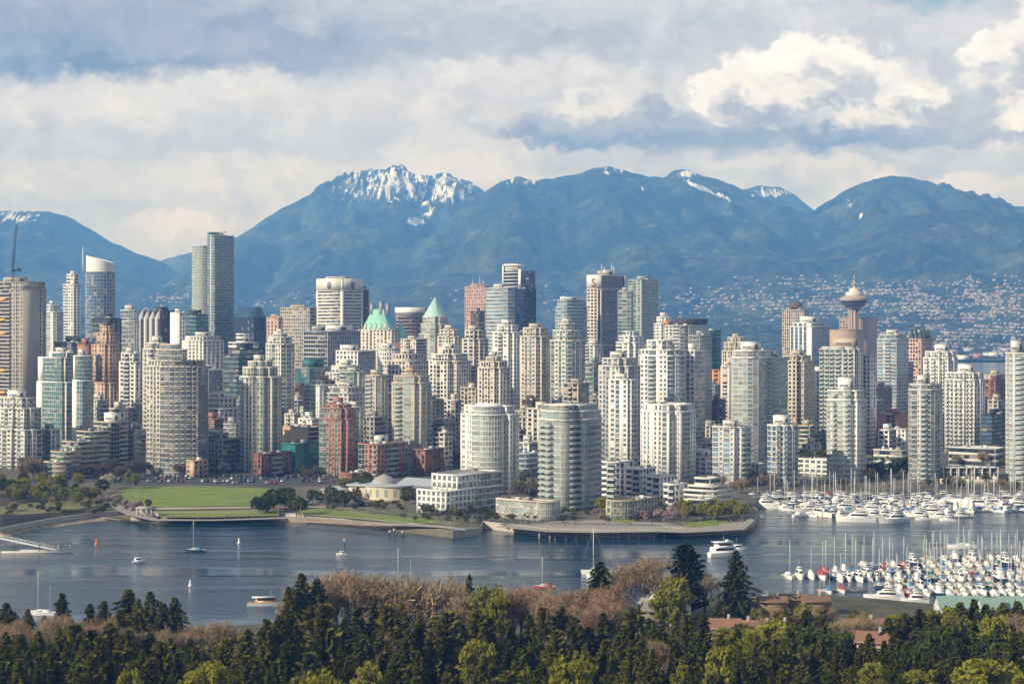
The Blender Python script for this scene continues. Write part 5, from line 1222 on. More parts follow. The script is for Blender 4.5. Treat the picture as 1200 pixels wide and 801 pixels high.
def cloud_meshes(seed, H=11.0, Rm=4.2, clumps=46, per=52, leaf=.26, base=.25, flat=1.0):
    """rounded crown of leaf clumps with gaps"""
    r = random.Random(seed); m = MB(); t = MB(); cz = H * (base + (1 - base) * .5); hz = H * (1 - base) * .5
    t.tube((0,0,-1),(r.uniform(-.3,.3), r.uniform(-.3,.3), H * .6), H * .022, H * .01, 7)
    for k in range(clumps):
        v = rvec(r); q = r.uniform(.45, 1.0) ** .6; c = Vec((v.x * Rm * q, v.y * Rm * q, cz + v.z * hz * q * flat))
        rc = Rm * r.uniform(.16, .30)
        if r.random() < .3: t.tube((0, 0, H * r.uniform(.25,.5)), tuple(c), H * .008, .02, 4, cap=False)
        for j in range(per):
            o = rvec(r) * (rc * r.random() ** .45); u = rvec(r); w = u.cross(rvec(r)).normalized(); l = leaf * r.uniform(.6, 1.3)
            quad(m, c + o, u * l, w * l * .7)
    return t, m
def bare_meshes(seed, H=12.0, Rm=4.5, n1=7, twigs=2300, tw=.021):
    """limbs that fork four times and end in a haze of fine twigs"""
    r = random.Random(seed); m = MB(); t = MB(); tips = []
    def grow(p, d, L, rad, depth):
        q = p + d * L; t.tube(tuple(p), tuple(q), rad, rad * .62, 5 if depth < 2 else 3, cap=False)
        if depth >= 3: tips.append((q, d)); return
        for k in range(4 if depth else n1):
            a = rvec(r); nd = (d * (1.0 if depth else .75) + a * .75 + Vec((0,0,.25))).normalized()
            grow(p + d * L * r.uniform(.55, 1.0), nd, L * r.uniform(.5, .72), rad * .5, depth + 1)
    grow(Vec((0,0,-.6)), Vec((r.uniform(-.05,.05), r.uniform(-.05,.05), 1)), H * .36, H * .020, 0)
    # fit tips to the crown envelope
    for k in range(twigs):
        p, d = tips[r.randrange(len(tips))]; a = rvec(r); nd = (d * .6 + a * .8 + Vec((0,0,.25))).normalized(); L = r.uniform(.4, 1.15)
        c = p + rvec(r) * r.uniform(0, 1.1) ; s = nd.cross(rvec(r)).normalized()
        quad(m, c + nd * L * .5, nd * L * .5, s * tw * r.uniform(.7, 1.6))
    # normalise height and width
    zs = max(v[2] for v in m.v); rs = sorted(math.hypot(v[0], v[1]) for v in m.v)[int(len(m.v) * .96)]
    for M_ in (m, t): M_.v = [(v[0] * Rm / rs, v[1] * Rm / rs, v[2] * H / zs if v[2] > 0 else v[2]) for v in M_.v]
    return t, m
KINDS = {}
def kind(key, builder, leaf, bark, n, H, name, **kw):
    out = []
    for s in range(n):
        t, m = builder(hash_(key) + s * 31, H=H, **kw)
        out.append((t.mesh('trunk', bark), m.mesh('crown', LM[leaf])))
    KINDS[key] = (out, H, name)
def hash_(s): return sum((i + 3) * ord(c) for i, c in enumerate(s))
kind('fir', conifer_meshes, 'fir', BARK, 8, 16, 'conifer_tree', Rm=4.3, power=.66)
kind('spruce', conifer_meshes, 'blue', BARK, 5, 16, 'conifer_tree', Rm=5.2, droop=.4, power=.62)
kind('cypress', conifer_meshes, 'cypress', BARK, 3, 13, 'cypress_tree', Rm=3.2, droop=-.25, power=.5, dens=1.3)
kind('column', conifer_meshes, 'dark', BARK, 1, 15, 'cypress_tree', Rm=2.9, droop=-.45, power=.55, dens=1.7)
kind('spring', cloud_meshes, 'spring', BARK, 3, 11, 'broadleaf_tree')
kind('yellow', cloud_meshes, 'yellow', BARK, 3, 9, 'willow_tree', Rm=3.6)
kind('green', cloud_meshes, 'green', BARK, 3, 10, 'broadleaf_tree')
kind('olive', cloud_meshes, 'olive', BARK, 2, 9, 'broadleaf_tree', Rm=3.4, clumps=36, per=36)
kind('pinktree', cloud_meshes, 'pink', BARK, 2, 6, 'cherry_tree', Rm=2.8, clumps=24, per=44)
kind('whitetree', cloud_meshes, 'white', BARK, 1, 8, 'blossom_tree', Rm=3.6, clumps=34, per=50)
kind('bare', bare_meshes, 'twig', PALEBARK, 4, 13, 'bare_tree', Rm=5.0)
kind('russet', bare_meshes, 'redtwig', PALEBARK, 3, 12, 'bare_tree', Rm=5.0)
kind('barefar', bare_meshes, 'greytwig', BARK, 3, 10, 'bare_tree', Rm=4.0, twigs=1100, tw=.05)
kind('twigfar', bare_meshes, 'twig', BARK, 2, 9, 'bare_tree', Rm=3.6, twigs=1100, tw=.05)
TR = random.Random(41)
def tree(key, x, y, z, h, label, group=None, wide=1.0, single=None):
    var, H, name = KINDS[key]; tm, cm = var[TR.randrange(len(var))] if single is None else var[single]
    k = h / H; kw = k * wide * TR.uniform(.8, 1.25)
    r = empty(name, (x, y, z), TR.uniform(0, 6.28), label, 'tree', group); r.scale = (kw, kw, k)
    for nm, me in (('trunk', tm), ('crown', cm)):
        o = bpy.data.objects.new(nm, me); col.objects.link(o); o.parent = r
    return r
def near_tree(key, px, toppy, D, label, group=None, wide=1.0, single=None):
    x = X(px, D); z = float(near_ground(np.array([x]), np.array([D]))[0]); h = Z(toppy, D) - z
    return tree(key, x, D, z - .2, max(3, h), label, group, wide, single)
def city_tree(key, px, py, h, label, group=None, wide=1.0):
    x, D, z = P(px, py); return tree(key, x, D, z - .1, h, label, group, wide)
rr = random.Random(5)
# --- the wood along the bottom of the view: rows from the water's edge towards the viewer
def wood_row(x0, x1, step, D, tops, mix, label, group, wide=1.0, jit=7, dj=9):
    x = x0
    while x < x1:
        k = rr.choice(mix); tp = np.interp(x, [t_[0] for t_ in tops], [t_[1] for t_ in tops]) + rr.uniform(-jit, jit)
        near_tree(k, x, tp, D + rr.uniform(-dj, dj), label, group, wide); x += step * rr.uniform(.75, 1.25)
G1 = 'dark conifers of the dense wood along the bottom'
LW = 'tall dark conifer in the dense wood along the bottom'
wood_row(268, 868, 19, 450, [(268,740),(290,726),(330,722),(400,714),(480,712),(540,716),(640,720),(760,724),(830,720),(868,742)], ['fir','fir','spruce','cypress'], LW, G1, 1.0, 13)
wood_row(262, 872, 27, 432, [(262,744),(300,738),(600,742),(872,748)], ['fir','spruce','fir','cypress'], LW, G1, 1.05, 16)
wood_row(258, 880, 34, 412, [(258,766),(500,762),(880,766)], ['fir','spruce','cypress','fir'], LW, G1, 1.05, 14)
wood_row(250, 890, 38, 394, [(250,786),(500,784),(890,786)], ['fir','spruce','cypress','olive'], LW, G1, 1.1, 12)
# left: olive cypresses before dark firs and brown shrubs
GL_ = 'olive green conifers in the lower left corner'
for D_, tp in ((440, 734), (420, 750), (400, 772)):
    wood_row(-30, 235, 21, D_, [(-30, tp + 4), (120, tp - 2), (235, tp + 10)], ['cypress','cypress','fir','cypress','spruce'], 'olive green conifer in the lower left corner', GL_)
for px, tp, D_, w_ in [(6,705,500,1.2),(33,712,495,1),(72,694,505,1),(105,706,500,1),(122,703,498,1.1),(150,689,502,1.15),(176,692,498,1.25),(205,698,496,1.3),(163,700,490,1.1),(192,706,486,1.2),(52,720,480,1.1),(140,712,484,1)]:
    near_tree('spruce' if w_ > 1.1 else 'fir', px, tp, D_, 'dark conifer rising above the brown scrub on the left bank', 'dark conifers on the left bank', w_)
wood_row(-20, 240, 22, 470, [(-20,735),(60,720),(120,722),(240,742)], ['bare','bare','russet'], 'bare brown tree among conifers on the left bank', 'bare brown trees on the left bank', .9)
wood_row(228, 275, 14, 470, [(228,728),(250,720),(275,730)], ['bare','olive'], 'tawny bare tree at the gap left of the dense wood', 'tawny trees at the gap')
for px, tp in ((245,770),(232,782),(262,788)): near_tree('spring', px, tp, 395, 'yellow green broadleaf tree low in the gap left of the dense wood', 'yellow green trees low in the gap')
# brown bare trees between the wood and the water
GB = 'bare brown trees between the wood and the water'
wood_row(345, 470, 17, 505, [(345,682),(380,668),(410,664),(440,672),(470,680)], ['bare'], 'tawny bare tree by the water behind the dense wood', GB, .9, 9)
wood_row(440, 560, 17, 500, [(440,680),(480,674),(520,672),(560,688)], ['bare','bare','twigfar'], 'tawny bare tree by the water behind the dense wood', GB, .9, 9)
wood_row(555, 640, 16, 498, [(555,690),(590,680),(640,684)], ['bare','russet'], 'tawny bare tree by the water behind the dense wood', GB, .9, 9)
wood_row(610, 735, 14, 502, [(610,676),(650,690),(690,682),(735,688)], ['russet'], 'russet bare tree left of the shingled terrace houses', 'russet bare trees left of the terrace houses', .95, 8)
wood_row(640, 730, 16, 485, [(640,700),(730,700)], ['russet','bare'], 'russet bare tree left of the shingled terrace houses', 'russet bare trees left of the terrace houses', .95, 8)
for px, tp, w_ in ((735,655,1.1),(752,648,1.3),(772,650,1.2),(722,662,1.0)): near_tree('bare', px, tp, 560, 'large spreading bare tree behind the shingled terrace houses', 'large bare trees behind the terrace houses', w_)
near_tree('column', 805, 636, 560, 'dense dark columnar cypress standing alone by the water', single=0, wide=1.25)
near_tree('spruce', 862, 643, 556, 'broad dark conifer by the water below the passing ferry', wide=1.15)
near_tree('spruce', 352, 670, 492, 'dark round topped pine left of the tawny bare trees', wide=.85); near_tree('fir', 338, 686, 488, 'dark conifer just left of the round topped pine', wide=.85)
near_tree('spruce', 371, 676, 494, 'dark conifer just right of the round topped pine', wide=.8)
near_tree('fir', 550, 670, 505, 'small pointed conifer among the tawny bare trees', wide=.75); near_tree('spruce', 703, 656, 545, 'small wind bent conifer beside a white mast', wide=1.1)
near_tree('spring', 570, 684, 490, 'yellow green tree right of the small pointed conifer', wide=.62); near_tree('spring', 583, 694, 484, 'low yellow green tree among the tawny bare trees', wide=.7)
near_tree('bare', 826, 665, 560, 'bare grey tree between the columnar cypress and broad conifer', wide=.9); near_tree('yellow', 792, 676, 540, 'yellow leaved tree above the terrace roofs'); near_tree('yellow', 783, 688, 530, 'second yellow leaved tree above the terrace roofs')
near_tree('spruce', 843, 702, 520, 'dark shrubby pine right of the terrace houses', wide=1.3)
# right: mixed wood before the marina
GR = 'mixed trees in front of the near marina'
for px, tp, D_, k, w_ in [(868,735,450,'spring',1.1),(884,742,445,'spring',1.1),(905,728,455,'spring',1.2),(897,752,430,'green',1.1),(925,722,470,'spruce',1.2),(945,712,478,'spruce',1.3),(962,720,470,'fir',1.4),(955,735,455,'green',1.3),(978,740,450,'green',1.2),
    (985,722,475,'bare',1),(1005,718,480,'bare',1),(1020,716,480,'bare',1),(1040,722,470,'spruce',1.1),(1060,716,476,'spruce',1.3),(1078,712,474,'spruce',1.3),(1095,718,470,'fir',1.4),(1108,712,474,'spring',1),(1115,716,470,'olive',1),
    (1125,704,476,'spruce',1.2),(1140,700,478,'fir',1.3),(1156,706,474,'spruce',1.2),(1175,704,474,'fir',1.3),(1192,702,476,'spruce',1.2),(1165,720,462,'spring',1),(1205,712,465,'bare',1)]:
    near_tree(k, px, tp, D_, {'spring':'yellow green broadleaf tree in front of the near marina','green':'mid green broadleaf tree in front of the near marina','bare':'bare tawny tree in front of the near marina','olive':'olive green tree in front of the near marina'}.get(k,'dark conifer in front of the near marina'), GR, w_)
for D_, tp, mix in ((446, 734, ['fir','spruce','green','fir']), (424, 750, ['fir','spruce','cypress','olive']), (400, 774, ['fir','spruce','olive','fir','spring'])):
    wood_row(888, 1225, 26, D_, [(890, tp), (1000, tp + 6), (1225, tp - 4)], mix, 'tree of the dark mixed wood in the lower right corner', 'trees of the lower right wood', 1.05)
near_tree('spring', 670, 768, 372, 'bright yellow green tree at the bottom edge before the firs', wide=.75); near_tree('spring', 150, 782, 365, 'yellow green treetop at the bottom edge on the left', wide=.6)
near_tree('spring', 735, 794, 360, 'low yellow green treetop at the bottom edge', wide=.5); near_tree('spring', 372, 785, 362, 'yellow green treetop at the bottom edge below the firs', wide=.55)

# --- trees of the city side
def strip(n, x0, x1, y0, y1, kinds, h0, h1, label, group, wide=1.0):
    for _ in range(n):
        u = rr.random(); px = x0 + (x1 - x0) * u; city_tree(rr.choice(kinds), px, rr.uniform(y0, y1), rr.uniform(h0, h1), label, group, wide)
strip(16, 92, 172, 556, 563, ['barefar'], 9, 12, 'grey brown bare tree below the terraced apartments', 'bare trees below the terraced apartments')
strip(6, 26, 50, 558, 564, ['twigfar','barefar'], 12, 16, 'tall bare tree before the stepped cream apartments', 'bare trees before the stepped cream apartments')
strip(26, -20, 118, 574, 592, ['twigfar','olive','green','spring','olive'], 6, 9, 'young tree in the shrubby park left of the lawn', 'young trees left of the lawn')
strip(30, -10, 122, 570, 590, ['spring','green','spring','yellow'], 6, 9, 'fresh green tree in the shrubby park left of the lawn', 'fresh green trees left of the lawn')
strip(16, -20, 140, 590, 600, ['twigfar','olive'], 4, 6, 'small tree along the waterside path on the left', 'small trees along the left path')
city_tree('whitetree', 126, 573, 9, 'white blossoming tree at the corner of the lawn'); city_tree('yellow', 152, 572, 11, 'tall yellow green poplar right of the white blossom tree', wide=.6); city_tree('yellow', 158, 573, 9, 'shorter yellow green poplar right of the white blossom tree', wide=.6)
for px, py in ((137,590),(127,592),(118,593),(163,598),(156,600),(148,598)): city_tree('pinktree', px, py, 5.5, 'pink cherry tree in blossom by the pavilion', 'pink cherry trees by the pavilion')
city_tree('green', 174, 595, 5, 'round green shrub behind the pavilion')
strip(9, 302, 348, 592, 603, ['green'], 7, 10, 'dark green tree between the two lawns', 'dark green trees between the lawns', 1.15)
strip(12, 340, 420, 583, 595, ['green','olive'], 6, 9, 'green tree before the domed hall', 'green trees before the domed hall')
strip(12, 400, 440, 566, 582, ['green','spring','olive'], 7, 10, 'leafy tree below the red brick block', 'leafy trees below the brick block')
strip(5, 466, 496, 583, 592, ['olive','green'], 6, 8, 'leafy tree right of the domed hall', 'leafy trees right of the domed hall')
strip(10, 495, 560, 598, 608, ['barefar','olive'], 4, 6, 'small bare tree before the long white apartments', 'small trees before the long white apartments')
strip(6, 520, 548, 528, 548, ['olive','barefar'], 10, 13, 'tree in the side street left of the curved glass tower', 'side street trees left of the curved tower')
strip(9, 345, 375, 556, 568, ['barefar','olive'], 6, 9, 'bare street tree by the car park', 'street trees by the car park')
strip(14, 190, 345, 553, 559, ['barefar'], 7, 11, 'bare street tree behind the car park', 'bare trees behind the car park')
strip(7, 246, 280, 520, 545, ['barefar','green'], 10, 14, 'tree in the gap right of the round fronted tower', 'trees in the gap by the round tower')
city_tree('olive', 258, 540, 14, 'big olive tree on the roof garden right of the round tower')
strip(14, 782, 872, 600, 611, ['yellow'], 6, 8.5, 'yellow green willow on the waterfront point', 'yellow green willows on the point', 1.05)
strip(9, 744, 800, 598, 611, ['pinktree'], 4, 5.5, 'pink cherry tree on the waterfront promenade', 'pink cherry trees on the promenade')
strip(6, 760, 800, 592, 602, ['barefar'], 5, 7, 'bare tree behind the pink cherries', 'bare trees behind the cherries')
for px, py, k, h in ((706,603,'spring',9),(698,607,'pinktree',5),(712,606,'pinktree',5),(648,604,'olive',5),(660,603,'olive',5)): city_tree(k, px, py, h, {'spring':'bright green tree right of the balcony tower','pinktree':'pink blossom tree beside the balcony tower','olive':'low dark shrub tree at the foot of the balcony tower'}[k], 'trees at the foot of the balcony tower')
strip(10, 560, 640, 606, 612, ['olive','barefar'], 2.5, 4, 'low shrub along the promenade', 'shrubs along the promenade')
strip(14, 840, 905, 566, 580, ['twigfar','barefar'], 7, 10, 'bare brown tree at the start of the viaduct', 'bare trees at the viaduct')
strip(9, 824, 842, 545, 562, ['twigfar'], 12, 16, 'tall russet bare tree between the white and grey towers', 'russet trees between the white and grey towers')
strip(9, 935, 965, 540, 556, ['olive','green','twigfar'], 9, 14, 'tree right of the blue glass waterfront tower', 'trees right of the blue tower')
strip(22, 1012, 1065, 540, 566, ['green','olive','fir'], 7, 12, 'dark tree in the garden left of the slim grey tower', 'garden trees left of the slim tower')
strip(8, 1022, 1050, 522, 535, ['fir','green'], 10, 14, 'dark conifer behind the long pale hall', 'conifers behind the pale hall')
strip(20, 1105, 1180, 563, 573, ['olive','green','twigfar'], 3.5, 6, 'shrub in front of the white townhouses', 'shrubs before the townhouses')
strip(12, 1108, 1182, 538, 548, ['twigfar','olive'], 8, 12, 'tawny bare tree behind the white townhouses', 'tawny trees behind the townhouses')
strip(26, 880, 1210, 569, 577, ['olive','green','twigfar','barefar'], 3, 5.5, 'small tree along the waterside road', 'small trees along the waterside road')
strip(10, 590, 632, 560, 590, ['barefar','olive'], 7, 10, 'tree in the street left of the balcony tower', 'street trees left of the balcony tower')
strip(5, 680, 692, 512, 520, ['spring'], 12, 15, 'bright green tree on the hill behind the balcony tower', 'green trees behind the balcony tower')

strip(40, 470, 600, 598, 612, ['olive','green'], 1.6, 3.0, 'clipped shrub along the promenade beds', 'shrubs of the promenade beds', 1.5)
strip(30, 640, 800, 596, 612, ['olive','green'], 1.6, 3.0, 'clipped shrub before the waterfront towers', 'shrubs before the waterfront towers', 1.5)
strip(26, -20, 130, 593, 603, ['green','olive'], 1.5, 2.6, 'dark hedge shrub along the left waterside path', 'hedge shrubs along the left path', 1.8)
strip(22, 345, 470, 590, 598, ['green','olive'], 2, 3.5, 'low shrub above the seawall lawn', 'low shrubs above the seawall lawn', 1.4)
strip(16, 800, 880, 588, 604, ['olive','twigfar'], 3, 5, 'low shrub on the waterfront point', 'shrubs on the point', 1.3)

for k in range(16): near_tree(rr.choice(['bare','olive','bare','spring']), rr.uniform(880, 975), rr.uniform(706, 722), rr.uniform(505, 540), 'tawny or olive tree before the brown timber houses', 'trees before the brown timber houses', .85)
for k in range(10): near_tree(rr.choice(['bare','olive','spring']), rr.uniform(975, 1100), rr.uniform(712, 722), rr.uniform(500, 535), 'small tree on the bank below the near marina', 'small trees on the bank below the near marina', .9)
for k in range(9): near_tree(rr.choice(['spruce','olive','fir']), rr.uniform(1100, 1205), rr.uniform(704, 716), rr.uniform(500, 530), 'tree before the green market roofs', 'trees before the market roofs', .9)
for k in range(10): near_tree(rr.choice(['bare','spring','olive']), rr.uniform(840, 925), rr.uniform(722, 734), rr.uniform(470, 496), 'spring tree before the orange roofed houses', 'trees before the orange roofed houses', .9)
wood_row(228, 275, 12, 440, [(228,752),(275,745)], ['bare','olive'], 'pale spring tree low in the gap left of the dense wood', 'pale spring trees in the gap')

for px, tp in ((430,778),(615,782),(800,776),(845,756),(560,744)): near_tree(rr.choice(['spring','yellow']), px, tp, rr.uniform(392, 430), 'yellow green spring tree among the dark conifers of the wood', 'yellow green trees among the dark conifers', .6)
for px, tp in ((455,735),(660,738),(770,742),(345,740)): near_tree('bare', px, tp, rr.uniform(425, 450), 'bare tan tree among the dark conifers of the wood', 'bare tan trees among the dark conifers', .6)
# ------------------------------------------------------------------ boats
GEL = plain_mat('white_gelcoat', (.80,.79,.76), .3); HULLB = plain_mat('navy_hull', (.03,.05,.11), .3); HULLR = plain_mat('red_hull', (.35,.06,.045), .4); HULLG = plain_mat('dark_green_hull', (.03,.09,.06), .4)
TEAK = plain_mat('teak', (.30,.18,.09), .7); BLUEC = plain_mat('blue_canvas', (.06,.19,.40), .8); REDC = plain_mat('maroon_canvas', (.32,.08,.08), .8); GREENC = plain_mat('green_canvas', (.03,.22,.14), .8); TANC = plain_mat('tan_canvas', (.48,.38,.25), .8); WHITEC = plain_mat('white_canvas', (.74,.73,.70), .8)
DARKG = plain_mat('dark_window', (.02,.025,.03), .1); ALU = plain_mat('mast_aluminium', (.62,.62,.60), .4)
def hull_mb(L, B, free, draft=.5, n=9, deck=True):
    """bow at +x, waterline z=0; returns walls (slot 0) and deck (slot 1)"""
    m = MB(); secs = []
    for k in range(n):
        u = k / (n - 1); x = -L / 2 + L * u
        bw = B / 2 * (0.82 + .18 * math.sin(min(1, u * 2) * math.pi / 2)) * (1 - max(0, (u - .45) / .55) ** 2.2); bw = max(bw, .03)
        sh = free * (1 + .35 * u * u); kx = -draft * (1 - .8 * u ** 3)
        secs.append([(x, -bw * .25, kx), (x, -bw * .86, 0.02), (x + .25 * u * u, -bw, sh), (x + .25 * u * u, bw, sh), (x, bw * .86, .02), (x, bw * .25, kx)])
    for a, b in zip(secs[:-1], secs[1:]):
        for j in range(5):
            m.poly([a[j], b[j], b[j + 1], a[j + 1]][::-1], 1 if j == 2 else 0)
    m.poly(secs[0], 0); return m
def cabin_mb(x0, x1, w0, w1, z0, z1, rake=.5, wind=True):
    """raked deckhouse with a band of windows"""
    m = MB(); h = z1 - z0
    A = [(x0,-w0,z0),(x1,-w1,z0),(x1,w1,z0),(x0,w0,z0)]; B = [(x0+rake*.3,-w0*.86,z1),(x1-rake,-w1*.8,z1),(x1-rake,w1*.8,z1),(x0+rake*.3,w0*.86,z1)]
    m.faces(A + B, [(0,1,5,4),(1,2,6,5),(2,3,7,6),(3,0,4,7),(4,5,6,7)])
    if wind:
        c = Vec(((x0 + x1) / 2, 0, (z0 + z1) / 2))
        for i, j in ((0, 1), (1, 2), (2, 3)):
            q = lambda f, s: Vec(A[i]).lerp(Vec(A[j]), f).lerp(Vec(B[i]).lerp(Vec(B[j]), f), s)
            n_ = (q(.5,.5) - c); n_.z = 0; n_ = n_.normalized() * .03
            m.poly([tuple(q(.1,.38) + n_), tuple(q(.9,.38) + n_), tuple(q(.9,.82) + n_), tuple(q(.1,.82) + n_)], 1)
    return m
def sailboat(name, L, hull, cover, mast=1.25, mizzen=False):
    r = empty(name, (0, 0, 0)); B = L * .31
    hull_mb(L, B, L * .085 + .25).build('hull', [hull, GEL if hull is not GEL else WHITEC], r)
    cabin_mb(-L * .12, L * .22, B * .28, B * .2, L * .085 + .3, L * .085 + 1.05, .6).build('cabin', [GEL, DARKG], r)
    H = L * mast * 1.22; m = MB(); m.tube((L * .1, 0, .5), (L * .1, 0, H), .16, .12, 6)
    for q in (.45, .72): m.tube((L * .1, -.8, H * q), (L * .1, .8, H * q), .04, .04, 4)
    m.tube((L * .1, 0, H), (L * .52, 0, .9 + L * .1), .022, .022, 3); m.tube((L * .1, 0, H), (-L * .48, 0, .9), .022, .022, 3)
    m.build('mast', ALU, r)
    if mizzen:
        m = MB(); m.tube((-L * .32, 0, .5), (-L * .32, 0, H * .7), .1, .07, 6); m.build('mast', ALU, r)
    m = MB(); m.tube((L * .09, 0, 2.3), (-L * .32, 0, 2.25), .24, .17, 6); m.build('sail_cover', cover, r)
    m = MB(); x0 = -L * .34; m.faces([(x0,-B*.36,L*.085+.3),(x0,B*.36,L*.085+.3),(x0+.4,-B*.34,2.2),(x0+.4,B*.34,2.2),(-L*.14,-B*.34,2.3),(-L*.14,B*.34,2.3),(-L*.1,-B*.36,1.4),(-L*.1,B*.36,1.4)],[(0,2,3,1),(2,4,5,3),(4,6,7,5),(0,6,4,2),(1,3,5,7)]); m.build('dodger', cover, r)
    return r
def motor_yacht(name, L, hull, fly=True, aft=None, stripe=None):
    r = empty(name, (0, 0, 0)); B = L * .30; f = L * .09 + .45
    hull_mb(L, B, f).build('hull', [hull, GEL], r)
    cabin_mb(-L * .34, L * .24, B * .40, B * .26, f, f + 1.9, L * .09).build('deckhouse', [GEL, DARKG], r)
    if fly:
        cabin_mb(-L * .28, L * .08, B * .34, B * .26, f + 1.92, f + 2.9, L * .05).build('flybridge', [GEL, DARKG], r)
        m = MB(); m.box(-L * .26, L * .0, -B * .30, B * .30, f + 3.9, f + 4.02)
        for x in (-L * .24, -L * .02):
            for y in (-B * .26, B * .26): m.tube((x, y, f + 2.9), (x, y, f + 3.9), .05, .05, 4)
        m.build('bimini_top', aft or WHITEC, r)
    m = MB(); m.tube((-L * .16, 0, f + 2.8), (-L * .18, 0, f + 5.4), .09, .04, 5); m.tube((-L * .17, -.6, f + 4.6), (-L * .17, .6, f + 4.6), .05, .05, 4); m.build('antenna', ALU, r)
    m = MB(); 
    for k in range(9):
        u = .35 + k * .07; x = -L / 2 + L * u; bw = B / 2 * (1 - max(0, (u - .45) / .55) ** 2.2) * .96; z = f * (1 + .35 * u * u)
        for s in (-1, 1): m.tube((x, s * bw, z), (x, s * bw, z + .7), .025, .025, 3)
    m.build('rail', ALU, r)
    return r
def covered_boat(name, L, canvas):
    r = empty(name, (0, 0, 0)); B = L * .32; f = L * .085 + .35
    hull_mb(L, B, f).build('hull', [GEL, TEAK], r)
    m = MB(); A = [(-L*.46,-B*.44,f),(L*.34,-B*.3,f),(L*.34,B*.3,f),(-L*.46,B*.44,f)]; m.faces(A + [(-L*.44,0,f+2.2),(L*.25,0,f+1.9)], [(0,1,5,4),(2,3,4,5),(1,2,5),(3,0,4)]); m.build('canvas_cover', canvas, r)
    m = MB(); m.tube((L*.08,0,f),(L*.08,0,L*1.15),.11,.08,6); m.build('mast', ALU, r)
    return r
PROTO = {}
def proto(key, r): PROTO[key] = r
proto('sail_white', sailboat('sailboat', 10.5, GEL, WHITEC)); proto('sail_blue', sailboat('sailboat', 10, GEL, BLUEC, 1.35)); proto('sail_navy', sailboat('sailboat', 11, HULLB, BLUEC, 1.3)); proto('sail_tan', sailboat('sailboat', 10, GEL, TANC, 1.2)); proto('sail_green', sailboat('sailboat', 9.5, HULLG, GREENC, 1.25)); proto('sail_red', sailboat('sailboat', 9.5, HULLR, REDC, 1.2))
proto('ketch', sailboat('sailboat', 14, GEL, WHITEC, 1.15, True)); proto('yacht', motor_yacht('motor_yacht', 17, GEL)); proto('cruiser', motor_yacht('motor_cruiser', 11, GEL, True, BLUEC)); proto('small', motor_yacht('motorboat', 8, GEL, False)); proto('navyyacht', motor_yacht('motor_yacht', 15, HULLB))
proto('cov_red', covered_boat('covered_boat', 11, REDC)); proto('cov_blue', covered_boat('covered_boat', 9, BLUEC)); proto('cov_white', covered_boat('covered_boat', 10, WHITEC))
LBL = dict(sail_white='white sailboat with pale sail cover', sail_blue='white sailboat with blue canvas', sail_navy='navy hulled sailboat with blue canvas', sail_tan='white sailboat with tan canvas', sail_green='dark green hulled sailboat with green canvas', sail_red='red hulled sailboat with maroon canvas',
  ketch='two masted white sailboat', yacht='large white motor yacht', cruiser='white motor cruiser with blue top', small='small white motorboat', navyyacht='dark hulled motor yacht', cov_red='boat under a maroon canvas tent', cov_blue='boat under a blue canvas tent', cov_white='boat under a white canvas tent')
used = set()
def boat(key, x, y, rz, label, group=None, s=1.0):
    p = PROTO[key]
    if key not in used: used.add(key); o = p
    else:
        o = p.copy(); col.objects.link(o)
        for ch in PARTS[key]: c = ch.copy(); col.objects.link(c); c.parent = o
    if key not in PARTS: PARTS[key] = list(p.children)
    o.location = (x, y, 0); o.rotation_euler = (0, 0, rz); o.scale = (s, s, s); tag(o, label, 'boat', group); return o
PARTS = {}
bpy.context.view_layer.update()
for k_, p_ in PROTO.items(): PARTS[k_] = [c for c in col.objects if c.parent == p_]
br = random.Random(23)
def bpx(key, px, py, rz, label, group=None, s=1.0):
    D = DG(py); return boat(key, X(px, D), D, R(rz), label, group, s)
# near marina: rows of boats lying bow-on to floating docks
PLANK = wall_mat((.40,.35,.28), .9, 'dock_planks')
def dock(x0, x1, py, label, group, w=2.2, fingers=True):
    D = DG(py, .5); a, b = X(x0, D), X(x1, D); r = empty('floating_dock', (a, D, 0), 0, label, 'dock', group)
    m = MB(); m.box(0, b - a, -w / 2, w / 2, -.2, .5)
    k = 4.0
    if fingers:
        while k < b - a: m.box(k, k + .8, w / 2 + .01, w / 2 + 8, -.2, .45); m.box(k, k + .8, -w / 2 - 8, -w / 2 - .01, -.2, .45); k += 8.6
    m.build('deck', PLANK, r)
    q = 2.0
    while q < b - a:
        mm = MB(); mm.tube((q, w / 2 + .3, -2), (q, w / 2 + .3, 3.2), .2, .2, 6); mm.build('pile', DKMETAL, r); q += 26
ROWS = [(1084,1215,656,11.2),(1012,1215,663,11),(968,1215,671,11),(985,1215,679.5,11),(1030,1215,688,11.2),(1040,1215,696,11.4)]
for (x0, x1, py, stp) in ROWS:
    dock(x0 - 6, x1, py - 3.2, 'long floating dock between boat rows of the near marina', 'floating docks of the near marina')
    x = x0
    while x < x1:
        k = br.choice(['sail_white'] * 4 + ['sail_blue'] * 3 + ['sail_tan'] * 4 + ['sail_navy', 'sail_navy', 'navyyacht', 'sail_red', 'sail_green', 'cov_blue', 'cov_white', 'cruiser', 'small', 'small', 'cruiser'])
        bpx(k, x, py + br.uniform(-.8, .8), br.choice([90, -90, -90]) + br.uniform(-5, 5), LBL[k] + ' berthed in the crowded near marina', 'boats berthed in the near marina', br.uniform(.70, .95)); x += stp * br.uniform(.85, 1.15)
dock(916, 1000, 672.5, 'floating dock at the left end of the near marina', None, fingers=False); dock(958, 1016, 690.5, 'short empty wooden dock at the left end of the near marina', None, 3, False)
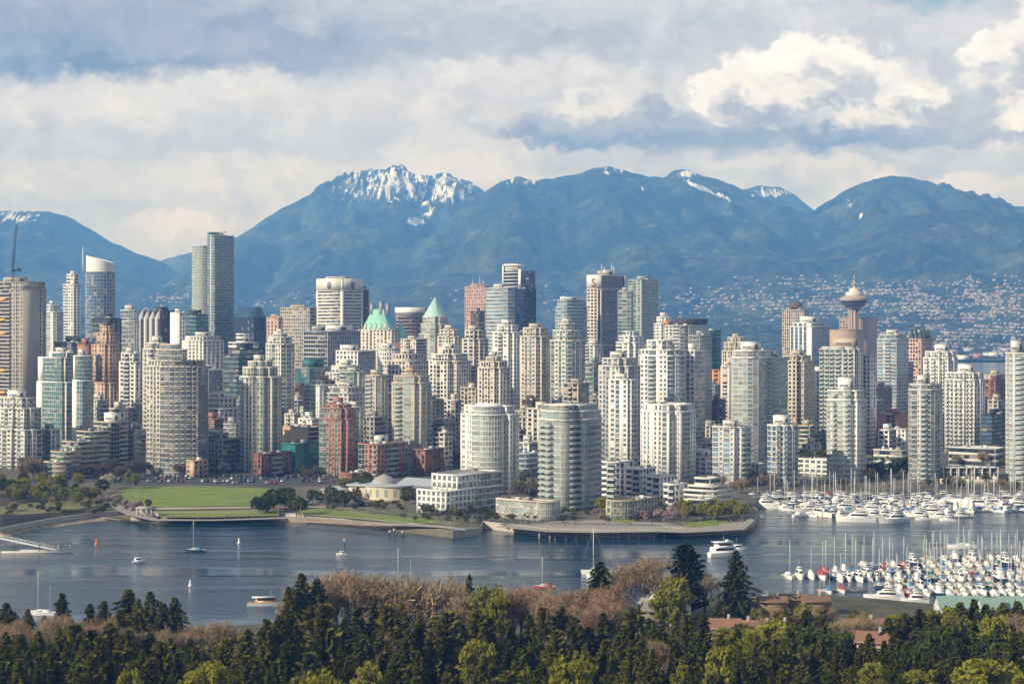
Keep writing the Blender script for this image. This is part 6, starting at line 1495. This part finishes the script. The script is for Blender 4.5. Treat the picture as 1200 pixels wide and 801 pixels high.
for px, k, lb, s in ((925,'sail_white','leftmost white sailboat of the near marina, bow to the viewer',.95),(937.5,'cruiser','white motor cruiser second from the left end of the near marina',1.0),(950,'cov_white','white tented boat third from the left end of the near marina',1.05),(963.5,'cov_red','maroon tented boat at the left end of the near marina',1.15),(977,'sail_navy','dark sailboat right of the maroon tented boat',.95),(990,'sail_blue','white sailboat with bright blue cover right of the dark sailboat',1.1),(1002,'sail_white','white sailboat right of the bright blue covered boat',.95),(1016,'yacht','big white yacht at the dock end behind the near marina',.75)):
    bpx(k, px, 677 - (0 if px < 1010 else 3), -90 + br.uniform(-4, 4), lb, None, s)
bpx('cov_blue', 972, 694, -90, 'small boat under a blue tent beside the short empty dock', None, .8); bpx('cov_red', 987, 693, -90, 'brown covered boat at the short empty dock', None, .8)
bpx('yacht', 1036, 703, 175, 'white yacht lying broadside in front of the near marina', None, .85); bpx('cruiser', 1072, 706, 178, 'white cruiser lying broadside right of the broadside yacht', None, .9)
bpx('ketch', 1127, 642, 178, 'navy and white ketch lying alone above the near marina', None, .9)
# far marina: mostly big motor yachts, lying every way along three docks
for (x0, x1, py) in ((905, 1205, 592.5), (930, 1205, 598), (960, 1140, 605)): dock(x0, x1, py, 'long floating dock between the yachts of the far marina', 'floating docks of the far marina', 2.4, False)
for (x0, x1, py, stp, keys, s0, s1) in ((890,1210,588,10,['yacht','sail_white','cruiser','ketch','yacht'],.8,1.1),(896,1210,591,9.5,['yacht','yacht','sail_white','cruiser','ketch'],.9,1.15),(902,1205,594.5,9.5,['yacht','yacht','cruiser','cruiser','navyyacht','sail_white'],.9,1.2),(925,1200,599,10,['yacht','cruiser','yacht','sail_white','sail_blue','small'],.85,1.1),(940,1135,604.5,12.5,['yacht','cruiser','cruiser','small','sail_white'],.8,1.05)):
    x = x0
    while x < x1:
        k = br.choice(keys); lb = LBL[k] + ' moored in the far marina'
        bpx(k, x, py + br.uniform(-1.4, 1.4), br.choice([0, 180, 200, 160, -60, -120, 30, -30]) + br.uniform(-12, 12), lb, 'boats moored in the far marina', br.uniform(s0, s1)); x += stp * br.uniform(.8, 1.2)
bpx('yacht', 1003, 611, 172, 'large white yacht moored outermost in front of the far marina', None, 1.15); bpx('yacht', 1047, 612, 205, 'white yacht with raised bow beside the outermost large yacht', None, 1.05)
bpx('ketch', 911, 596, 175, 'tall masted white sailboat at the left end of the far marina', None, 1.15); bpx('sail_red', 958, 604, 180, 'boat with red stripe in the front row of the far marina', None, 1.0)
for px, py, s in ((1075,606,.9),(1100,607,.9),(1124,606,.85),(1082,609,.75),(1110,610,.7)): bpx('cruiser', px, py, 180 + br.uniform(-25, 25), 'white motor cruiser along the front edge of the far marina', 'cruisers along the front edge of the far marina', s)
# boat shed with white vaulted roof
def shed():
    for k, (px, py, rz, L, lb) in enumerate(((1108,598,-28,7,'left peaked white canvas boat tent in the far marina'),(1118,597,-18,8.5,'middle peaked white canvas boat tent in the far marina'),(1127,598.5,-32,7,'right peaked white canvas boat tent in the far marina'))):
        D = DG(py); r = empty('boat_tent', (X(px, D), D, 0), R(rz), lb, 'boat tent')
        m = MB(); h = 5.6 + .5 * k; w = 3.2
        for s_ in (-1, 1): m.poly([(-L,s_*w,1.6),(L,s_*w,1.6),(L*.8,0,h),(-L*.8,0,h)][::s_]); m.poly([(-L,s_*w,.5),(L,s_*w,.5),(L,s_*w,1.6),(-L,s_*w,1.6)][::s_])
        for x in (-1, 1): m.poly([(x*L,-w,.5),(x*L,w,.5),(x*L,w,1.6),(x*L*.8,0,h),(x*L,-w,1.6)][::x])
        m.build('canvas_roof', wall_mat((.62,.61,.58), .9, 'old_canvas', .2), r)
        m = MB(); m.box(-L-.6,L+.6,-w-.8,w+.8,-.2,.45); m.build('float', PLANK, r)
shed()
# boats out on the water
bpx('sail_navy', 229, 646, 178, 'dark hulled sailboat with bare mast at anchor left of centre', None, .78)
bpx('small', 163, 659, 20, 'small white motorboat on the open water at the left', None, .72)
bpx('small', 400, 650, 185, 'small white motorboat with a wake on the open water', None, .55)
bpx('ketch', 48, 720, 170, 'white two masted boat half hidden by trees on the left', None, .75)
bpx('ketch', 470, 690, 180, 'white ketch behind the tawny bare trees', None, .8)
bpx('sail_red', 638, 689, 178, 'red striped sailboat between the tawny trees', None, .85); bpx('sail_white', 699, 672, 185, 'white sailboat beside the wind bent conifer', None, 1.15); bpx('yacht', 705, 677, 180, 'white motor yacht behind the wind bent conifer', None, .7)
def ferry():
    D = DG(651); r = empty('passenger_ferry', (X(851, D), D, 0), R(18), 'white two decked passenger ferry crossing before the marinas', 'ferry')
    hull_mb(16, 5, 1.7).build('hull', [GEL, GEL], r)
    m = cabin_mb(-7, 4.6, 2.2, 1.7, 1.75, 4.0, .8); m.build('lower_deck', [GEL, DARKG], r)
    m = cabin_mb(-5, 3.2, 2.0, 1.5, 4.02, 5.9, .8); m.build('upper_deck', [GEL, DARKG], r)
    m = MB(); m.box(-6.4, 3.0, -2.1, 2.1, 6.1, 6.25); m.tube((-1,0,6.2),(-1.4,0,8.6),.08,.05,5); m.box(-.2,1.2,-.7,.7,6.26,7.0); m.build('roof', GEL, r)
ferry()
boat('small', X(868, DG(647)), DG(645), R(10), 'little white boat just beyond the passenger ferry', None, .9)
def liner():
    D = DG(709); r = empty('motor_yacht', (X(314, D), D, 0), R(6), 'long white classic yacht with varnished wooden deckhouse', 'boat')
    hull_mb(14.5, 3.6, 1.25).build('hull', [GEL, TEAK], r)
    cabin_mb(-4.5, 3.5, 1.3, 1.0, 1.35, 2.9, .8).build('deckhouse', [plain_mat('varnished_wood', (.45,.22,.07), .4), DARKG], r)
    m = MB(); m.box(-5.6, 2.2, -1.4, 1.4, 2.95, 3.1); m.build('roof', GEL, r)
    m = MB(); m.tube((1,0,3.1),(1,0,5.6),.06,.04,5); m.build('mast', ALU, r)
liner()
def buoy(px, py, c, label):
    D = DG(py); r = empty('buoy', (X(px, D), D, 0), 0, label, 'buoy'); m = MB(); m.lathe([(.75,-.3),(.8,.35),(.35,.6),(.3,2.0),(.12,2.4)], n=12); m.build('float', c, r)
buoy(113, 637, plain_mat('orange_paint', (.75,.22,.05), .5), 'orange buoy on the water left of the anchored sailboat'); buoy(280, 636, GEL, 'white buoy right of the anchored sailboat'); buoy(223, 686, GEL, 'small white buoy on the water above the left conifers')
def marker(px, py, h, label):
    D = DG(py); r = empty('channel_marker', (X(px, D), D, 0), 0, label, 'marker'); m = MB(); m.tube((0,0,-1),(0,0,h),.22,.18,6); m.build('post', DKMETAL if h < 5 else WMETAL, r); m = MB(); m.box(-.5,.5,-.1,.1,h-1,h); m.build('board', GEL, r)
marker(404, 640, 3.4, 'white channel marker beside the small motorboat'); marker(457, 629, 3.2, 'left channel post below the lawn seawall'); marker(462, 629, 4, 'middle white channel post below the lawn seawall'); marker(472, 629.5, 3.0, 'right channel post below the lawn seawall')
# visitor dock with ramp at the left
def visitor_dock():
    D = DG(645, .5); r = empty('floating_dock', (X(60, D), D, 0), 0, 'pale visitor dock with gangway at the left edge of the water', 'dock')
    m = MB(); m.box(-21,10,-3.4,-1,-.3,.55); m.box(-14,3,-.9,3.5,-.3,.6); m.build('float', wall_mat((.52,.49,.44), .85, 'pale_planks'), r)
    m = MB(); a = Vec((-32, 26, 3.1)); b = Vec((2, 0, .9)); s = Vec((.6, .8, 0))
    m.faces([tuple(a - s), tuple(b - s), tuple(b + s), tuple(a + s)], [(0,1,2,3)])
    for o in (-1, 1):
        for q in range(14):
            p = a.lerp(b, q / 13) + s * o; m.tube(tuple(p), tuple(p + Vec((0,0,1.2))), .05, .05, 4)
        m.tube(tuple(a + s * o + Vec((0,0,1.2))), tuple(b + s * o + Vec((0,0,1.2))), .07, .07, 4); m.tube(tuple(a + s * o), tuple(b + s * o), .12, .12, 4)
    m.build('gangway', WMETAL, r)
    for x in (-16, -5, 8):
        m = MB(); m.tube((x,-.6,-2),(x,-.6,4.2),.22,.2,6); m.build('pile', DKMETAL, r)
    for x in (-2, 4, 9):
        m = MB(); m.tube((x,-3,.5),(x,-3,3.2),.06,.05,5); m.box(x-.3,x+.3,-3.2,-2.8,3.2,3.45); m.build('lamp_post', METAL, r)
visitor_dock()

# ------------------------------------------------------------------ cars
def car_mesh(rgb):
    m = MB(); L, W = 2.2, .88
    prof = [(-L,.35),(-L,.85),(-L*.92,.95),(-L*.55,1.0),(-L*.35,1.42),(L*.25,1.45),(L*.52,.98),(L*.95,.82),(L,.6),(L,.35)]
    n = len(prof); A = [(x,-W,z) for x, z in prof]; B = [(x,W,z) for x, z in prof]
    m.faces(A + B, [tuple(range(n)), tuple(range(2*n-1, n-1, -1))] + [(i, n + i, n + (i + 1) % n, (i + 1) % n) for i in range(n)], 0)
    for s in (-1, 1): m.poly([(-L*.5,s*(W+.01),1.02),(L*.42,s*(W+.01),1.02),(L*.2,s*(W+.01),1.36),(-L*.36,s*(W+.01),1.36)], 1)
    m.poly([(L*.53,-W*.85,1.01),(L*.53,W*.85,1.01),(L*.28,W*.8,1.44),(L*.28,-W*.8,1.44)], 1); m.poly([(-L*.57,W*.85,1.03),(-L*.57,-W*.85,1.03),(-L*.38,-W*.8,1.41),(-L*.38,W*.8,1.41)], 1)
    for x in (-1.35, 1.35):
        for s in (-1, 1): m.tube((x, s * (W - .2), .33), (x, s * (W + .02), .33), .33, .33, 10, 2)
    return m.mesh('parked_car', [plain_mat('car_paint', rgb, .3), DARKG, DKMETAL])
CARS = [(car_mesh(c), n) for c, n in (((.75,.75,.74),'white'),((.42,.43,.45),'silver'),((.03,.03,.035),'black'),((.14,.15,.17),'dark grey'),((.35,.05,.04),'red'),((.05,.10,.24),'blue'))]
def car(px, py, rz, place, group):
    me, n = CARS[br.choice([0,1,1,2,2,3,3,3,4,5])]; x, y, z = P(px, py); o = bpy.data.objects.new('parked_car', me); col.objects.link(o); o.location = (x, y, z + .1); o.rotation_euler = (0, 0, R(rz)); tag(o, n + ' car parked in ' + place, 'car', group)
for py, x0, x1 in ((558.5,160,415),(561.5,140,420),(564.5,135,420),(566.5,215,330)):
    x = x0
    while x < x1:
        if br.random() < .42: car(x, py + br.uniform(-.2,.2), 90 + br.uniform(-4,4), 'the car park above the lawn', 'cars in the car park above the lawn')
        x += 4.9
for k in range(34): car(br.uniform(880, 1200), br.choice([580, 578.7]), br.choice([0, 180]), 'a line on the waterside road by the far marina', 'cars along the waterside road')

# ------------------------------------------------------------------ houses and roofs on the near bank
SHING = wall_mat((.20,.18,.16), .9, 'grey_shingle', .2); ROOFR = wall_mat((.25,.135,.09), .9, 'orange_tile', .2); ROOFT = wall_mat((.24,.36,.31), .7, 'pale_green_metal', .12); SHINGR = wall_mat((.30,.285,.27), .9, 'weathered_shake', .2)
def house(px, py, D, w, d, h, rz, roofm, wallm_, label, name='house', cat='house', chim=True, gable=2.4, group=None, base=None):
    x = X(px, D); z = float(near_ground(np.array([x]), np.array([D]))[0]) if base is None else base
    r = empty(name, (x, D, z - .3), R(rz), label, cat, group); m = MB(); m.box(-w/2,w/2,-d/2,d/2,0,h)
    m.poly([(-w/2,-d/2,h),(w/2,-d/2,h),(0,-d/2,h+gable)]) if d > w else m.poly([(w/2,-d/2,h),(w/2,d/2,h),(w/2,0,h+gable)])
    m.poly([(-w/2,d/2,h),(0,d/2,h+gable),(w/2,d/2,h)]) if d > w else m.poly([(-w/2,-d/2,h),(-w/2,0,h+gable),(-w/2,d/2,h)])
    m.build('wall', wallm_, r); m = MB(); e = .4
    if d > w: Q = [[(-w/2-e,-d/2-e,h-e*.8),(0,-d/2-e,h+gable+.05),(0,d/2+e,h+gable+.05),(-w/2-e,d/2+e,h-e*.8)],[(0,-d/2-e,h+gable+.05),(w/2+e,-d/2-e,h-e*.8),(w/2+e,d/2+e,h-e*.8),(0,d/2+e,h+gable+.05)]]
    else: Q = [[(-w/2-e,-d/2-e,h-e*.8),(w/2+e,-d/2-e,h-e*.8),(w/2+e,0,h+gable+.05),(-w/2-e,0,h+gable+.05)],[(-w/2-e,0,h+gable+.05),(w/2+e,0,h+gable+.05),(w/2+e,d/2+e,h-e*.8),(-w/2-e,d/2+e,h-e*.8)]]
    for q in Q: m.poly(q); m.poly([(a,b,c-.22) for a,b,c in reversed(q)])
    ro = m.build('roof', roofm, r)
    if chim: m = MB(); m.box(w*.15,w*.15+.9,-.4,.5,h,h+gable+1.2); m.build('chimney', wallm('concrete'), ro)
    nw = max(2, int(w / 3)); fl = max(1, int(h / 2.9))
    for k in range(nw):
        for q in range(fl):
            x0 = -w/2 + (k + .25) * w / nw; m = MB(); m.box(x0,x0+w/nw*.5,-d/2-.08,-d/2-.004,.9+q*2.9,2.3+q*2.9,0); m.box(x0-.1,x0+w/nw*.5+.1,-d/2-.14,-d/2-.09,.78+q*2.9,.88+q*2.9,1); m.build('window', [DARKG, WMETAL], r)
    return r
G_T = 'shingled terrace houses by the water'
for px, D, w, h, rz, lb in ((737,552,8,6.5,-20,'leftmost cream fronted house of the terrace by the water'),(748,556,8,8,-20,'tallest cream house of the waterside terrace with stepped roof'),(759,550,7,6,-15,'small shingled house in the middle of the waterside terrace'),(770,540,9,5.5,15,'brown shingled house with skylight in the waterside terrace'),(782,546,9,8,20,'steep gabled cream house at the right end of the terrace'),(791,541,7,7,20,'shingled house with pale gable furthest right in the terrace')):
    house(px, 0, D, w, 9 if h > 6 else 7, h, rz, SHINGR, wallm('cream') if 'cream' in lb or 'pale' in lb else SHING, lb)
for px, D, w, h, lb in ((846,516,11,3.4,'long orange roofed house right of the terrace'),(870,512,9,3.4,'orange roofed house behind the yellow green trees'),(893,506,8,3.6,'orange roofed house with pale dormers left of the mixed wood'),(914,508,8,3.6,'small orange roofed house below the brown pergolas'),(1012,492,12,7,'orange roofed house between the trees before the marina'),(1024,470,9,7,'steep orange gable deep among the trees'),(1090,500,12,5,'red roofed shed before the green market roofs'),(1136,500,9,5.5,'little red roofed shed beside the green market roofs')):
    house(px, 0, D, w, 8, h, br.uniform(-15, 15), ROOFR, wallm('beige'), lb)
for px, D, w, lb in ((905,560,9,'brown timber house with roof pergola by the near shore'),(930,566,8.5,'brown timber house right of the pergola house'),(955,562,9,'brown flat roofed timber block before the short dock'),(882,572,9,'pale roofed boathouse left of the brown timber houses')):
    house(px, 0, D, w, 8, 5.2, br.uniform(-8, 8), SHINGR if 'pale' in lb else wall_mat((.20,.13,.085), .9, 'brown_timber', .2), wall_mat((.24,.16,.10), .9, 'cedar_boards', .2), lb, gable=1.2)
for px, D, w, d, lb in ((1110,556,7,6,'leftmost pale green metal market roof on the near shore'),(1136,556,8,6,'middle pale green metal market roof on the near shore'),(1160,552,7,6,'pale green market roof with skylight ridge on the near shore'),(1182,556,8,6,'rightmost pale green metal market roof on the near shore'),(1206,552,8,6,'pale green market roof cut by the right edge')):
    house(px, 0, D, w, d, 4.5, br.uniform(-12, 12), ROOFT, wallm('steel'), lb, 'market_hall', 'market hall', False, 3.2)
# ------------------------------------------------------------------ houses on the slopes across the inlet
def slope_houses():
    rr = random.Random(77); mh = []
    for k in range(4):
        m = MB(); w, d, h = 8 + k * 1.5, 7, 5.5 + k * .6; m.box(-w,w,-d,d,-4,h,0); m.faces([(-w-1,-d-1,h),(w+1,-d-1,h),(w+1,d+1,h),(-w-1,d+1,h),(-w,0,h+3.5),(w,0,h+3.5)],[(0,1,5,4),(2,3,4,5),(1,2,5),(3,0,4)],1)
        mh.append(m)
    meshes = [m.mesh('hillside_house', [wall_mat(c, .8, 'house_wall'), wall_mat(c2, .8, 'house_roof')]) for m, c, c2 in zip(mh, ((.45,.43,.40),(.31,.27,.23),(.48,.46,.43),(.25,.22,.20)), ((.36,.34,.32),(.24,.17,.14),(.46,.45,.44),(.20,.20,.21)))]
    spots = []
    def band(n, cx, cy, rx, ry):
        while n > 0:
            px, py = rr.gauss(cx, rx), rr.gauss(cy, ry)
            st_ = .03 * math.sin(px * .013) * 120; py = round((py + st_) / 4.2) * 4.2 - st_ + rr.uniform(-.7, .7)
            if not -20 < px < 1220 or not 322 < py < 432: continue
            # march along the sight line to the hillside
            Ds = np.linspace(4650, 9300, 240); h = mountain_height(X(px, Ds), Ds); below = np.nonzero(h >= Z(py, Ds))[0]
            if not len(below): n -= 1; continue
            D = Ds[below[0]]
            if fbm(np.array([px * .045]), np.array([py * .14]), 3, 9)[0] < rr.uniform(.36, .58): continue
            spots.append((X(px, D), D, h[below[0]], py)); n -= 1
    for a in ((520,1000,354,45,9),(560,1120,370,55,16),(260,1150,346,45,7),(150,850,356,45,9),(330,1080,388,60,14),(60,915,362,40,12),(120,1160,400,30,9),(60,945,335,35,6),
              (90,40,345,40,10),(130,170,338,30,13),(60,200,352,18,8),(50,350,352,50,8),(40,640,352,60,10)): band(*a)
    rr.shuffle(spots); spots.sort(key=lambda s: s[1])
    big = MB(); bigs = [MB() for _ in meshes]
    for i, (x, y, z, py) in enumerate(spots):
        k = rr.randrange(4); sc_ = rr.uniform(.26, .58) * (1 + (y - 5000) / 9000); rz = rr.uniform(-.35, .35)
        if i < 280:
            o = bpy.data.objects.new('hillside_house', meshes[k]); col.objects.link(o); o.location = (x, y, z + 3); o.rotation_euler = (0, 0, rz); o.scale = (sc_,) * 3
            tag(o, 'pale house on the wooded lower slope across the inlet', 'house', 'houses on the slope across the inlet')
        else:
            ca, sa = math.cos(rz) * sc_, math.sin(rz) * sc_; m = mh[k]; b0 = len(big.v)
            big.v.extend([(x + v[0] * ca - v[1] * sa, y + v[0] * sa + v[1] * ca, z + 3 + v[2] * sc_) for v in m.v])
            for f, q in zip(m.f, m.mi): big.f.append(tuple(b0 + j for j in f)); big.mi.append(q + 2 * (k % 2)); big.uv += [(0, 0)] * len(f)
    o = big.build('hillside_houses', [meshes[0].materials[0], meshes[0].materials[1], meshes[1].materials[0], meshes[1].materials[1]]); tag(o, kind='stuff')
slope_houses()
def port():
    pr = random.Random(12); cols = ['pale','grey','sand','brick','white','grey']
    for k in range(26):
        px = pr.uniform(1128, 1212) if k < 18 else pr.uniform(1040, 1130); D = pr.uniform(4560, 5000); w = pr.uniform(14, 34); h = pr.uniform(5, 11); c = pr.choice(cols)
        x = X(px, D); z = float(mountain_height(np.array([x]), np.array([D]))[0])
        r = empty('warehouse', (x, D, z - 3), pr.uniform(-.3, .3), dict(white='white', pale='pale grey', sand='tan', brick='red', grey='grey')[c] + ' warehouse on the port shore across the inlet', 'warehouse', 'warehouses on the port shore')
        m = MB(); m.box(-w/2,w/2,-8,8,0,h+3); m.build('wall', wallm(c), r)
        m = MB(); m.faces([(-w/2-.5,-8.5,h+3.01),(w/2+.5,-8.5,h+3.01),(w/2+.5,8.5,h+3.01),(-w/2-.5,8.5,h+3.01),(-w/2,0,h+5),(w/2,0,h+5)],[(0,1,5,4),(2,3,4,5),(1,2,5),(3,0,4)]); m.build('roof', ROOF, r)
port()

# ------------------------------------------------------------------ lamps and walkers along the waterside walk
def lamp_mesh():
    m = MB(); m.tube((0,0,0),(0,0,4.6),.09,.06,6); m.tube((0,0,4.6),(.9,0,4.9),.05,.04,5); m.box(.6,1.3,-.16,.16,4.82,4.98); m.tube((0,0,0),(0,0,.5),.16,.14,8)
    return m.mesh('street_lamp', plain_mat('grey_metal', (.33,.33,.34), .5))
LAMP = lamp_mesh()
for k in range(34):
    px = [136,150,170,200,232,264,296,326,352,372,392,412,432,452,472,492,512,532,552,590,610,630,650,670,690,712,734,756,778,800,820,838,856,870][k]
    py = float(np.interp(px, [130,165,186,250,350,440,520,545,600,640,700,790,845,872], [590,604,607.4,607.8,604,610,615.4,618,614,617.5,619.5,618,620.5,615]))
    x, D, z = P(px, py); o = bpy.data.objects.new('street_lamp', LAMP); col.objects.link(o); o.location = (x, D, z); o.rotation_euler = (0, 0, k * .7); tag(o, 'slim grey lamp on the waterside walk', 'street lamp', 'lamps along the waterside walk')
def person_mesh(top, leg):
    m = MB()
    for s in (-1, 1):
        m.tube((s*.09,s*.14,0),(s*.09,0,.46),.055,.075,6,1); m.tube((s*.09,0,.46),(s*.085,0,.86),.075,.10,6,1); m.box(s*.09-.05,s*.09+.05,s*.14-.16,s*.14+.08,0,.07,2)
        m.tube((s*.21,0,1.40),(s*.25,-s*.06,1.12),.055,.045,6,0); m.tube((s*.25,-s*.06,1.12),(s*.24,-.12-s*.08,.88),.045,.035,6,3)
    m.lathe([(.17,.82),(.165,.98),(.15,1.1),(.19,1.3),(.2,1.42),(.09,1.5),(.055,1.53)], 0, 0, 10, 0, 1.0, .62)
    m.tube((0,0,1.5),(0,0,1.58),.05,.05,6,3); m.lathe([(.03,1.55),(.075,1.6),(.09,1.67),(.085,1.74),(.05,1.79),(.01,1.8)], 0, -.01, 10, 3, .9, 1.1); m.lathe([(.096,1.69),(.094,1.75),(.06,1.81),(.01,1.825)], 0, .015, 10, 2, .92, 1.1)
    return m.mesh('person', [plain_mat('shirt', top, .9), plain_mat('trousers', leg, .9), plain_mat('hair', (.03,.02,.015), .9), plain_mat('skin', (.45,.28,.20), .7)])
PER = [(person_mesh(a, b), n) for a, b, n in (((.55,.08,.06),(.04,.05,.09),'red top'),((.05,.08,.20),(.03,.03,.035),'dark blue jacket'),((.65,.63,.60),(.05,.06,.10),'white shirt'),((.03,.03,.03),(.10,.09,.08),'black coat'),((.30,.33,.16),(.05,.05,.06),'olive jacket'))]
pr_ = random.Random(3)
for k in range(34):
    px = pr_.choice([pr_.uniform(170,345), pr_.uniform(350,540), pr_.uniform(590,870), pr_.uniform(590,870)])
    py = float(np.interp(px, [130,165,186,250,350,440,520,545,600,640,700,790,845,872], [590,604,607,607.4,604,609.6,615,617.6,613,616,616,616,618,614])) + pr_.uniform(-.4, .3)
    me, n = PER[k % 5]; x, D, z = P(px, py); o = bpy.data.objects.new('person', me); col.objects.link(o); o.location = (x, D, z + .12); o.rotation_euler = (0, 0, pr_.uniform(0, 6.28)); tag(o, 'person in a ' + n + ' on the waterside walk', 'person', 'people on the waterside walk')
